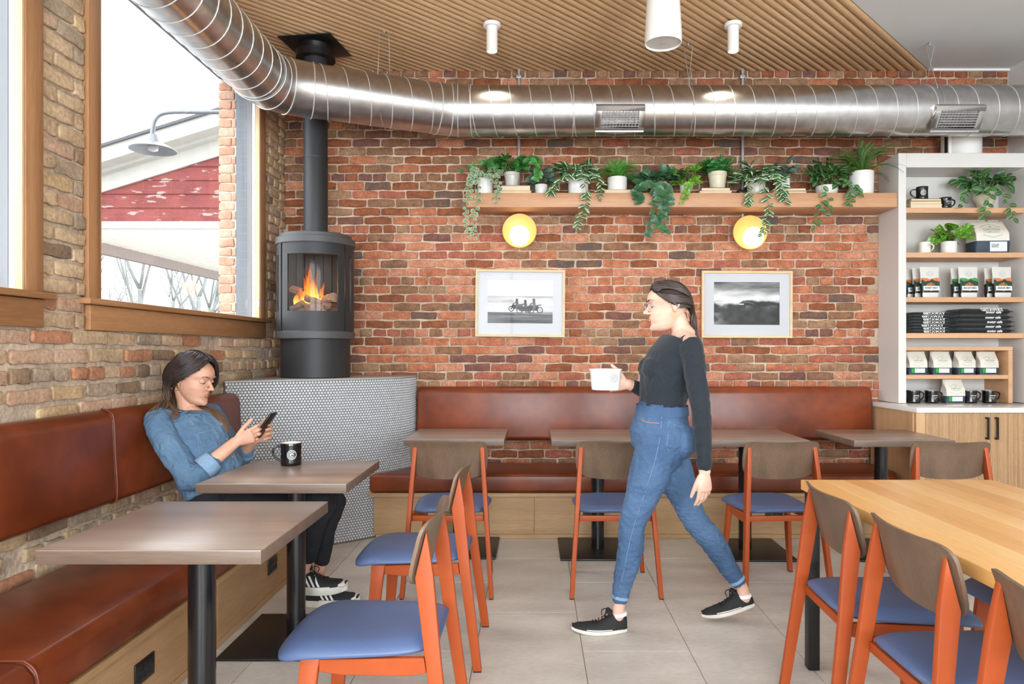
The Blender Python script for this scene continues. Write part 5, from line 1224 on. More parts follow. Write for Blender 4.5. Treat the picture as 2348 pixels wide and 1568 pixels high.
# clear snack pouches with hill artwork
M['pouch'] = mat('pouch_film', (214, 210, 204), .22, spec=.7, bump=.4, bscale=14, bdist=.012); M['pouch_black'] = mat('pouch_black', (30, 32, 34), .25, bump=.3, bscale=14, bdist=.01); M['hill_orange'] = mat('pouch_orange', (214, 122, 62), .35); M['hill_green'] = mat('pouch_green', (70, 150, 72), .35); M['hill_dark'] = mat('pouch_dark_green', (40, 66, 52), .35); M['granola'] = mat('granola', (196, 134, 74), .8, col2=(120, 76, 44), scale=60, bump=.5, bscale=80)
def pouch(lab, x, y, z, w_, h_, top, word, rz=0):
    b = empty('snack_pouch', (x, y, z), rz); tag(b, lab, 'pouch', 'snack pouches on the third shelf'); d = w_*.38
    def sec(t):
        ww = w_/2*(.82+.18*min(1, t*1.15)); dd = d/2*max(.035, (1-t)**.8)*(1 if t > .08 else .8); return [(a, c) for a, c in rrect(2*ww, 2*dd, min(.008, dd*.9), 3)]
    def body(t0, t1, n, name, m, k=1.0, wav=0):
        vs = []
        for j in range(n+1):
            t = t0+(t1-t0)*j/n; vs += [(a*k, c*k, t*h_) for a, c in sec(t)]
        q = len(sec(0)); fs = [(j*q+i, j*q+(i+1) % q, (j+1)*q+(i+1) % q, (j+1)*q+i) for j in range(n) for i in range(q)]+[tuple(range(q))[::-1], tuple(range(n*q, (n+1)*q))]
        return MB().add(vs, fs).build(name, m, b, smooth=60)
    body(0, 1, 10, 'film', M['pouch']); body(.003, .46, 6, 'dark_base', M['pouch_black'], 1.006)
    fy = lambda c: -d/2*max(.035, (1-min(1, c/h_))**.8)*1.03-.0012
    fm = lambda a, c, o=0: Vector((a, fy(c)-o, c))
    def hill(base, amp, ph, m, name, o):
        t = MB(); n = 14; vs = []
        for i in range(n+1):
            a = (-.47+.94*i/n)*w_; c = h_*(base+amp*math.sin(i*.7+ph)+amp*.5*math.sin(i*1.7)); vs += [fm(a, h_*.30, o), fm(a, (h_*.30+c)/2, o), fm(a, c, o)]
        t.add(vs, [(3*i+k, 3*i+3+k, 3*i+4+k, 3*i+1+k) for i in range(n) for k in (0, 1)]).build(name, m, b)
    hill(.62, .02, 0, M[top], 'far_hills', .0006); hill(.55, .03, 2, M['hill_dark'], 'near_hills', .0014)
    t = MB(); n = 10; vs = [fm(0, h_*.44, .0022)]
    for i in range(7): a = math.radians(60*i+30); vs.append(fm(w_*.24*math.cos(a)*1.1, h_*.34+h_*.15*math.sin(a), .0022))
    t.add(vs, [(0, i+1, i+2) for i in range(6)]).build('window', M['granola'], b)
    t = MB(); t.add([fm(-w_*.40, h_*.22, .003), fm(w_*.44, h_*.22, .003), fm(w_*.44, h_*.37, .003), fm(-w_*.40, h_*.37, .003)], [(0, 1, 2, 3)]).build('label', M['bag_label'], b)
    t = MB(); f3 = lambda a, c: fm(a, c, .0038); put_text(t, word, w_*.66, w_*.02, h_*.305, f3, bold=.03); t.build('lettering', M['print_black'], b)
    t = MB(); f4 = lambda a, c: fm(a, c, .0008); poly_line(t, [(a*w_, c*h_) for a, c in ((-.16, .74), (-.16, .79), (0, .85), (.16, .79), (.16, .74), (0, .68), (-.16, .74))], w_*.012, f4); put_text(t, 'TRAIL MIX', w_*.2, 0, h_*.765, f4); t.build('emblem', M['print_grey'], b)
for px, top, word, nb, nm in ((2128, 'hill_orange', 'SWEET HEAT', 2, 'left'), (2216, 'hill_green', 'BACKYARD', 1, 'middle'), (2293, 'hill_orange', 'SNACK MIX', 1, 'right')):
    cl_ = 'orange' if top == 'hill_orange' else 'green'
    pouch('front snack pouch with %s hills in the %s group on the third shelf' % (cl_, nm), IX(px), 5.235, SH3+.001, .142, .225, top, word)
    for k in range(nb): pouch('%s snack pouch with %s hills behind the front one of the %s group' % (('second', 'rearmost')[k], cl_, nm), IX(px-15-7*k, 5.3), 5.30+.062*k, SH3+.001, .142, .225, top, word)
# folded shirts
M['shirt_black'] = mat('black_cotton', (18, 18, 19), .9, sheen=.2, bump=.4, bscale=26, bdist=.01)
def folded(lab, x0, x1, y0, y1, z, h_, seed, tx, words, grp, lift=0):
    r = random.Random(seed); s = empty('folded_shirt', ((x0+x1)/2, (y0+y1)/2, z), r.uniform(-.02, .02)); tag(s, lab, 'shirt', grp); w_, d = x1-x0, y1-y0; n, m = 16, 8; vs = []
    for lay in (0, 1):
        for j in range(m+1):
            for i in range(n+1):
                u, v = -1+2*i/n, -1+2*j/m; e = max(abs(u), abs(v)); rr = .0 if e < .85 else (e-.85)/.15
                z_ = (h_ if lay else 0)+(-1 if lay else 1)*h_*.42*rr**2+(h_*.08*noise.noise(Vector((u*2.5, v*2.5, seed*3+lay*0))))*(1 if lay else 0)
                vs.append((u*w_/2, v*d/2, z_))
    K_ = (n+1)*(m+1); fs = []
    for j in range(m):
        for i in range(n): a = j*(n+1)+i; fs += [(a, a+n+1, a+n+2, a+1), (K_+a, K_+a+1, K_+a+n+2, K_+a+n+1)]
    ring = [i for i in range(n+1)]+[j*(n+1)+n for j in range(1, m+1)]+[m*(n+1)+i for i in range(n-1, -1, -1)]+[j*(n+1) for j in range(m-1, 0, -1)]
    for a, b in zip(ring, ring[1:]+ring[:1]): fs.append((a, b, K_+b, K_+a))
    MB().add(vs, fs).build('cloth', M['shirt_black'], s, smooth=180)
    MB().tube([(-w_/2*.84, -d/2+.003, h_*.36), (w_/2*.84, -d/2+.003, h_*.34)], .0022, 6).build('fold_edge', M['rubber'], s, smooth=180)
    t = MB(); fm = lambda a, c: Vector((a, -d/2-.0015+max(0, (c-h_*.55))*1.1, c))
    for wd, ww, cz, kw in words: put_text(t, wd, ww, tx, cz*h_, fm, **kw)
    t.build('lettering', M['print_white'], s)
for k in range(7):
    folded('black folded shirt with white block letters, %s of the left stack' % ('bottom', 'second from the bottom', 'third from the bottom', 'middle', 'third from the top', 'second from the top', 'top')[k], IX(2084)+.004*(k % 2), IX(2178)-.006*(k % 3), 5.205+.004*(k % 3), 5.42, SH4+.001+k*.0222, .0215, k, .012+.006*math.sin(k*2), [('GETAWAY', .165, .52, dict(bold=.06, spacing=1.12, hscale=.66))], 'folded shirts in the left stack')
for k in range(5):
    folded('black folded sweatshirt with cursive white lettering, %s of the right stack' % ('bottom', 'second from the bottom', 'middle', 'second from the top', 'top')[k], IX(2190)-.01*(k % 2), IX(2318)-.016*(k == 4)-.008*(k == 3), 5.205+.005*(k % 2), 5.42, SH4+.001+k*.0335, .033 if k < 4 else .046, 20+k, .055, ([('motor cafe', .115, .45, dict(shear=.35, bold=.03))] if k < 4 else [('GETAWAY', .17, .86, dict(bold=.05)), ('motor cafe', .115, .42, dict(shear=.35, bold=.03))]), 'folded sweatshirts in the right stack')

# ================================================================ outdoors seen through the windows
gr = boxo('ground_outside', (-60, -2.36, -25, 60, -.4, -.15), mat('asphalt', (120, 120, 118), .9, var=.1)); gr['kind'] = 'structure'
M['red_siding'] = mat('red_siding', (124, 60, 56), .8, col2=(108, 48, 46), scale=4, fine=.12, coord='World', bump=.2, bscale=30)
def peel(m):
    nt = m.node_tree; L = nt.links.new; b = nt.nodes['Principled BSDF']; src = b.inputs['Base Color'].links[0].from_socket
    g = N(nt, 'ShaderNodeNewGeometry'); mp = N(nt, 'ShaderNodeMapping'); mp.inputs['Scale'].default_value = (2.2, 2, 9); L(g.outputs['Position'], mp.inputs[0])
    no = N(nt, 'ShaderNodeTexNoise'); no.inputs['Scale'].default_value = 2.2; no.inputs['Detail'].default_value = 8; L(mp.outputs[0], no.inputs['Vector'])
    r = N(nt, 'ShaderNodeValToRGB'); r.color_ramp.elements[0].position = .61; r.color_ramp.elements[1].position = .64; L(no.outputs[0], r.inputs[0])
    mx = N(nt, 'ShaderNodeMix'); mx.data_type = 'RGBA'; L(r.outputs[0], mx.inputs[0]); L(src, mx.inputs[6]); mx.inputs[7].default_value = srgb(150, 130, 124); L(mx.outputs[2], b.inputs['Base Color'])
peel(M['red_siding'])
M['ext_white'] = mat('exterior_white', (168, 167, 160), .7, var=.04, scale=3); M['ext_soffit'] = mat('soffit_white', (236, 232, 222), .7); M['shingle'] = mat('roof_shingle', (84, 86, 90), .95, bump=.5, bscale=30)
YG = 9.2
bd = empty('red_building', (-6, YG, 0)); tag(bd, 'neighbouring red clapboard building with white gable trim and porch soffit outside the window', 'building')
zr = lambda px: P(px, 441-(px-234)*.312, YG).z   # under edge of the rake
Z = lambda py: P(0, py, YG).z
xl, xr = -8.2, -2.6
zl = lambda x: zr(CX+x*F/YG)
z = Z(508.5); k = 0
while z < zl(xr)+.2:
    z1 = z+.184; a = xl
    if zl(xr) < z+.03: break
    # board clipped by the rake line
    xs_ = xl+max(0, 0)
    xa = CX+0
    xclip = xl
    for q in np.linspace(xl, xr, 200):
        if zl(q) >= z+.02: xclip = q; break
    xclip2 = xr
    for q in np.linspace(xl, xr, 200):
        if zl(q) >= z1: xclip2 = q; break
    poly = [(xclip, z), (xr, z), (xr, z1)] + ([(xclip2, z1)] if xclip2 < xr else [])
    if xr-xclip > .05:
        MB().prism([(a_+6, c_) for a_, c_ in poly], -.02, 0, 'y', shear=lambda v, z=z: Vector((v.x, v.y-.018*(1-(v.z-z)/.184)*(1 if v.y < -.01 else 0), v.z))).build('siding_board', M['red_siding'], bd)
    z += .178; k += 1
d_ = (zl(-3)-zl(-6))/3
def rake(n_, o0, o1, y0, y1, m):
    MB().prism([(xl-.3+6, zl(xl-.3)+o0), (xr+6, zl(xr)+o0), (xr+6, zl(xr)+o1), (xl-.3+6, zl(xl-.3)+o1)], y0, y1, 'y').build(n_, m, bd)
rake('rake_board', -.02, .23, -.06, 0, M['ext_white']); rake('rake_moulding', .19, .30, -.16, 0, M['ext_white']); rake('rake_fascia', .24, .42, -.34, -.16, M['ext_white']); rake('roof_edge', .42, .455, -.38, 2.5, M['shingle'])
boxo('frieze_board', (xl+6, xr+6, -.05, 0, Z(525), Z(509)), M['ext_white'], bd)
zc = Z(526)
xe = -6.30
boxo('soffit', (xe+6, xr+6, .01, 9, zc, zc+.05), M['ext_soffit'], bd)
mb = MB()
for i in range(44): mb.box(xe+6.02, xr+5.98, .05+i*.2, .06+i*.2, zc-.012, zc)
o = mb.build('soffit_ribs', M['ext_soffit'], bd); o['kind'] = 'stuff'
boxo('side_fascia', (xe+5.9, xe+6.0, -.0, 9, zc-.16, zc+.12), mat('fascia_worn', (130, 118, 112), .8), bd)
M['tree_bark'] = mat('bare_bark', (116, 120, 116), .9, var=.12, scale=6)
for i, (px, Y, h, s) in enumerate(((245, 22, 5.5, 1), (345, 20, 7, 2), (375, 24, 7, 3), (428, 19, 6.5, 4), (452, 22, 7, 5), (395, 27, 6, 6), (300, 27, 5, 7), (492, 21, 6, 8), (270, 30, 5.5, 9), (70, 22, 7, 10), (150, 24, 7, 11))):
    r = random.Random(s+30); x = (px-CX)*Y/F; t = empty('bare_tree', (x, Y, -.15))
    tag(t, ['leafless tree at the left edge of the window view', 'thick leafless tree with a forked trunk left of centre in the window', 'leaning leafless tree right of the forked one', 'slim leafless tree in the middle right of the window view', 'leafless tree with crossing branches near the outer brick', 'faint distant leafless tree behind the forked one', 'faint distant leafless tree left of the forked one', 'leafless tree beside the outer brick edge', 'faint leafless sapling far at the left', 'leafless tree hidden behind the left window frame', 'leafless tree hidden between the two windows'][i], 'tree', 'bare trees beyond the parking lot')
    tm_ = MB(); bm_ = MB()
    def grow(p, d, L_, rad, dep):
        pts = [p]; n = 5; d = d.copy()
        for k in range(n): d = (d+Vector((r.uniform(-.1, .1), r.uniform(-.1, .1), .05))).normalized(); pts.append(pts[-1]+d*L_/n)
        (tm_ if dep == 0 else bm_).tube(pts, [rad*(1-.45*j/n) for j in range(n+1)], 7 if dep < 2 else 4)
        if dep >= 4: return
        for k in range(3 if dep else 4):
            q = pts[r.choice((3, 4, 5))] if k else pts[-1]; a = r.uniform(0, 2*PI); e = r.uniform(.25, .75)
            nd = (d*math.cos(e)+Vector((math.cos(a), math.sin(a)*.6, .15))*math.sin(e)).normalized(); grow(q, nd, L_*r.uniform(.5, .72), rad*.5, dep+1)
    grow(Vector((0, 0, 0)), Vector((r.uniform(-.15, .15), 0, 1)), h*.46, .10 if i in (1, 3) else .07, 0)
    tm_.build('trunk', M['tree_bark'], t, smooth=180, recalc=False); o = bm_.build('branches', M['tree_bark'], t, smooth=180, recalc=False); o['kind'] = 'stuff'
# gooseneck lamp on the outer wall
M['ext_galv'] = mat('weathered_galvanised', (120, 124, 128), .45, .5)
gl = empty('gooseneck_lamp', (-2.345, 5.4, 3.02)); tag(gl, 'galvanised gooseneck barn lamp outside the window', 'lamp')
YL = 5.4
def gp(px, py): p = P(px, py, YL); return (p.x+2.345, 0, p.z-3.02)
MB().tube(catmull([(.0, 0, P(0, 257, YL).z-3.02), gp(470, 257), gp(385, 258), gp(358, 272), gp(350, 300), gp(350, 316)], 5), .016, 12).build('arm', M['ext_galv'], gl, smooth=180)
c = gp(351, 330)
MB().lathe([(.018, .075), (.03, .07), (.042, .03), (.05, .01), (.10, -.005), (.168, -.045), (.166, -.050), (.10, -.012), (.04, 0)], 40, c=c).build('shade', M['ext_galv'], gl, smooth=50)
MB().lathe([(.03, .0), (.04, -.02), (.034, -.05), (0, -.062)], 24, c=c).build('bulb', mat('lamp_glass', (170, 172, 174), .1), gl, smooth=60)
boxo('wall_bracket', (.0, .125, -.1, .1, -.1, .2), M['ext_galv'], gl)
# ================================================================ people
from mathutils.bvhtree import BVHTree
def remeshed(mb, voxel, smooth_it=3, wrinkle=None, fac=.5):
    me = mb.mesh('tmp'); bm = bmesh.new(); bm.from_mesh(me); bmesh.ops.recalc_face_normals(bm, faces=bm.faces); bm.to_mesh(me); bm.free()
    o = bpy.data.objects.new('tmp', me); COL.objects.link(o)
    r = o.modifiers.new('r', 'REMESH'); r.mode = 'VOXEL'; r.voxel_size = voxel
    if smooth_it:
        s = o.modifiers.new('s', 'SMOOTH'); s.factor = fac; s.iterations = smooth_it
    dg = bpy.context.evaluated_depsgraph_get(); dg.update(); ev = o.evaluated_get(dg)
    out = bpy.data.meshes.new_from_object(ev, depsgraph=dg); bpy.data.objects.remove(o)
    if wrinkle:
        n = len(out.vertices); co = np.empty(n*3, np.float32); no = np.empty(n*3, np.float32)
        out.vertices.foreach_get('co', co); out.vertices.foreach_get('normal', no); co = co.reshape(-1, 3); no = no.reshape(-1, 3)
        d = np.array([wrinkle(Vector(c)) for c in co], np.float32); out.vertices.foreach_set('co', (co+no*d[:, None]).ravel())
    out.polygons.foreach_set('use_smooth', [True]*len(out.polygons)); out.update(); return out
def body_obj(name, mb, m, parent, voxel=.004, smooth_it=3, wrinkle=None, fac=.5):
    me = remeshed(mb, voxel, smooth_it, wrinkle, fac); me.materials.clear()
    for q in (m if isinstance(m, list) else [m]): me.materials.append(q)
    me.name = name; o = bpy.data.objects.new(name, me); link(o, parent); o.location = -parent.location if parent else (0, 0, 0); return o
def skin_mat(name, c1, c2):
    m = mat(name, c1, .48, col2=c2, scale=14, bump=.06, bscale=300, coord='Object', bdist=.002)
    b = m.node_tree.nodes['Principled BSDF']; b.inputs['Subsurface Weight'].default_value = .12; b.inputs['Subsurface Radius'].default_value = (.010, .004, .002); b.inputs['Subsurface Scale'].default_value = 1.0
    return m
M['skin'] = skin_mat('skin', (216, 168, 142), (205, 152, 126)); M['skin2'] = skin_mat('fair_skin', (226, 184, 162), (214, 166, 144))
M['lips'] = mat('lips', (182, 104, 96), .4); M['eye'] = mat('eye_white', (226, 220, 214), .2); M['iris'] = mat('iris', (62, 44, 32), .15); M['lash'] = mat('lash', (32, 24, 22), .6)
def hair_mat(name, root, tip, z0, z1):
    m, nt, b = nodes(name); L = nt.links.new; g = N(nt, 'ShaderNodeNewGeometry'); sx = N(nt, 'ShaderNodeSeparateXYZ'); L(g.outputs['Position'], sx.inputs[0])
    mr = N(nt, 'ShaderNodeMapRange'); mr.inputs['From Min'].default_value = z0; mr.inputs['From Max'].default_value = z1; L(sx.outputs[2], mr.inputs[0])
    mp = N(nt, 'ShaderNodeMapping'); mp.inputs['Scale'].default_value = (90, 90, 10); L(g.outputs['Position'], mp.inputs[0]); no = N(nt, 'ShaderNodeTexNoise'); no.inputs['Scale'].default_value = 2; L(mp.outputs[0], no.inputs['Vector'])
    ad = N(nt, 'ShaderNodeMath', operation='MULTIPLY_ADD'); L(no.outputs[0], ad.inputs[0]); ad.inputs[1].default_value = .5; L(mr.outputs[0], ad.inputs[2])
    s = N(nt, 'ShaderNodeMath', operation='SUBTRACT'); s.use_clamp = True; L(ad.outputs[0], s.inputs[0]); s.inputs[1].default_value = .25
    mx = N(nt, 'ShaderNodeMix'); mx.data_type = 'RGBA'; L(s.outputs[0], mx.inputs[0]); mx.inputs[6].default_value = srgb(tip); mx.inputs[7].default_value = srgb(root)
    L(mx.outputs[2], b.inputs['Base Color']); b.inputs['Roughness'].default_value = .38; b.inputs['Anisotropic'].default_value = .6; return m
# head-local frame: +X face, +Y left ear, +Z up; chin at z=0
HPROF = [(-.002, .060, .040, .010), (.004, .088, .018, .026), (.012, .098, .004, .036), (.024, .1005, -.012, .044), (.036, .094, -.026, .050), (.044, .095, -.036, .053), (.052, .098, -.044, .056), (.060, .097, -.051, .0585), (.070, .096, -.058, .0620), (.082, .0965, -.064, .0650),
         (.094, .095, -.071, .066), (.106, .0935, -.078, .068), (.116, .0900, -.084, .070), (.124, .0905, -.088, .071), (.134, .0985, -.091, .072), (.142, .1005, -.093, .073), (.152, .1005, -.094, .0735), (.165, .098, -.090, .0725), (.178, .091, -.083, .069), (.190, .080, -.072, .063), (.201, .063, -.058, .054), (.210, .042, -.040, .041), (.216, .016, -.020, .024), (.218, .0, -.012, .010)]
def head_shapes(mb, T):
    n = 32; vs = []
    for z, f, b_, hw in HPROF:
        cx_, hx_ = (f+b_)/2, (f-b_)/2
        for i in range(n):
            a = 2*PI*i/n; c, s = math.cos(a), math.sin(a); e = 2/2.35
            e = 2/(2.35 if z < .14 else 2.35-.35*min(1, (z-.14)/.05)); x = cx_+hx_*math.copysign(abs(c)**e, c); y = hw*math.copysign(abs(s)**e, s)
            if c > 0: y *= 1-.10*c
            vs.append(T @ Vector((x, y, z)))
    m = len(HPROF); fs = [(j*n+i, j*n+(i+1) % n, (j+1)*n+(i+1) % n, (j+1)*n+i) for j in range(m-1) for i in range(n)]+[tuple(range(n))[::-1], tuple(range((m-1)*n, m*n))]
    mb.add(vs, fs)
    R = T.to_3x3()
    def E(c, r, k=16): mb.ell(T @ Vector(c), r, k, R)
    def TB(pts, r, k=12): mb.tube([T @ Vector(p) for p in pts], r, k, round_ends=True, up=R @ Vector((0, 1, 0)))
    TB([(.088, 0, .128), (.098, 0, .115), (.108, 0, .101), (.1155, 0, .092)], [(.0065, .006), (.007, .007), (.0085, .009), (.0095, .0095)])   # nose bridge
    E((.117, 0, .0905), (.0095, .0100, .0085)); 
    for s in (-1, 1):
        E((.1055, s*.0115, .0865), (.0095, .0062, .0065)); E((.0885, s*.025, .1415), (.011, .022, .0065)); E((.0775, s*.0320, .1195), (.0128, .0150, .0100))
        # ear
        mb.tube([T @ Vector(p) for p in ((-.002, s*.074, .092), (.005, s*.079, .106), (.003, s*.085, .124), (-.012, s*.090, .135), (-.025, s*.090, .124), (-.022, s*.085, .104), (-.006, s*.077, .088))], [.0048]*7, 8, round_ends=True)
        E((-.010, s*.079, .112), (.014, .005, .020)); E((-.004, s*.077, .087), (.006, .005, .007))
    TB([(.086, -.023, .0585), (.096, -.012, .0605), (.1005, 0, .0600), (.096, .012, .0605), (.086, .023, .0585)], [.0025, .0042, .0048, .0042, .0025], 10)
    TB([(.086, -.021, .0545), (.095, -.010, .0515), (.0985, 0, .0505), (.095, .010, .0515), (.086, .021, .0545)], [.0025, .0046, .0055, .0046, .0025], 10)
    E((.090, 0, .017), (.014, .020, .014)); E((.094, 0, .069), (.006, .010, .008))
def head_details(T, parent, hairm, skinm, look_down=.5, glasses=False, brow=(52, 38, 32)):
    off = parent.location; R = T.to_3x3()
    Tm = Matrix.Translation(-off) @ T
    mb = MB()
    def tb(name, pts, r, m, n=8, ends=True):
        return MB().tube([Tm @ Vector(p) for p in pts], r, n, round_ends=ends, up=R @ Vector((0, 1, 0))).build(name, m, parent, smooth=180)
    for s in (-1, 1):
        e = MB().ell(Tm @ Vector((.0790, s*.0320, .1165)), (.0108, .0112, .0108), 16, R).build('eye', M['eye'], parent, smooth=180)
        MB().ell(Tm @ Vector((.0855, s*.0325, .1130)), (.0048, .0050, .0050), 12, R).build('iris', M['iris'], e, smooth=180)
        tb('eyelid', [(.082, s*.019, .1180), (.0870, s*.026, .1185), (.0880, s*.032, .1190), (.0850, s*.039, .1180), (.077, s*.0455, .1155)], [.0018, .0044, .0048, .0042, .0016], skinm)
        tb('lashes', [(.0840, s*.020, .1145), (.0905, s*.027, .1130), (.0915, s*.033, .1125), (.0880, s*.040, .1128), (.079, s*.0465, .1140)], [.0005, .0012, .0014, .0014, .0006], M['lash'])
        tb('eyebrow', [(.0995, s*.014, .1390), (.1015, s*.022, .1425), (.0985, s*.033, .1455), (.0905, s*.043, .1445), (.082, s*.049, .1405)], [(.0008, .0016), (.0012, .0030), (.0012, .0028), (.001, .0020), (.0005, .0008)], M['brow'])
    tb('lips', [(.0885, -.0235, .0570), (.0985, -.012, .0607), (.1035, -.004, .0622), (.1028, 0, .0608), (.1035, .004, .0622), (.0985, .012, .0607), (.0885, .0235, .0570)], [.0010, .0026, .0032, .0030, .0032, .0026, .0010], M['lips'])
    tb('lips', [(.0885, -.0215, .0550), (.0985, -.010, .0515), (.1020, 0, .0505), (.0985, .010, .0515), (.0885, .0215, .0550)], [.0010, .0032, .0042, .0032, .0010], M['lips'])
    if glasses:
        for s in (-1, 1):
            pts = [(.112-.10*abs(q[0]-0)*0, s*(.033+.022*math.cos(a)), .117+.016*math.sin(a)) for a in [2*PI*k/20 for k in range(21)] for q in [(0,)]]
            tb('glasses_rim', [(.114-.35*max(0, abs(p[1])-.03), p[1], p[2]) for p in pts], .0010, M['galv_frame'], 6, False)
            tb('glasses_arm', [(.107, s*.055, .121), (.06, s*.074, .123), (.0, s*.082, .124)], .0010, M['galv_frame'], 6)
        tb('glasses_bridge', [(.114, -.011, .119), (.1165, 0, .121), (.114, .011, .119)], .0010, M['galv_frame'], 6)
M['brow'] = mat('eyebrow', (60, 42, 34), .8)
M['gold'] = mat('gold', (214, 170, 96), .25, 1.0)
def hand(mb, W, f, n, t, curls, k=1.0, thumb=None, spread=.10):
    """W wrist point; f finger direction, n palm faces, t thumb side"""
    f = Vector(f).normalized(); n = Vector(n); n = (n-f*n.dot(f)).normalized(); t0 = Vector(t); t = f.cross(n); t = t if t.dot(t0) > 0 else -t; W = Vector(W)
    mb.tube([W-f*.015*k, W+f*.018*k, W+f*.045*k, W+f*.078*k], [(.0145*k, .0235*k), (.0150*k, .028*k), (.0145*k, .034*k), (.0115*k, .037*k)], 16, up=n, round_ends=True)
    L_ = [(.042, .025, .020), (.046, .028, .021), (.043, .026, .020), (.034, .020, .018)]
    fing = []
    for i, (a, b, c) in enumerate(L_):
        lat = (.0285, .0095, -.0095, -.0275)[i]; root = W+f*(.074-(.008 if i == 3 else 0)-(.003 if i == 0 else 0))*k+t*lat*k+n*.0
        d = (f+t*lat*spread/.0285*.6).normalized(); ang_ = 0; pts = [root-d*.02*k, root]; cr = curls[i] if hasattr(curls[i], '__len__') else (curls[i], curls[i]*1.2, curls[i]*.8)
        ax = d.cross(n).normalized()
        for l, cu in zip((a, b, c), cr):
            ang_ += math.radians(cu); dd = d*math.cos(ang_)+n*math.sin(ang_); pts.append(pts[-1]+dd*l*k)
        r0 = (.0086, .0088, .0084, .0074)[i]*k
        mb.tube(pts, [r0*.95, r0*1.06, r0*1.0, r0*.90, r0*.72], 10, round_ends=True)
        mb.ell(pts[2], (r0*1.04,)*3, 10); fing.append((pts[1], pts[2], r0))
    tb = W+f*.022*k+t*.024*k+n*.004*k; th = thumb or (.62, .62, .42); d = (f*th[0]+t*th[1]+n*th[2]).normalized(); p1 = tb+d*.040*k; d2 = (d*.85+f*.35).normalized(); p2 = p1+d2*.032*k; p3 = p2+(d2+f*.1+n*.15).normalized()*.024*k
    mb.tube([tb-d*.012*k, tb, p1, p2, p3], [.012*k, .0135*k, .0108*k, .0098*k, .0078*k], 12, round_ends=True)
    return fing
def limb(mb, pts, r, n=18, up=(0, 1, 0)): mb.tube(catmull(pts, 5) if len(pts) > 2 else pts, [tuple(q) if hasattr(q, '__len__') else q for q in (catmull([(a, a) if not hasattr(a, '__len__') else a for a in r], 5) if len(pts) > 2 else r)], n, round_ends=True, up=up)
def wr_noise(amp, fx, seed=0, off=(0, 0, 0), st=(1, 1, 1)):
    def f(c):
        v = Vector(((c.x+seed)*fx*st[0], c.y*fx*st[1], c.z*fx*st[2])); a = noise.noise(v); b = noise.noise(v*2.3+Vector((3, 5, 1)))
        return amp*((1-abs(a)*2.4)*.8+.45*b-.3)
    return f
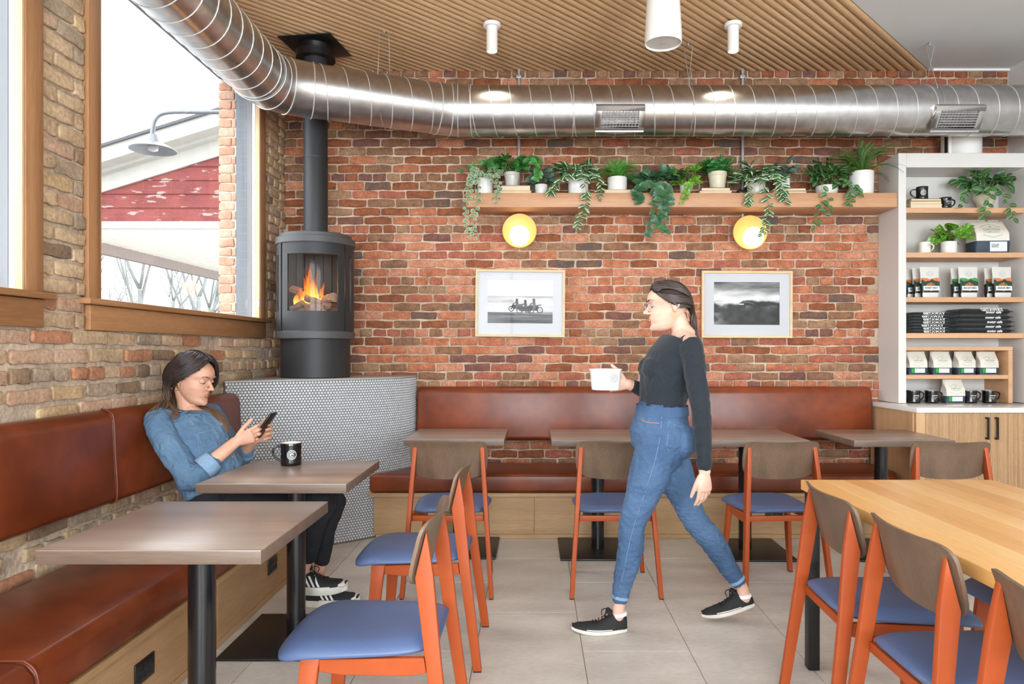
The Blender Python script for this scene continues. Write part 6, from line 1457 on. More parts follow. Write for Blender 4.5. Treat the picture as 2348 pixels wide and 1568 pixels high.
def shoe(parent, name, heel, d, L_=.265, H=.10, sole=.03, tilt=0.0, style='low', upper='shoe_black', flip=1):
    """heel: ground point under the heel; d: horizontal toe direction; tilt raises the heel"""
    s = bpy.data.objects.new(name, None); s.empty_display_size = .05; link(s, parent)
    d = Vector((d[0], d[1], 0)).normalized(); az = math.atan2(d.y, d.x)
    s.matrix_local = Matrix.Translation(Vector(heel)-parent.location) @ Matrix.Rotation(az, 4, 'Z') @ Matrix.Rotation(tilt, 4, 'Y')
    def outl(k=1.0, n=36):
        o = []
        for i in range(n):
            a = 2*PI*i/n; x = L_/2+L_/2*math.cos(a)*k; u = x/L_; w_ = (.030+.017*math.sin(max(0, min(1, (u-.1)/.85))*PI*.95)**1.0)*1.02
            y = w_*math.copysign(abs(math.sin(a))**.75, math.sin(a))*k; o.append((x, y+.006*math.sin(u*PI)*flip))
        return o
    tz = lambda x: (.012*max(0, (x/L_-.72)/.28)**2)
    mb = MB(); o0 = outl(); n = len(o0)
    rings = [(o0, 0, .96), (o0, .003, 1.0), (o0, sole*.9, 1.0), (o0, sole, .985)]
    vs = []
    for o, z, k in rings:
        cx_ = L_/2
        for x, y in o: vs.append((cx_+(x-cx_)*k, y*k, z+tz(x)))
    mb.add(vs, [(j*n+i, j*n+(i+1) % n, (j+1)*n+(i+1) % n, (j+1)*n+i) for j in range(3) for i in range(n)]+[tuple(range(n))[::-1], tuple(range(3*n, 4*n))])
    mb.build('sole', M['shoe_sole'], s, smooth=50)
    if style == 'low': MB().tube([(x, y*1.004, sole*.82+tz(x)) for x, y in o0+[o0[0]]], .0012, 6, cap=False).build('sole_stripe', M['cov_navy'], s, smooth=180)
    # upper: loft of cross sections along x
    mb = MB(); vs = []; m = 18; q = 20
    fh = .052 if style == 'low' else .076
    def top(u): return (H*(.93 if u < .12 else 1.0) if u < .30 else H-(H-fh)*min(1, (u-.30)/.28)**.85 if u < .60 else fh-.018*((u-.6)/.4)**1.6)
    for j in range(m+1):
        u = .012+.972*j/m; x = u*L_; w_ = (.028+.016*math.sin(max(0, min(1, (u-.1)/.85))*PI*.95))*(min(1, math.sqrt(max(0, 1-((u-.5)/.5)**2))*2.1+.12)); h = (top(u)-sole)*(1 if .05 < u < .93 else .8 if u < .5 else .55)
        tw = w_*(.62 if u < .35 else .75)
        for i in range(q+1):
            a = PI*i/q; c, s_ = math.cos(a), math.sin(a)
            wz = w_*(1-(1-tw/w_)*s_)
            vs.append((x, wz*math.copysign(abs(c)**.8, c)+.006*math.sin(u*PI)*flip, sole-.004+tz(x)+h*abs(s_)**.7))
    k = q+1; fs = [(j*k+i, j*k+i+1, (j+1)*k+i+1, (j+1)*k+i) for j in range(m) for i in range(q)]+[tuple(range(k)), tuple(range(m*k, (m+1)*k))[::-1]]
    mb.add(vs, fs).build('upper', M[upper], s, smooth=60)
    if style == 'stripe': 
        MB().ell((L_*.885, .003*flip, sole+.003), (.032, .036, .016), 18).build('toe_cap', M['shoe_sole'], s, smooth=180)
    for i in range(5):
        u = .40+.055*i; z = top(u)+.0035+tz(u*L_)
        MB().tube([(u*L_-.004, -.021+.005*flip, z-.010), (u*L_, 0.005*flip, z), (u*L_+.004, .021+.005*flip, z-.010)], .0028, 6).build('lace', M['lace'], s, smooth=180)
    for sg in (-1, 1):
        MB().tube(catmull([(.40*L_, .004*flip, top(.4)+.004), (.37*L_, sg*.022, top(.4)+.024), (.44*L_, sg*.038, top(.4)+.012), (.45*L_, sg*.012, top(.42)+.003)], 5), .0022, 6).build('lace_loop', M['lace'], s, smooth=180)
    MB().tube([(.27*L_, -.012, H-.006), (.34*L_, 0, H+.012), (.31*L_, .010, H-.006)], [.010, .013, .009], 8, round_ends=True).build('tongue', M[upper], s, smooth=180)
    if style == 'stripe':
        for i in range(3):
            x0 = L_*(.36+.085*i); pts = []
            for sg in (-1, 1):
                st = MB(); vs = []
                for t in (0, .33, .66, 1):
                    xx_ = x0-.030*t; u = xx_/L_; w_ = (.028+.016*math.sin(max(0, min(1, (u-.1)/.85))*PI*.95)); zz = sole+.002+(H*.42)*t; h = top(u)-sole; sn = min(1, ((zz-sole+.004)/h))**(1/.7); c = max(.05, math.sqrt(max(0, 1-sn*sn)))**.8; wz = w_*(1-.3*sn)
                    for e in (-.0055, .0055): vs.append((xx_+e, sg*(wz*c+.0018)+.006*math.sin(u*PI)*flip, zz))
                st.add(vs, [(0, 1, 3, 2), (2, 3, 5, 4), (4, 5, 7, 6)]).build('side_stripe', M['print_white'], s)
    return s
M['shoe_black'] = mat('shoe_canvas', (30, 30, 32), .75, bump=.3, bscale=400, bdist=.002); M['shoe_sole'] = mat('shoe_sole', (226, 220, 208), .6, var=.05, scale=20); M['lace'] = mat('shoelace', (24, 24, 26), .8)
def strand_hair(name, parent, T, specs, m, r=.0042, seed=0, n=5, taper=.35):
    rr = random.Random(seed); mb = MB()
    for pts in specs:
        q = catmull([T @ Vector(p) if T is not None else Vector(p) for p in pts], 4); k = len(q); r_ = r*rr.uniform(.7, 1.25)
        mb.tube([Vector(p)-parent.location for p in q], [r_*(1-(1-taper)*(j/(k-1))**2) for j in range(k)], n)
    return mb.build(name, m, parent, smooth=180, recalc=False)

# ---------------------------------------------------------------- seated woman
W1 = empty('person', (-1.62, 3.5, .447)); tag(W1, 'seated woman in a denim shirt and black jeans looking down at her phone', 'person')
YAW = math.radians(-17); PC = Vector((-1.72, 3.5, 0))
def TY(x, y, z): v = Vector((x, y, z))-PC; c, s = math.cos(YAW), math.sin(YAW); return Vector((v.x*c-v.y*s, v.x*s+v.y*c, v.z))+PC
T1 = Matrix.Translation((-1.690, 3.485, 1.162)) @ Matrix.Rotation(math.radians(-11), 4, 'Z') @ Matrix.Rotation(math.radians(15), 4, 'Y') @ Matrix.Scale(1.05, 4) @ Matrix.Translation((-.0, 0, -.108))
bm_ = MB(); head_shapes(bm_, T1)
hp0 = T1 @ Vector((-.025, 0, .055)); nb = TY(-1.715, 3.5, .985)
limb(bm_, [hp0, hp0.lerp(nb, .5)+Vector((.004, 0, 0)), nb], [.047, .046, .056])
torso1 = [(-1.53, .56, .105, .120), (-1.555, .64, .108, .130), (-1.585, .72, .112, .135), (-1.625, .80, .108, .140), (-1.665, .88, .108, .152), (-1.700, .945, .092, .165), (-1.722, .985, .066, .120), (-1.722, 1.005, .045, .060)]
def torso_tube(mb, secs, k=0.0, kz=0):
    mb.tube([TY(x, 3.5, z) for x, z, a, b in secs], [(a+k, b+k) for x, z, a, b in secs], 28, up=(math.cos(YAW), math.sin(YAW), 0), round_ends=True)
torso_tube(bm_, torso1, -.018)
vneck = [TY(-1.700, 3.5, 1.015), TY(-1.650, 3.5, .985), TY(-1.592, 3.5, .940)]
bm_.tube(vneck, [(.030, .046), (.032, .034), (.020, .010)], 14, round_ends=True, up=(1, 0, .6))
shN, shF = TY(-1.725, 3.335, .955), TY(-1.725, 3.665, .955)
elN, wrN = Vector((-1.575, 3.255, .715)), Vector((-1.425, 3.375, .868)); elF, wrF = Vector((-1.545, 3.665, .735)), Vector((-1.400, 3.545, .860))
limb(bm_, [shN, shN.lerp(elN, .5), elN], [.045, .040, .036]); limb(bm_, [elN, elN.lerp(wrN, .45), wrN], [.036, .034, (.020, .027)])
limb(bm_, [shF, shF.lerp(elF, .5), elF], [.045, .040, .036]); limb(bm_, [elF, elF.lerp(wrF, .45), wrF], [.036, .034, (.020, .027)])
limb(bm_, [shN+Vector((0, .05, .01)), shN], [.05, .048]); limb(bm_, [shF-Vector((0, .05, -.01)), shF], [.05, .048])
fingN = hand(bm_, wrN, (.86, .12, .34), (.05, .95, .15), (0, 0, 1), [(22, 48, 30), (30, 52, 35), (38, 55, 38), (45, 58, 40)], .98, thumb=(.80, .62, .34))
hand(bm_, wrF, (.88, -.10, .36), (.05, -.95, .15), (0, 0, 1), [(22, 48, 30), (30, 52, 35), (38, 55, 38), (45, 58, 40)], .98, thumb=(.80, .58, .36))
hipN, hipF = Vector((-1.50, 3.41, .545)), Vector((-1.50, 3.59, .545)); knN, knF = Vector((-1.035, 3.44, .575)), Vector((-1.03, 3.60, .555))
anN, anF = Vector((-1.128, 3.495, .245)), Vector((-1.100, 3.605, .140))
for h_, k_, a_ in ((hipN, knN, anN), (hipF, knF, anF)):
    limb(bm_, [h_, h_.lerp(k_, .5), k_], [.078, .064, .050]); limb(bm_, [k_, k_.lerp(a_, .35)+Vector((-.012, 0, 0)), a_], [.048, .044, .027]); limb(bm_, [a_, a_+Vector((-.005, 0, -.080))], [.027, .024]); limb(bm_, [a_+Vector((0, 0, -.082)), a_+Vector((.07, 0, -.086))], [.020, .012])
wb1 = body_obj('body', bm_, M['skin'], W1, .0030, 3, fac=.4)
head_details(T1, W1, None, M['skin'])
M['denim_shirt'] = mat('denim_shirt', (100, 130, 156), .85, col2=(72, 100, 130), scale=5, fine=.10, fscale=140, bump=.35, bscale=420, coord='World', bdist=.002, lo=.3, hi=.7)
M['denim_light'] = mat('denim_inside', (136, 164, 192), .85, fine=.08, col2=(122, 150, 180), scale=8, bump=.3, bscale=400, bdist=.002); M['black_jeans'] = mat('black_jeans', (26, 27, 32), .85, bump=.3, bscale=300, bdist=.002)
sm = MB()
shirt1 = [(-1.535, .615, .128, .178), (-1.560, .67, .140, .178), (-1.585, .73, .142, .168), (-1.615, .80, .142, .165), (-1.650, .87, .142, .170), (-1.690, .93, .120, .178), (-1.722, .972, .086, .150), (-1.724, 1.000, .062, .085), (-1.722, 1.012, .054, .064)]
sm.tube([TY(x, 3.5, z) for x, z, a, b in shirt1], [(a, b) for x, z, a, b in shirt1], 30, up=(math.cos(YAW), math.sin(YAW), 0))
for s in (-1, 1): sm.ell(TY(-1.575, 3.5+s*.062, .865), (.062, .062, .070), 16)
cfN, cfF = elN.lerp(wrN, .40), elF.lerp(wrF, .42)
for sh_, el, cf, s in ((shN, elN, cfN, -1), (shF, elF, cfF, 1)):
    limb(sm, [sh_+Vector((0, -s*.06, .012)), sh_+Vector((-.004, 0, .006)), sh_.lerp(el, .35)+Vector((-.008, s*.012, 0)), sh_.lerp(el, .7)+Vector((-.008, s*.008, 0)), el+Vector((-.012, s*.002, -.006)), el.lerp(cf, .5)+Vector((0, 0, -.008)), cf], [.060, .066, .064, .058, .056, .052, .046])
wf_ = wr_noise(.0065, 13, 2, st=(1, 1, .8)); wf2 = wr_noise(.0032, 34, 5)
shirt = body_obj('shirt', sm, M['denim_shirt'], W1, .0052, 3, lambda c: wf_(c)+wf2(c))
bvh = BVHTree.FromPolygons([v.co for v in shirt.data.vertices], [tuple(p.vertices) for p in shirt.data.polygons])
def pick(px, py, b=None):
    d = Vector(((px-CX)/F, 1, -(py-CY)/F)).normalized(); h = (b or bvh).ray_cast(Vector((0, 0, CH)), d); return h[0], h[1]
for (a, b_) in ((520, 1007), (533, 1047), (507, 972), (497, 955)):
    p_, n_ = pick(a, b_)
    if p_ is not None:
        MB().lathe([(0, .0032), (.0055, .0032), (.0062, .0015), (.0062, -.001)], 14, c=(0, 0, 0), M=n_.to_track_quat('Z', 'Y').to_matrix()).build('button', mat('copper_button', (206, 146, 96), .4, .3) if 'copper_button' not in bpy.data.materials else bpy.data.materials['copper_button'], W1, smooth=40, loc=p_-W1.location)
def surf_strip(name, pxs, w_, t, m, par=None):
    pts = []
    for a, b_ in pxs:
        p_, n_ = pick(a, b_)
        if p_ is not None: pts.append(p_+n_*t*.3-W1.location)
    if len(pts) > 1: return MB().tube([Vector(q) for q in catmull(pts, 3)], w_, 6).build(name, m, par or W1, smooth=180)
M['stitch'] = mat('pale_stitch', (122, 146, 168), .8)
surf_strip('pocket_seam', [(454, 993), (465, 991), (478, 988), (490, 985)], .0012, .001, M['stitch']); surf_strip('pocket_seam', [(454, 993), (458, 1010), (464, 1030)], .0010, .001, M['stitch']); surf_strip('pocket_seam', [(490, 985), (500, 1005), (506, 1024)], .0010, .001, M['stitch'])
surf_strip('placket', [(497, 951), (510, 972), (522, 1000), (530, 1020), (538, 1045), (545, 1058)], .0035, .001, M['denim_shirt'])
surf_strip('shoulder_seam', [(398, 938), (420, 948), (440, 968), (452, 1000), (456, 1030)], .0013, .001, M['denim_light'])
# collar
for s in (-1, 1):
    a0 = TY(-1.765, 3.5+s*.030, 1.030); a1 = TY(-1.725, 3.5+s*.066, 1.022); a2 = TY(-1.675, 3.5+s*.052, .995); a3 = TY(-1.640, 3.5+s*.030, .968)
    b0 = TY(-1.79, 3.5+s*.040, 1.000); b1 = TY(-1.73, 3.5+s*.092, .992); b2 = TY(-1.655, 3.5+s*.082, .965); b3 = TY(-1.612, 3.5+s*.052, .936)
    def out_(p_, d_):
        h_ = bvh.find_nearest(p_)
        if h_[0] is not None and (p_-h_[0]).dot(h_[1]) < d_: return h_[0]+h_[1]*d_
        return p_
    c0 = [out_(Vector(q), .006) for q in catmull([a0, a1, a2, a3], 5)]; c1 = [out_(Vector(q), .007) for q in catmull([b0, b1, b2, b3], 5)]; vs = []
    for p_, q_ in zip(c0, c1):
        p_ = Vector(p_)-W1.location; q_ = Vector(q_)-W1.location; up_ = Vector((0, 0, .004)); vs += [p_+up_, q_+up_+Vector((0, 0, .002)), q_-up_*.2, p_-up_]
    n_ = len(c0); MB().add(vs, [(4*i+k, 4*i+(k+1) % 4, 4*i+4+(k+1) % 4, 4*i+4+k) for i in range(n_-1) for k in range(4)]+[(0, 1, 2, 3), tuple(4*(n_-1)+k for k in (3, 2, 1, 0))]).build('collar', M['denim_shirt'], W1, smooth=60)
for cf, el, wr_ in ((cfN, elN, wrN), (cfF, elF, wrF)):
    d = (wr_-el).normalized(); cm = MB(); cm.tube([cf-d*.042, cf-d*.02, cf+d*.012, cf+d*.020], [.0575, .0580, .0540, .0510], 26, cap=False); cm.tube([cf+d*.020, cf+d*.012, cf-d*.03], [.0510, .0450, .044], 26, cap=False)
    o = cm.build('rolled_cuff', M['denim_light'], W1, smooth=60); o.location = -W1.location
jm = MB(); jm.tube([(-1.46, 3.5, .545), (-1.52, 3.5, .548), (-1.56, 3.5, .565), (-1.555, 3.5, .655)], [(.10, .17), (.105, .185), (.110, .182), (.128, .170)], 24, up=(0, 0, 1), round_ends=True)
jm.tube([TY(-1.54, 3.5, .54), TY(-1.555, 3.5, .60), TY(-1.57, 3.5, .645)], [(.128, .165), (.132, .168), (.126, .160)], 24, up=(1, 0, 0), round_ends=False)
for h_, k_, a_, hem in ((hipN, knN, anN, .14), (hipF, knF, anF, .25)):
    e_ = a_.lerp(k_, hem); limb(jm, [h_, h_.lerp(k_, .5), k_+Vector((.004, 0, 0)), k_.lerp(a_, .35)+Vector((-.008, 0, 0)), e_], [.092, .076, .060, .054, .043])
body_obj('jeans', jm, M['black_jeans'], W1, .0065, 3, wr_noise(.004, 18, 9))
sN = shoe(W1, 'shoe', (-1.195, 3.497, .105), (1, -.02), L_=.275, H=.115, sole=.040, style='stripe', flip=-1, tilt=math.radians(-1)); sF = shoe(W1, 'shoe', (-1.165, 3.60, .001), (1, .03), L_=.275, H=.100, sole=.040, style='stripe')
# phone
ph = empty('phone', (-1.318, 3.462, .935)); tag(ph, 'black smartphone held in both hands of the seated woman', 'phone')
ph.rotation_euler = (0, math.radians(34), math.radians(-4))
boxo('case', (-.0045, .0045, -.036, .036, -.075, .075), M['black'], ph, bevel=.003); boxo('screen', (-.0056, -.0046, -.033, .033, -.071, .071), mat('phone_screen', (16, 18, 24), .08), ph)
# ring and earring
fa, fb, fr_ = fingN[2]; fd = (fb-fa).normalized(); fu = fd.orthogonal().normalized(); fv = fd.cross(fu); fc = fa.lerp(fb, .55)
MB().tube([fc+(fu*math.cos(a)+fv*math.sin(a))*(fr_*1.10)-W1.location for a in [2*PI*j/20 for j in range(21)]], .0015, 6, cap=False).build('ring', M['gold'], W1, smooth=180)
Te = Matrix.Translation(-W1.location) @ T1
for s in (-1, 1): MB().tube([Te @ Vector((-.006+.008*math.sin(a), s*.0765, .070+.014*math.cos(a))) for a in [2*PI*j/18 for j in range(19)]], .0011, 6).build('earring', M['gold'], W1, smooth=180)
# long side-parted hair
M['hair1'] = hair_mat('brown_hair', (44, 34, 32), (138, 100, 68), .90, 1.16)
def ellp(th, ph_, k=1.0): 
    th, ph_ = math.radians(th), math.radians(ph_); return (.002+.113*k*math.sin(th)*math.cos(ph_), .093*k*math.sin(th)*math.sin(ph_), .116+.121*k*math.cos(th))
def pline(t, y, k): v = ellp(abs(t), 0 if t > 0 else 180, k*.985); return (v[0], y, v[2])
hr = random.Random(8); sp = []
Wl = lambda p: T1.inverted() @ Vector(p)
for s in (-1, 1):
    for i in range(340):
        a = (i+hr.random())/340; k = 1.0+hr.uniform(0, .09); j = lambda q: hr.uniform(-q, q)
        if s < 0:   # camera side: swept back over the ear, falls behind the shoulder
            p0 = pline(34-74*a+j(1.5), -.004, k); p1 = ellp(46+j(5), -(34+108*a), k*1.02); p2 = ellp(84+j(4), -(78+90*a), k*1.04); p3 = ellp(106+j(5), -(108+66*a), k*1.06)
            e0 = Wl((-1.775-.02*a+j(.012), 3.40+.07*a+j(.015), 1.065+j(.02))); e1 = Wl((-1.785-.025*a+j(.02), 3.37+.09*a+j(.02), .99+j(.02))); e2 = Wl((-1.800+j(.03), 3.36+.11*a+j(.02), .925+j(.03)))
            if i % 6 == 0: e1 = Wl((-1.70+j(.01), 3.36, 1.0)); e2 = Wl((-1.735+j(.015), 3.325, .975+j(.02)))
            sp.append([p0, p1, p2, p3, e0, e1, e2])
        else:       # far side: falls forward over the chest
            p0 = pline(34-74*a+j(1.5), .004, k); p1 = ellp(46+j(5), 32+112*a, k*1.03); p2 = ellp(88+j(4), 52+115*a, k*1.04); p3 = ellp(118+j(4), 62+100*a, k*1.05)
            e0 = Wl(TY(-1.665-.09*a+j(.012), 3.545+j(.02), 1.01+j(.01))); e1 = Wl(TY(-1.575-.10*a+j(.012), 3.54+j(.02), .955+j(.01))); e2 = Wl(TY(-1.505-.08*a+j(.012), 3.53+j(.02), .905+j(.02)))
            if a > .55: e0, e1, e2 = Wl((-1.79+j(.01), 3.50+j(.03), 1.06)), Wl((-1.80+j(.01), 3.48+j(.03), .98)), Wl((-1.805+j(.01), 3.46+j(.03), .93+j(.02)))
            sp.append([p0, p1, p2, p3, e0, e1, e2])
for q in sp:
    for k_ in range(4, 7):
        wp = T1 @ Vector(q[k_]); h_ = bvh.find_nearest(wp)
        if h_[0] is not None and (wp-h_[0]).dot(h_[1]) < .012: q[k_] = tuple(T1.inverted() @ (h_[0]+h_[1]*hr.uniform(.006, .018)))
hair = strand_hair('hair', W1, T1, sp, M['hair1'], r=.0040, seed=3, n=4, taper=.12)
cap = MB(); vs = []; nt_, np_ = 42, 90
for i in range(nt_+1):
    for j in range(np_): vs.append(Matrix.Translation(-W1.location) @ T1 @ Vector(ellp(2+i*2.75, j*4, .985)))
fs = []
for i in range(nt_):
    for j in range(np_):
        ph_ = (j+.5)*4; ph_ = ph_ if ph_ < 180 else 360-ph_; th = 2+(i+.5)*2.75
        lim = 38+max(0, ph_-15)*.75 if ph_ < 70 else 82+(ph_-70)*.9
        if th < min(lim, 118): fs.append((i*np_+j, i*np_+(j+1) % np_, (i+1)*np_+(j+1) % np_, (i+1)*np_+j))
cap.add(vs, fs).build('hair_cap', M['hair1'], W1, smooth=180)

# ---------------------------------------------------------------- walking woman
W2 = empty('person', (.60, 3.33, 0)); tag(W2, 'woman in a black top and blue jeans walking left carrying a white tub', 'person')
T2 = Matrix.Translation((.640, 3.33, 1.512)) @ Matrix.Rotation(math.radians(180), 4, 'Z') @ Matrix.Rotation(math.radians(6), 4, 'Y') @ Matrix.Scale(1.03, 4) @ Matrix.Translation((0, 0, -.110))
b2 = MB(); head_shapes(b2, T2)
hp0 = T2 @ Vector((-.022, 0, .055)); nb = Vector((.702, 3.33, 1.375)); limb(b2, [hp0, hp0.lerp(nb, .5), nb], [.047, .046, .060])
def tt(mb, secs, n=28): mb.tube([(x, 3.33, z) for x, z, a, b in secs], [(a, b) for x, z, a, b in secs], n, up=(1, 0, 0), round_ends=True)
tor = [(.590, .86, .115, .165), (.590, .93, .120, .165), (.598, 1.01, .100, .140), (.608, 1.09, .098, .132), (.622, 1.18, .108, .142), (.650, 1.26, .108, .155), (.680, 1.33, .076, .150), (.696, 1.365, .060, .115), (.700, 1.400, .050, .065)]
tt(b2, [(x, z, a-.010, b-.010) for x, z, a, b in tor])
sA, eA, wA = Vector((.702, 3.165, 1.325)), Vector((.738, 3.125, 1.035)), Vector((.752, 3.115, .765)); sB, eB, wB = Vector((.690, 3.495, 1.325)), Vector((.640, 3.520, 1.075)), Vector((.452, 3.425, 1.140))
for a_, b_, c_ in ((sA, eA, wA), (sB, eB, wB)): limb(b2, [a_, a_.lerp(b_, .5), b_], [.046, .040, .036]); limb(b2, [b_, b_.lerp(c_, .4), c_], [.036, .033, (.020, .026)])
limb(b2, [sA+Vector((0, .07, .020)), sA], [.046, .042]); limb(b2, [sB+Vector((0, -.07, .020)), sB], [.046, .042])
hand(b2, wA, (.02, .0, -1), (-.35, .9, 0), (-1, -.2, 0), [(12, 18, 12), (16, 22, 14), (20, 26, 16), (24, 30, 18)], .98, thumb=(.85, .36, .30))
hand(b2, wB, (-1, -.30, .02), (-.42, -.9, 0), (0, 0, 1), [(24, 26, 18), (26, 28, 18), (28, 30, 18), (30, 32, 18)], 1.0, thumb=(.55, .75, .1))
hL, kL, aL = Vector((.575, 3.255, .86)), Vector((.452, 3.27, .495)), Vector((.392, 3.275, .115)); hR, kR, aR = Vector((.610, 3.405, .86)), Vector((.772, 3.405, .490)), Vector((1.000, 3.40, .165))
for h_, k_, a_ in ((hL, kL, aL), (hR, kR, aR)):
    limb(b2, [h_, h_.lerp(k_, .5), k_], [.085, .070, .050]); limb(b2, [k_, k_.lerp(a_, .33)+Vector((.012, 0, 0)), a_], [.048, .045, .027])
limb(b2, [aL, aL+Vector((-.004, 0, -.05))], [.028, .028]); limb(b2, [aL+Vector((-.004, 0, -.05)), aL+Vector((-.09, 0, -.068))], [.025, .014])
limb(b2, [aR, aR+Vector((.012, 0, -.05))], [.028, .032]); limb(b2, [aR+Vector((.006, 0, -.045)), aR+Vector((-.07, 0, -.085))], [.025, .014])
body_obj('body', b2, M['skin2'], W2, .0031, 3, fac=.4)
head_details(T2, W2, None, M['skin2'], glasses=True)
M['black_knit'] = mat('black_knit', (22, 30, 38), .85, bump=.25, bscale=300, sheen=.15, bdist=.002); M['jeans_blue'] = mat('blue_denim', (80, 108, 142), .85, col2=(56, 82, 116), scale=4, fine=.10, fscale=140, bump=.3, bscale=420, coord='World', bdist=.002)
s2 = MB(); tp = [(.597, .985, .092, .130), (.600, 1.03, .104, .141), (.608, 1.09, .112, .142), (.622, 1.18, .122, .152), (.650, 1.26, .120, .165), (.676, 1.315, .100, .178), (.690, 1.340, .090, .180)]
s2.tube([(x, 3.33, z) for x, z, a, b in tp], [(a, b) for x, z, a, b in tp], 30, up=(1, 0, 0))
for s in (-1, 1): s2.ell((.560, 3.33+s*.062, 1.215), (.062, .060, .064), 16)
limb(s2, [sA+Vector((-.004, .03, -.01)), sA+Vector((0, 0, -.008)), sA.lerp(eA, .5), eA, eA.lerp(wA, .5), eA.lerp(wA, .88)], [.054, .055, .048, .043, .039, .032]); limb(s2, [sB+Vector((-.004, -.03, -.01)), sB+Vector((0, 0, -.008)), sB.lerp(eB, .5), eB, eB.lerp(wB, .5), eB.lerp(wB, .80)], [.054, .055, .048, .044, .040, .033])
w1_, w2_ = wr_noise(.004, 16, 4), wr_noise(.002, 40, 6)
body_obj('top', s2, M['black_knit'], W2, .0048, 5, lambda c: (w1_(c)+w2_(c))*max(0, min(1, (1.325-c.z)/.06))*max(0, min(1, (c.z-1.04)/.05)) if abs(c.y-3.33) < .16 or c.z > 1.3 else w1_(c)+w2_(c))
j2 = MB(); j2.tube([(.601, 3.33, 1.030), (.598, 3.33, 1.00), (.592, 3.33, .93), (.596, 3.33, .87), (.60, 3.33, .82)], [(.114, .150), (.122, .158), (.140, .176), (.138, .178), (.10, .15)], 28, up=(1, 0, 0), round_ends=True)
for s in (-1, 1): j2.ell((.672, 3.33+s*.075, .885), (.080, .085, .085), 18)
for h_, k_, a_, hem in ((hL, kL, aL, .12), (hR, kR, aR, .10)):
    limb(j2, [h_+Vector((0, 0, .02)), h_.lerp(k_, .35), h_.lerp(k_, .75), k_, k_.lerp(a_, .33)+Vector((.012, 0, 0)), k_.lerp(a_, .7), a_.lerp(k_, hem)], [.100, .094, .070, .060, .059, .045, .038])
w3_, w4_ = wr_noise(.0035, 20, 8, st=(1, 1, 1.6)), wr_noise(.002, 45, 3, st=(.7, .7, 2))
jeans = body_obj('jeans', j2, M['jeans_blue'], W2, .0055, 3, lambda c: w3_(c)+w4_(c)*(2.2 if c.z < .55 else 1))
bv2 = BVHTree.FromPolygons([v.co for v in jeans.data.vertices], [tuple(p.vertices) for p in jeans.data.polygons])
def strip2(name, pxs, r, m):
    pts = []
    for a, b_ in pxs:
        p_, n_ = pick(a, b_, bv2)
        if p_ is not None: pts.append(p_+n_*.0004-W2.location)
    if len(pts) > 1: MB().tube([Vector(q) for q in catmull(pts, 3)], r, 6).build(name, m, W2, smooth=180)
M['jean_stitch'] = mat('jean_stitch', (112, 140, 172), .8); M['jean_orange'] = mat('orange_stitch', (206, 138, 110), .8)
strip2('side_seam', [(1518, 935), (1516, 980), (1508, 1030), (1495, 1080), (1475, 1140), (1455, 1200), (1440, 1260), (1430, 1310), (1420, 1355)], .0014, M['jean_stitch'])
strip2('pocket_stitch', [(1470, 962), (1485, 968), (1512, 970)], .0013, M['jean_orange']); strip2('pocket_stitch', [(1532, 966), (1550, 975), (1572, 982)], .0013, M['jean_stitch']); strip2('pocket_stitch', [(1532, 968), (1532, 1000), (1530, 1028), (1552, 1045)], .0013, M['jean_stitch'])
wbm = MB(); wbm.tube([(.601, 3.33, 1.004), (.602, 3.33, 1.046)], [(.1245, .1600), (.1195, .1550)], 40, cap=False, up=(1, 0, 0)); wbm.tube([(.602, 3.33, 1.046), (.602, 3.33, 1.030)], [(.1195, .1550), (.108, .143)], 40, cap=False, up=(1, 0, 0))
o = wbm.build('waistband', M['jeans_blue'], W2, smooth=50); o.location = -W2.location
for k_, a_, hem in ((kL, aL, .12), (kR, aR, .10)):
    c = a_.lerp(k_, hem); d = (k_-a_).normalized(); o = MB().tube([c-d*.004, c+d*.010], [.0405, .0405], 24).build('hem', M['denim_light'], W2, smooth=40); o.location = -W2.location
M['sock'] = mat('white_sock', (232, 232, 230), .8)
for a_, o_ in ((aL, Vector((0, 0, -.022))), (aR, Vector((.006, 0, -.030)))): 
    o = MB().tube([a_+o_+Vector((.006, 0, -.016)), a_+o_+Vector((.003, 0, -.001))], [.0345, .0325], 20).build('sock', M['sock'], W2, smooth=40); o.location = -W2.location
shoe(W2, 'shoe', (.432, 3.275, .001), (-1, .0), L_=.262, H=.088, sole=.024, flip=1); shoe(W2, 'shoe', (1.062, 3.40, .076), (-1, .0), L_=.262, H=.088, sole=.024, tilt=math.radians(14.5), flip=-1)
M['hair2'] = hair_mat('dark_brown_hair', (52, 38, 34), (82, 58, 46), 1.3, 1.5)
hr = random.Random(18); sp = []
def el2(th, ph_, k=1.0): th, ph_ = math.radians(th), math.radians(ph_); return (.001+.110*k*math.sin(th)*math.cos(ph_), .092*k*math.sin(th)*math.sin(ph_), .114+.121*k*math.cos(th))
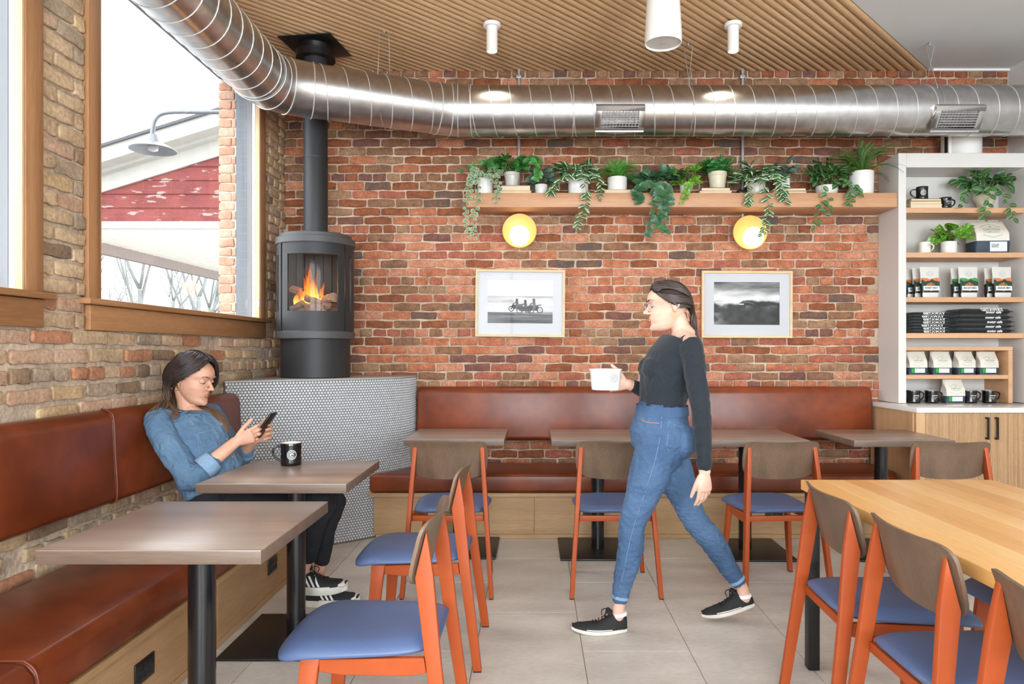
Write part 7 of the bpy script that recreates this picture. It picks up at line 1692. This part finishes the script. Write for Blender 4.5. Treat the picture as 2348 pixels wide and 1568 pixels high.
for s in (-1, 1):
    for i in range(280):
        a = (i+hr.random())/280; j = lambda q: hr.uniform(-q, q); k = 1.0+hr.uniform(0, .05)
        if a < .5: q = a*2; p0 = el2(40+18*q+j(2), s*(2+46*q), .985); p1 = el2(36+16*q+j(4), s*(40+40*q), k*1.03); p2 = el2(58+16*q+j(5), s*(120+14*q), k*1.04)
        else: q = (a-.5)*2; p0 = el2(60+30*q+j(2), s*(48+42*q), .985); p1 = el2(74+14*q+j(4), s*(86+24*q), k*1.02); p2 = el2(84+8*q+j(4), s*(130+10*q), k*1.03)
        p3 = (-.098+j(.006), s*.012+j(.008), .075+j(.010)); p4 = (-.100+j(.012), j(.018), .030+j(.02)); p5 = (-.092+j(.016), j(.025), -.03+j(.03)); p6 = (-.098+j(.024), j(.035), -.09+j(.04))
        sp.append([p0, p1, p2, p3, p4] + ([p5, p6] if i % 2 == 0 else []))
strand_hair('hair', W2, T2, sp, M['hair2'], r=.0040, seed=5, n=4, taper=.15)
cap = MB(); vs = [Matrix.Translation(-W2.location) @ T2 @ Vector(el2(2+i*2.6, j*4, .975)) for i in range(46) for j in range(90)]; fs = []
for i in range(45):
    for j in range(90):
        ph_ = (j+.5)*4; ph_ = ph_ if ph_ < 180 else 360-ph_; th = 2+(i+.5)*2.6; lim = 42+ph_*.42 if ph_ < 60 else 68+(ph_-60)*.75
        if th < min(lim, 100): fs.append((i*90+j, i*90+(j+1) % 90, (i+1)*90+(j+1) % 90, (i+1)*90+j))
cap.add(vs, fs).build('hair_cap', M['hair2'], W2, smooth=180)
Te = Matrix.Translation(-W2.location) @ T2
for s in (-1, 1): MB().tube([Te @ Vector((-.004+.011*math.sin(a), s*.0765, .068+.013*math.cos(a))) for a in [2*PI*j/18 for j in range(19)]], .0011, 6).build('earring', M['gold'], W2, smooth=180)
# the tub she carries
tub = empty('tub', (.338, 3.345, 1.118)); tag(tub, 'white round tub with a small emblem held by the walking woman', 'tub')
M['tub_white'] = mat('paper_tub', (240, 238, 234), .5)
MB().lathe([(0, 0), (.064, 0), (.066, .003), (.075, .092), (.077, .094), (.077, .098), (.074, .098), (.0635, .006), (0, .006)], 44).build('cup', M['tub_white'], tub, smooth=40)
t = MB(); fm = lambda a, b: Vector((math.sin(a/.072)*(.067+.098*b+.0006), -math.cos(a/.072)*(.067+.098*b+.0006), b))
emblem(t, .018, .030, .055, fm); poly_ring(t, .030, .055, .0225, .024, fm); t.build('emblem', M['print_grey'], tub)
MB().lathe([(.060, .012), (.0715, .096)], 30).build('lining', M['tub_white'], tub)
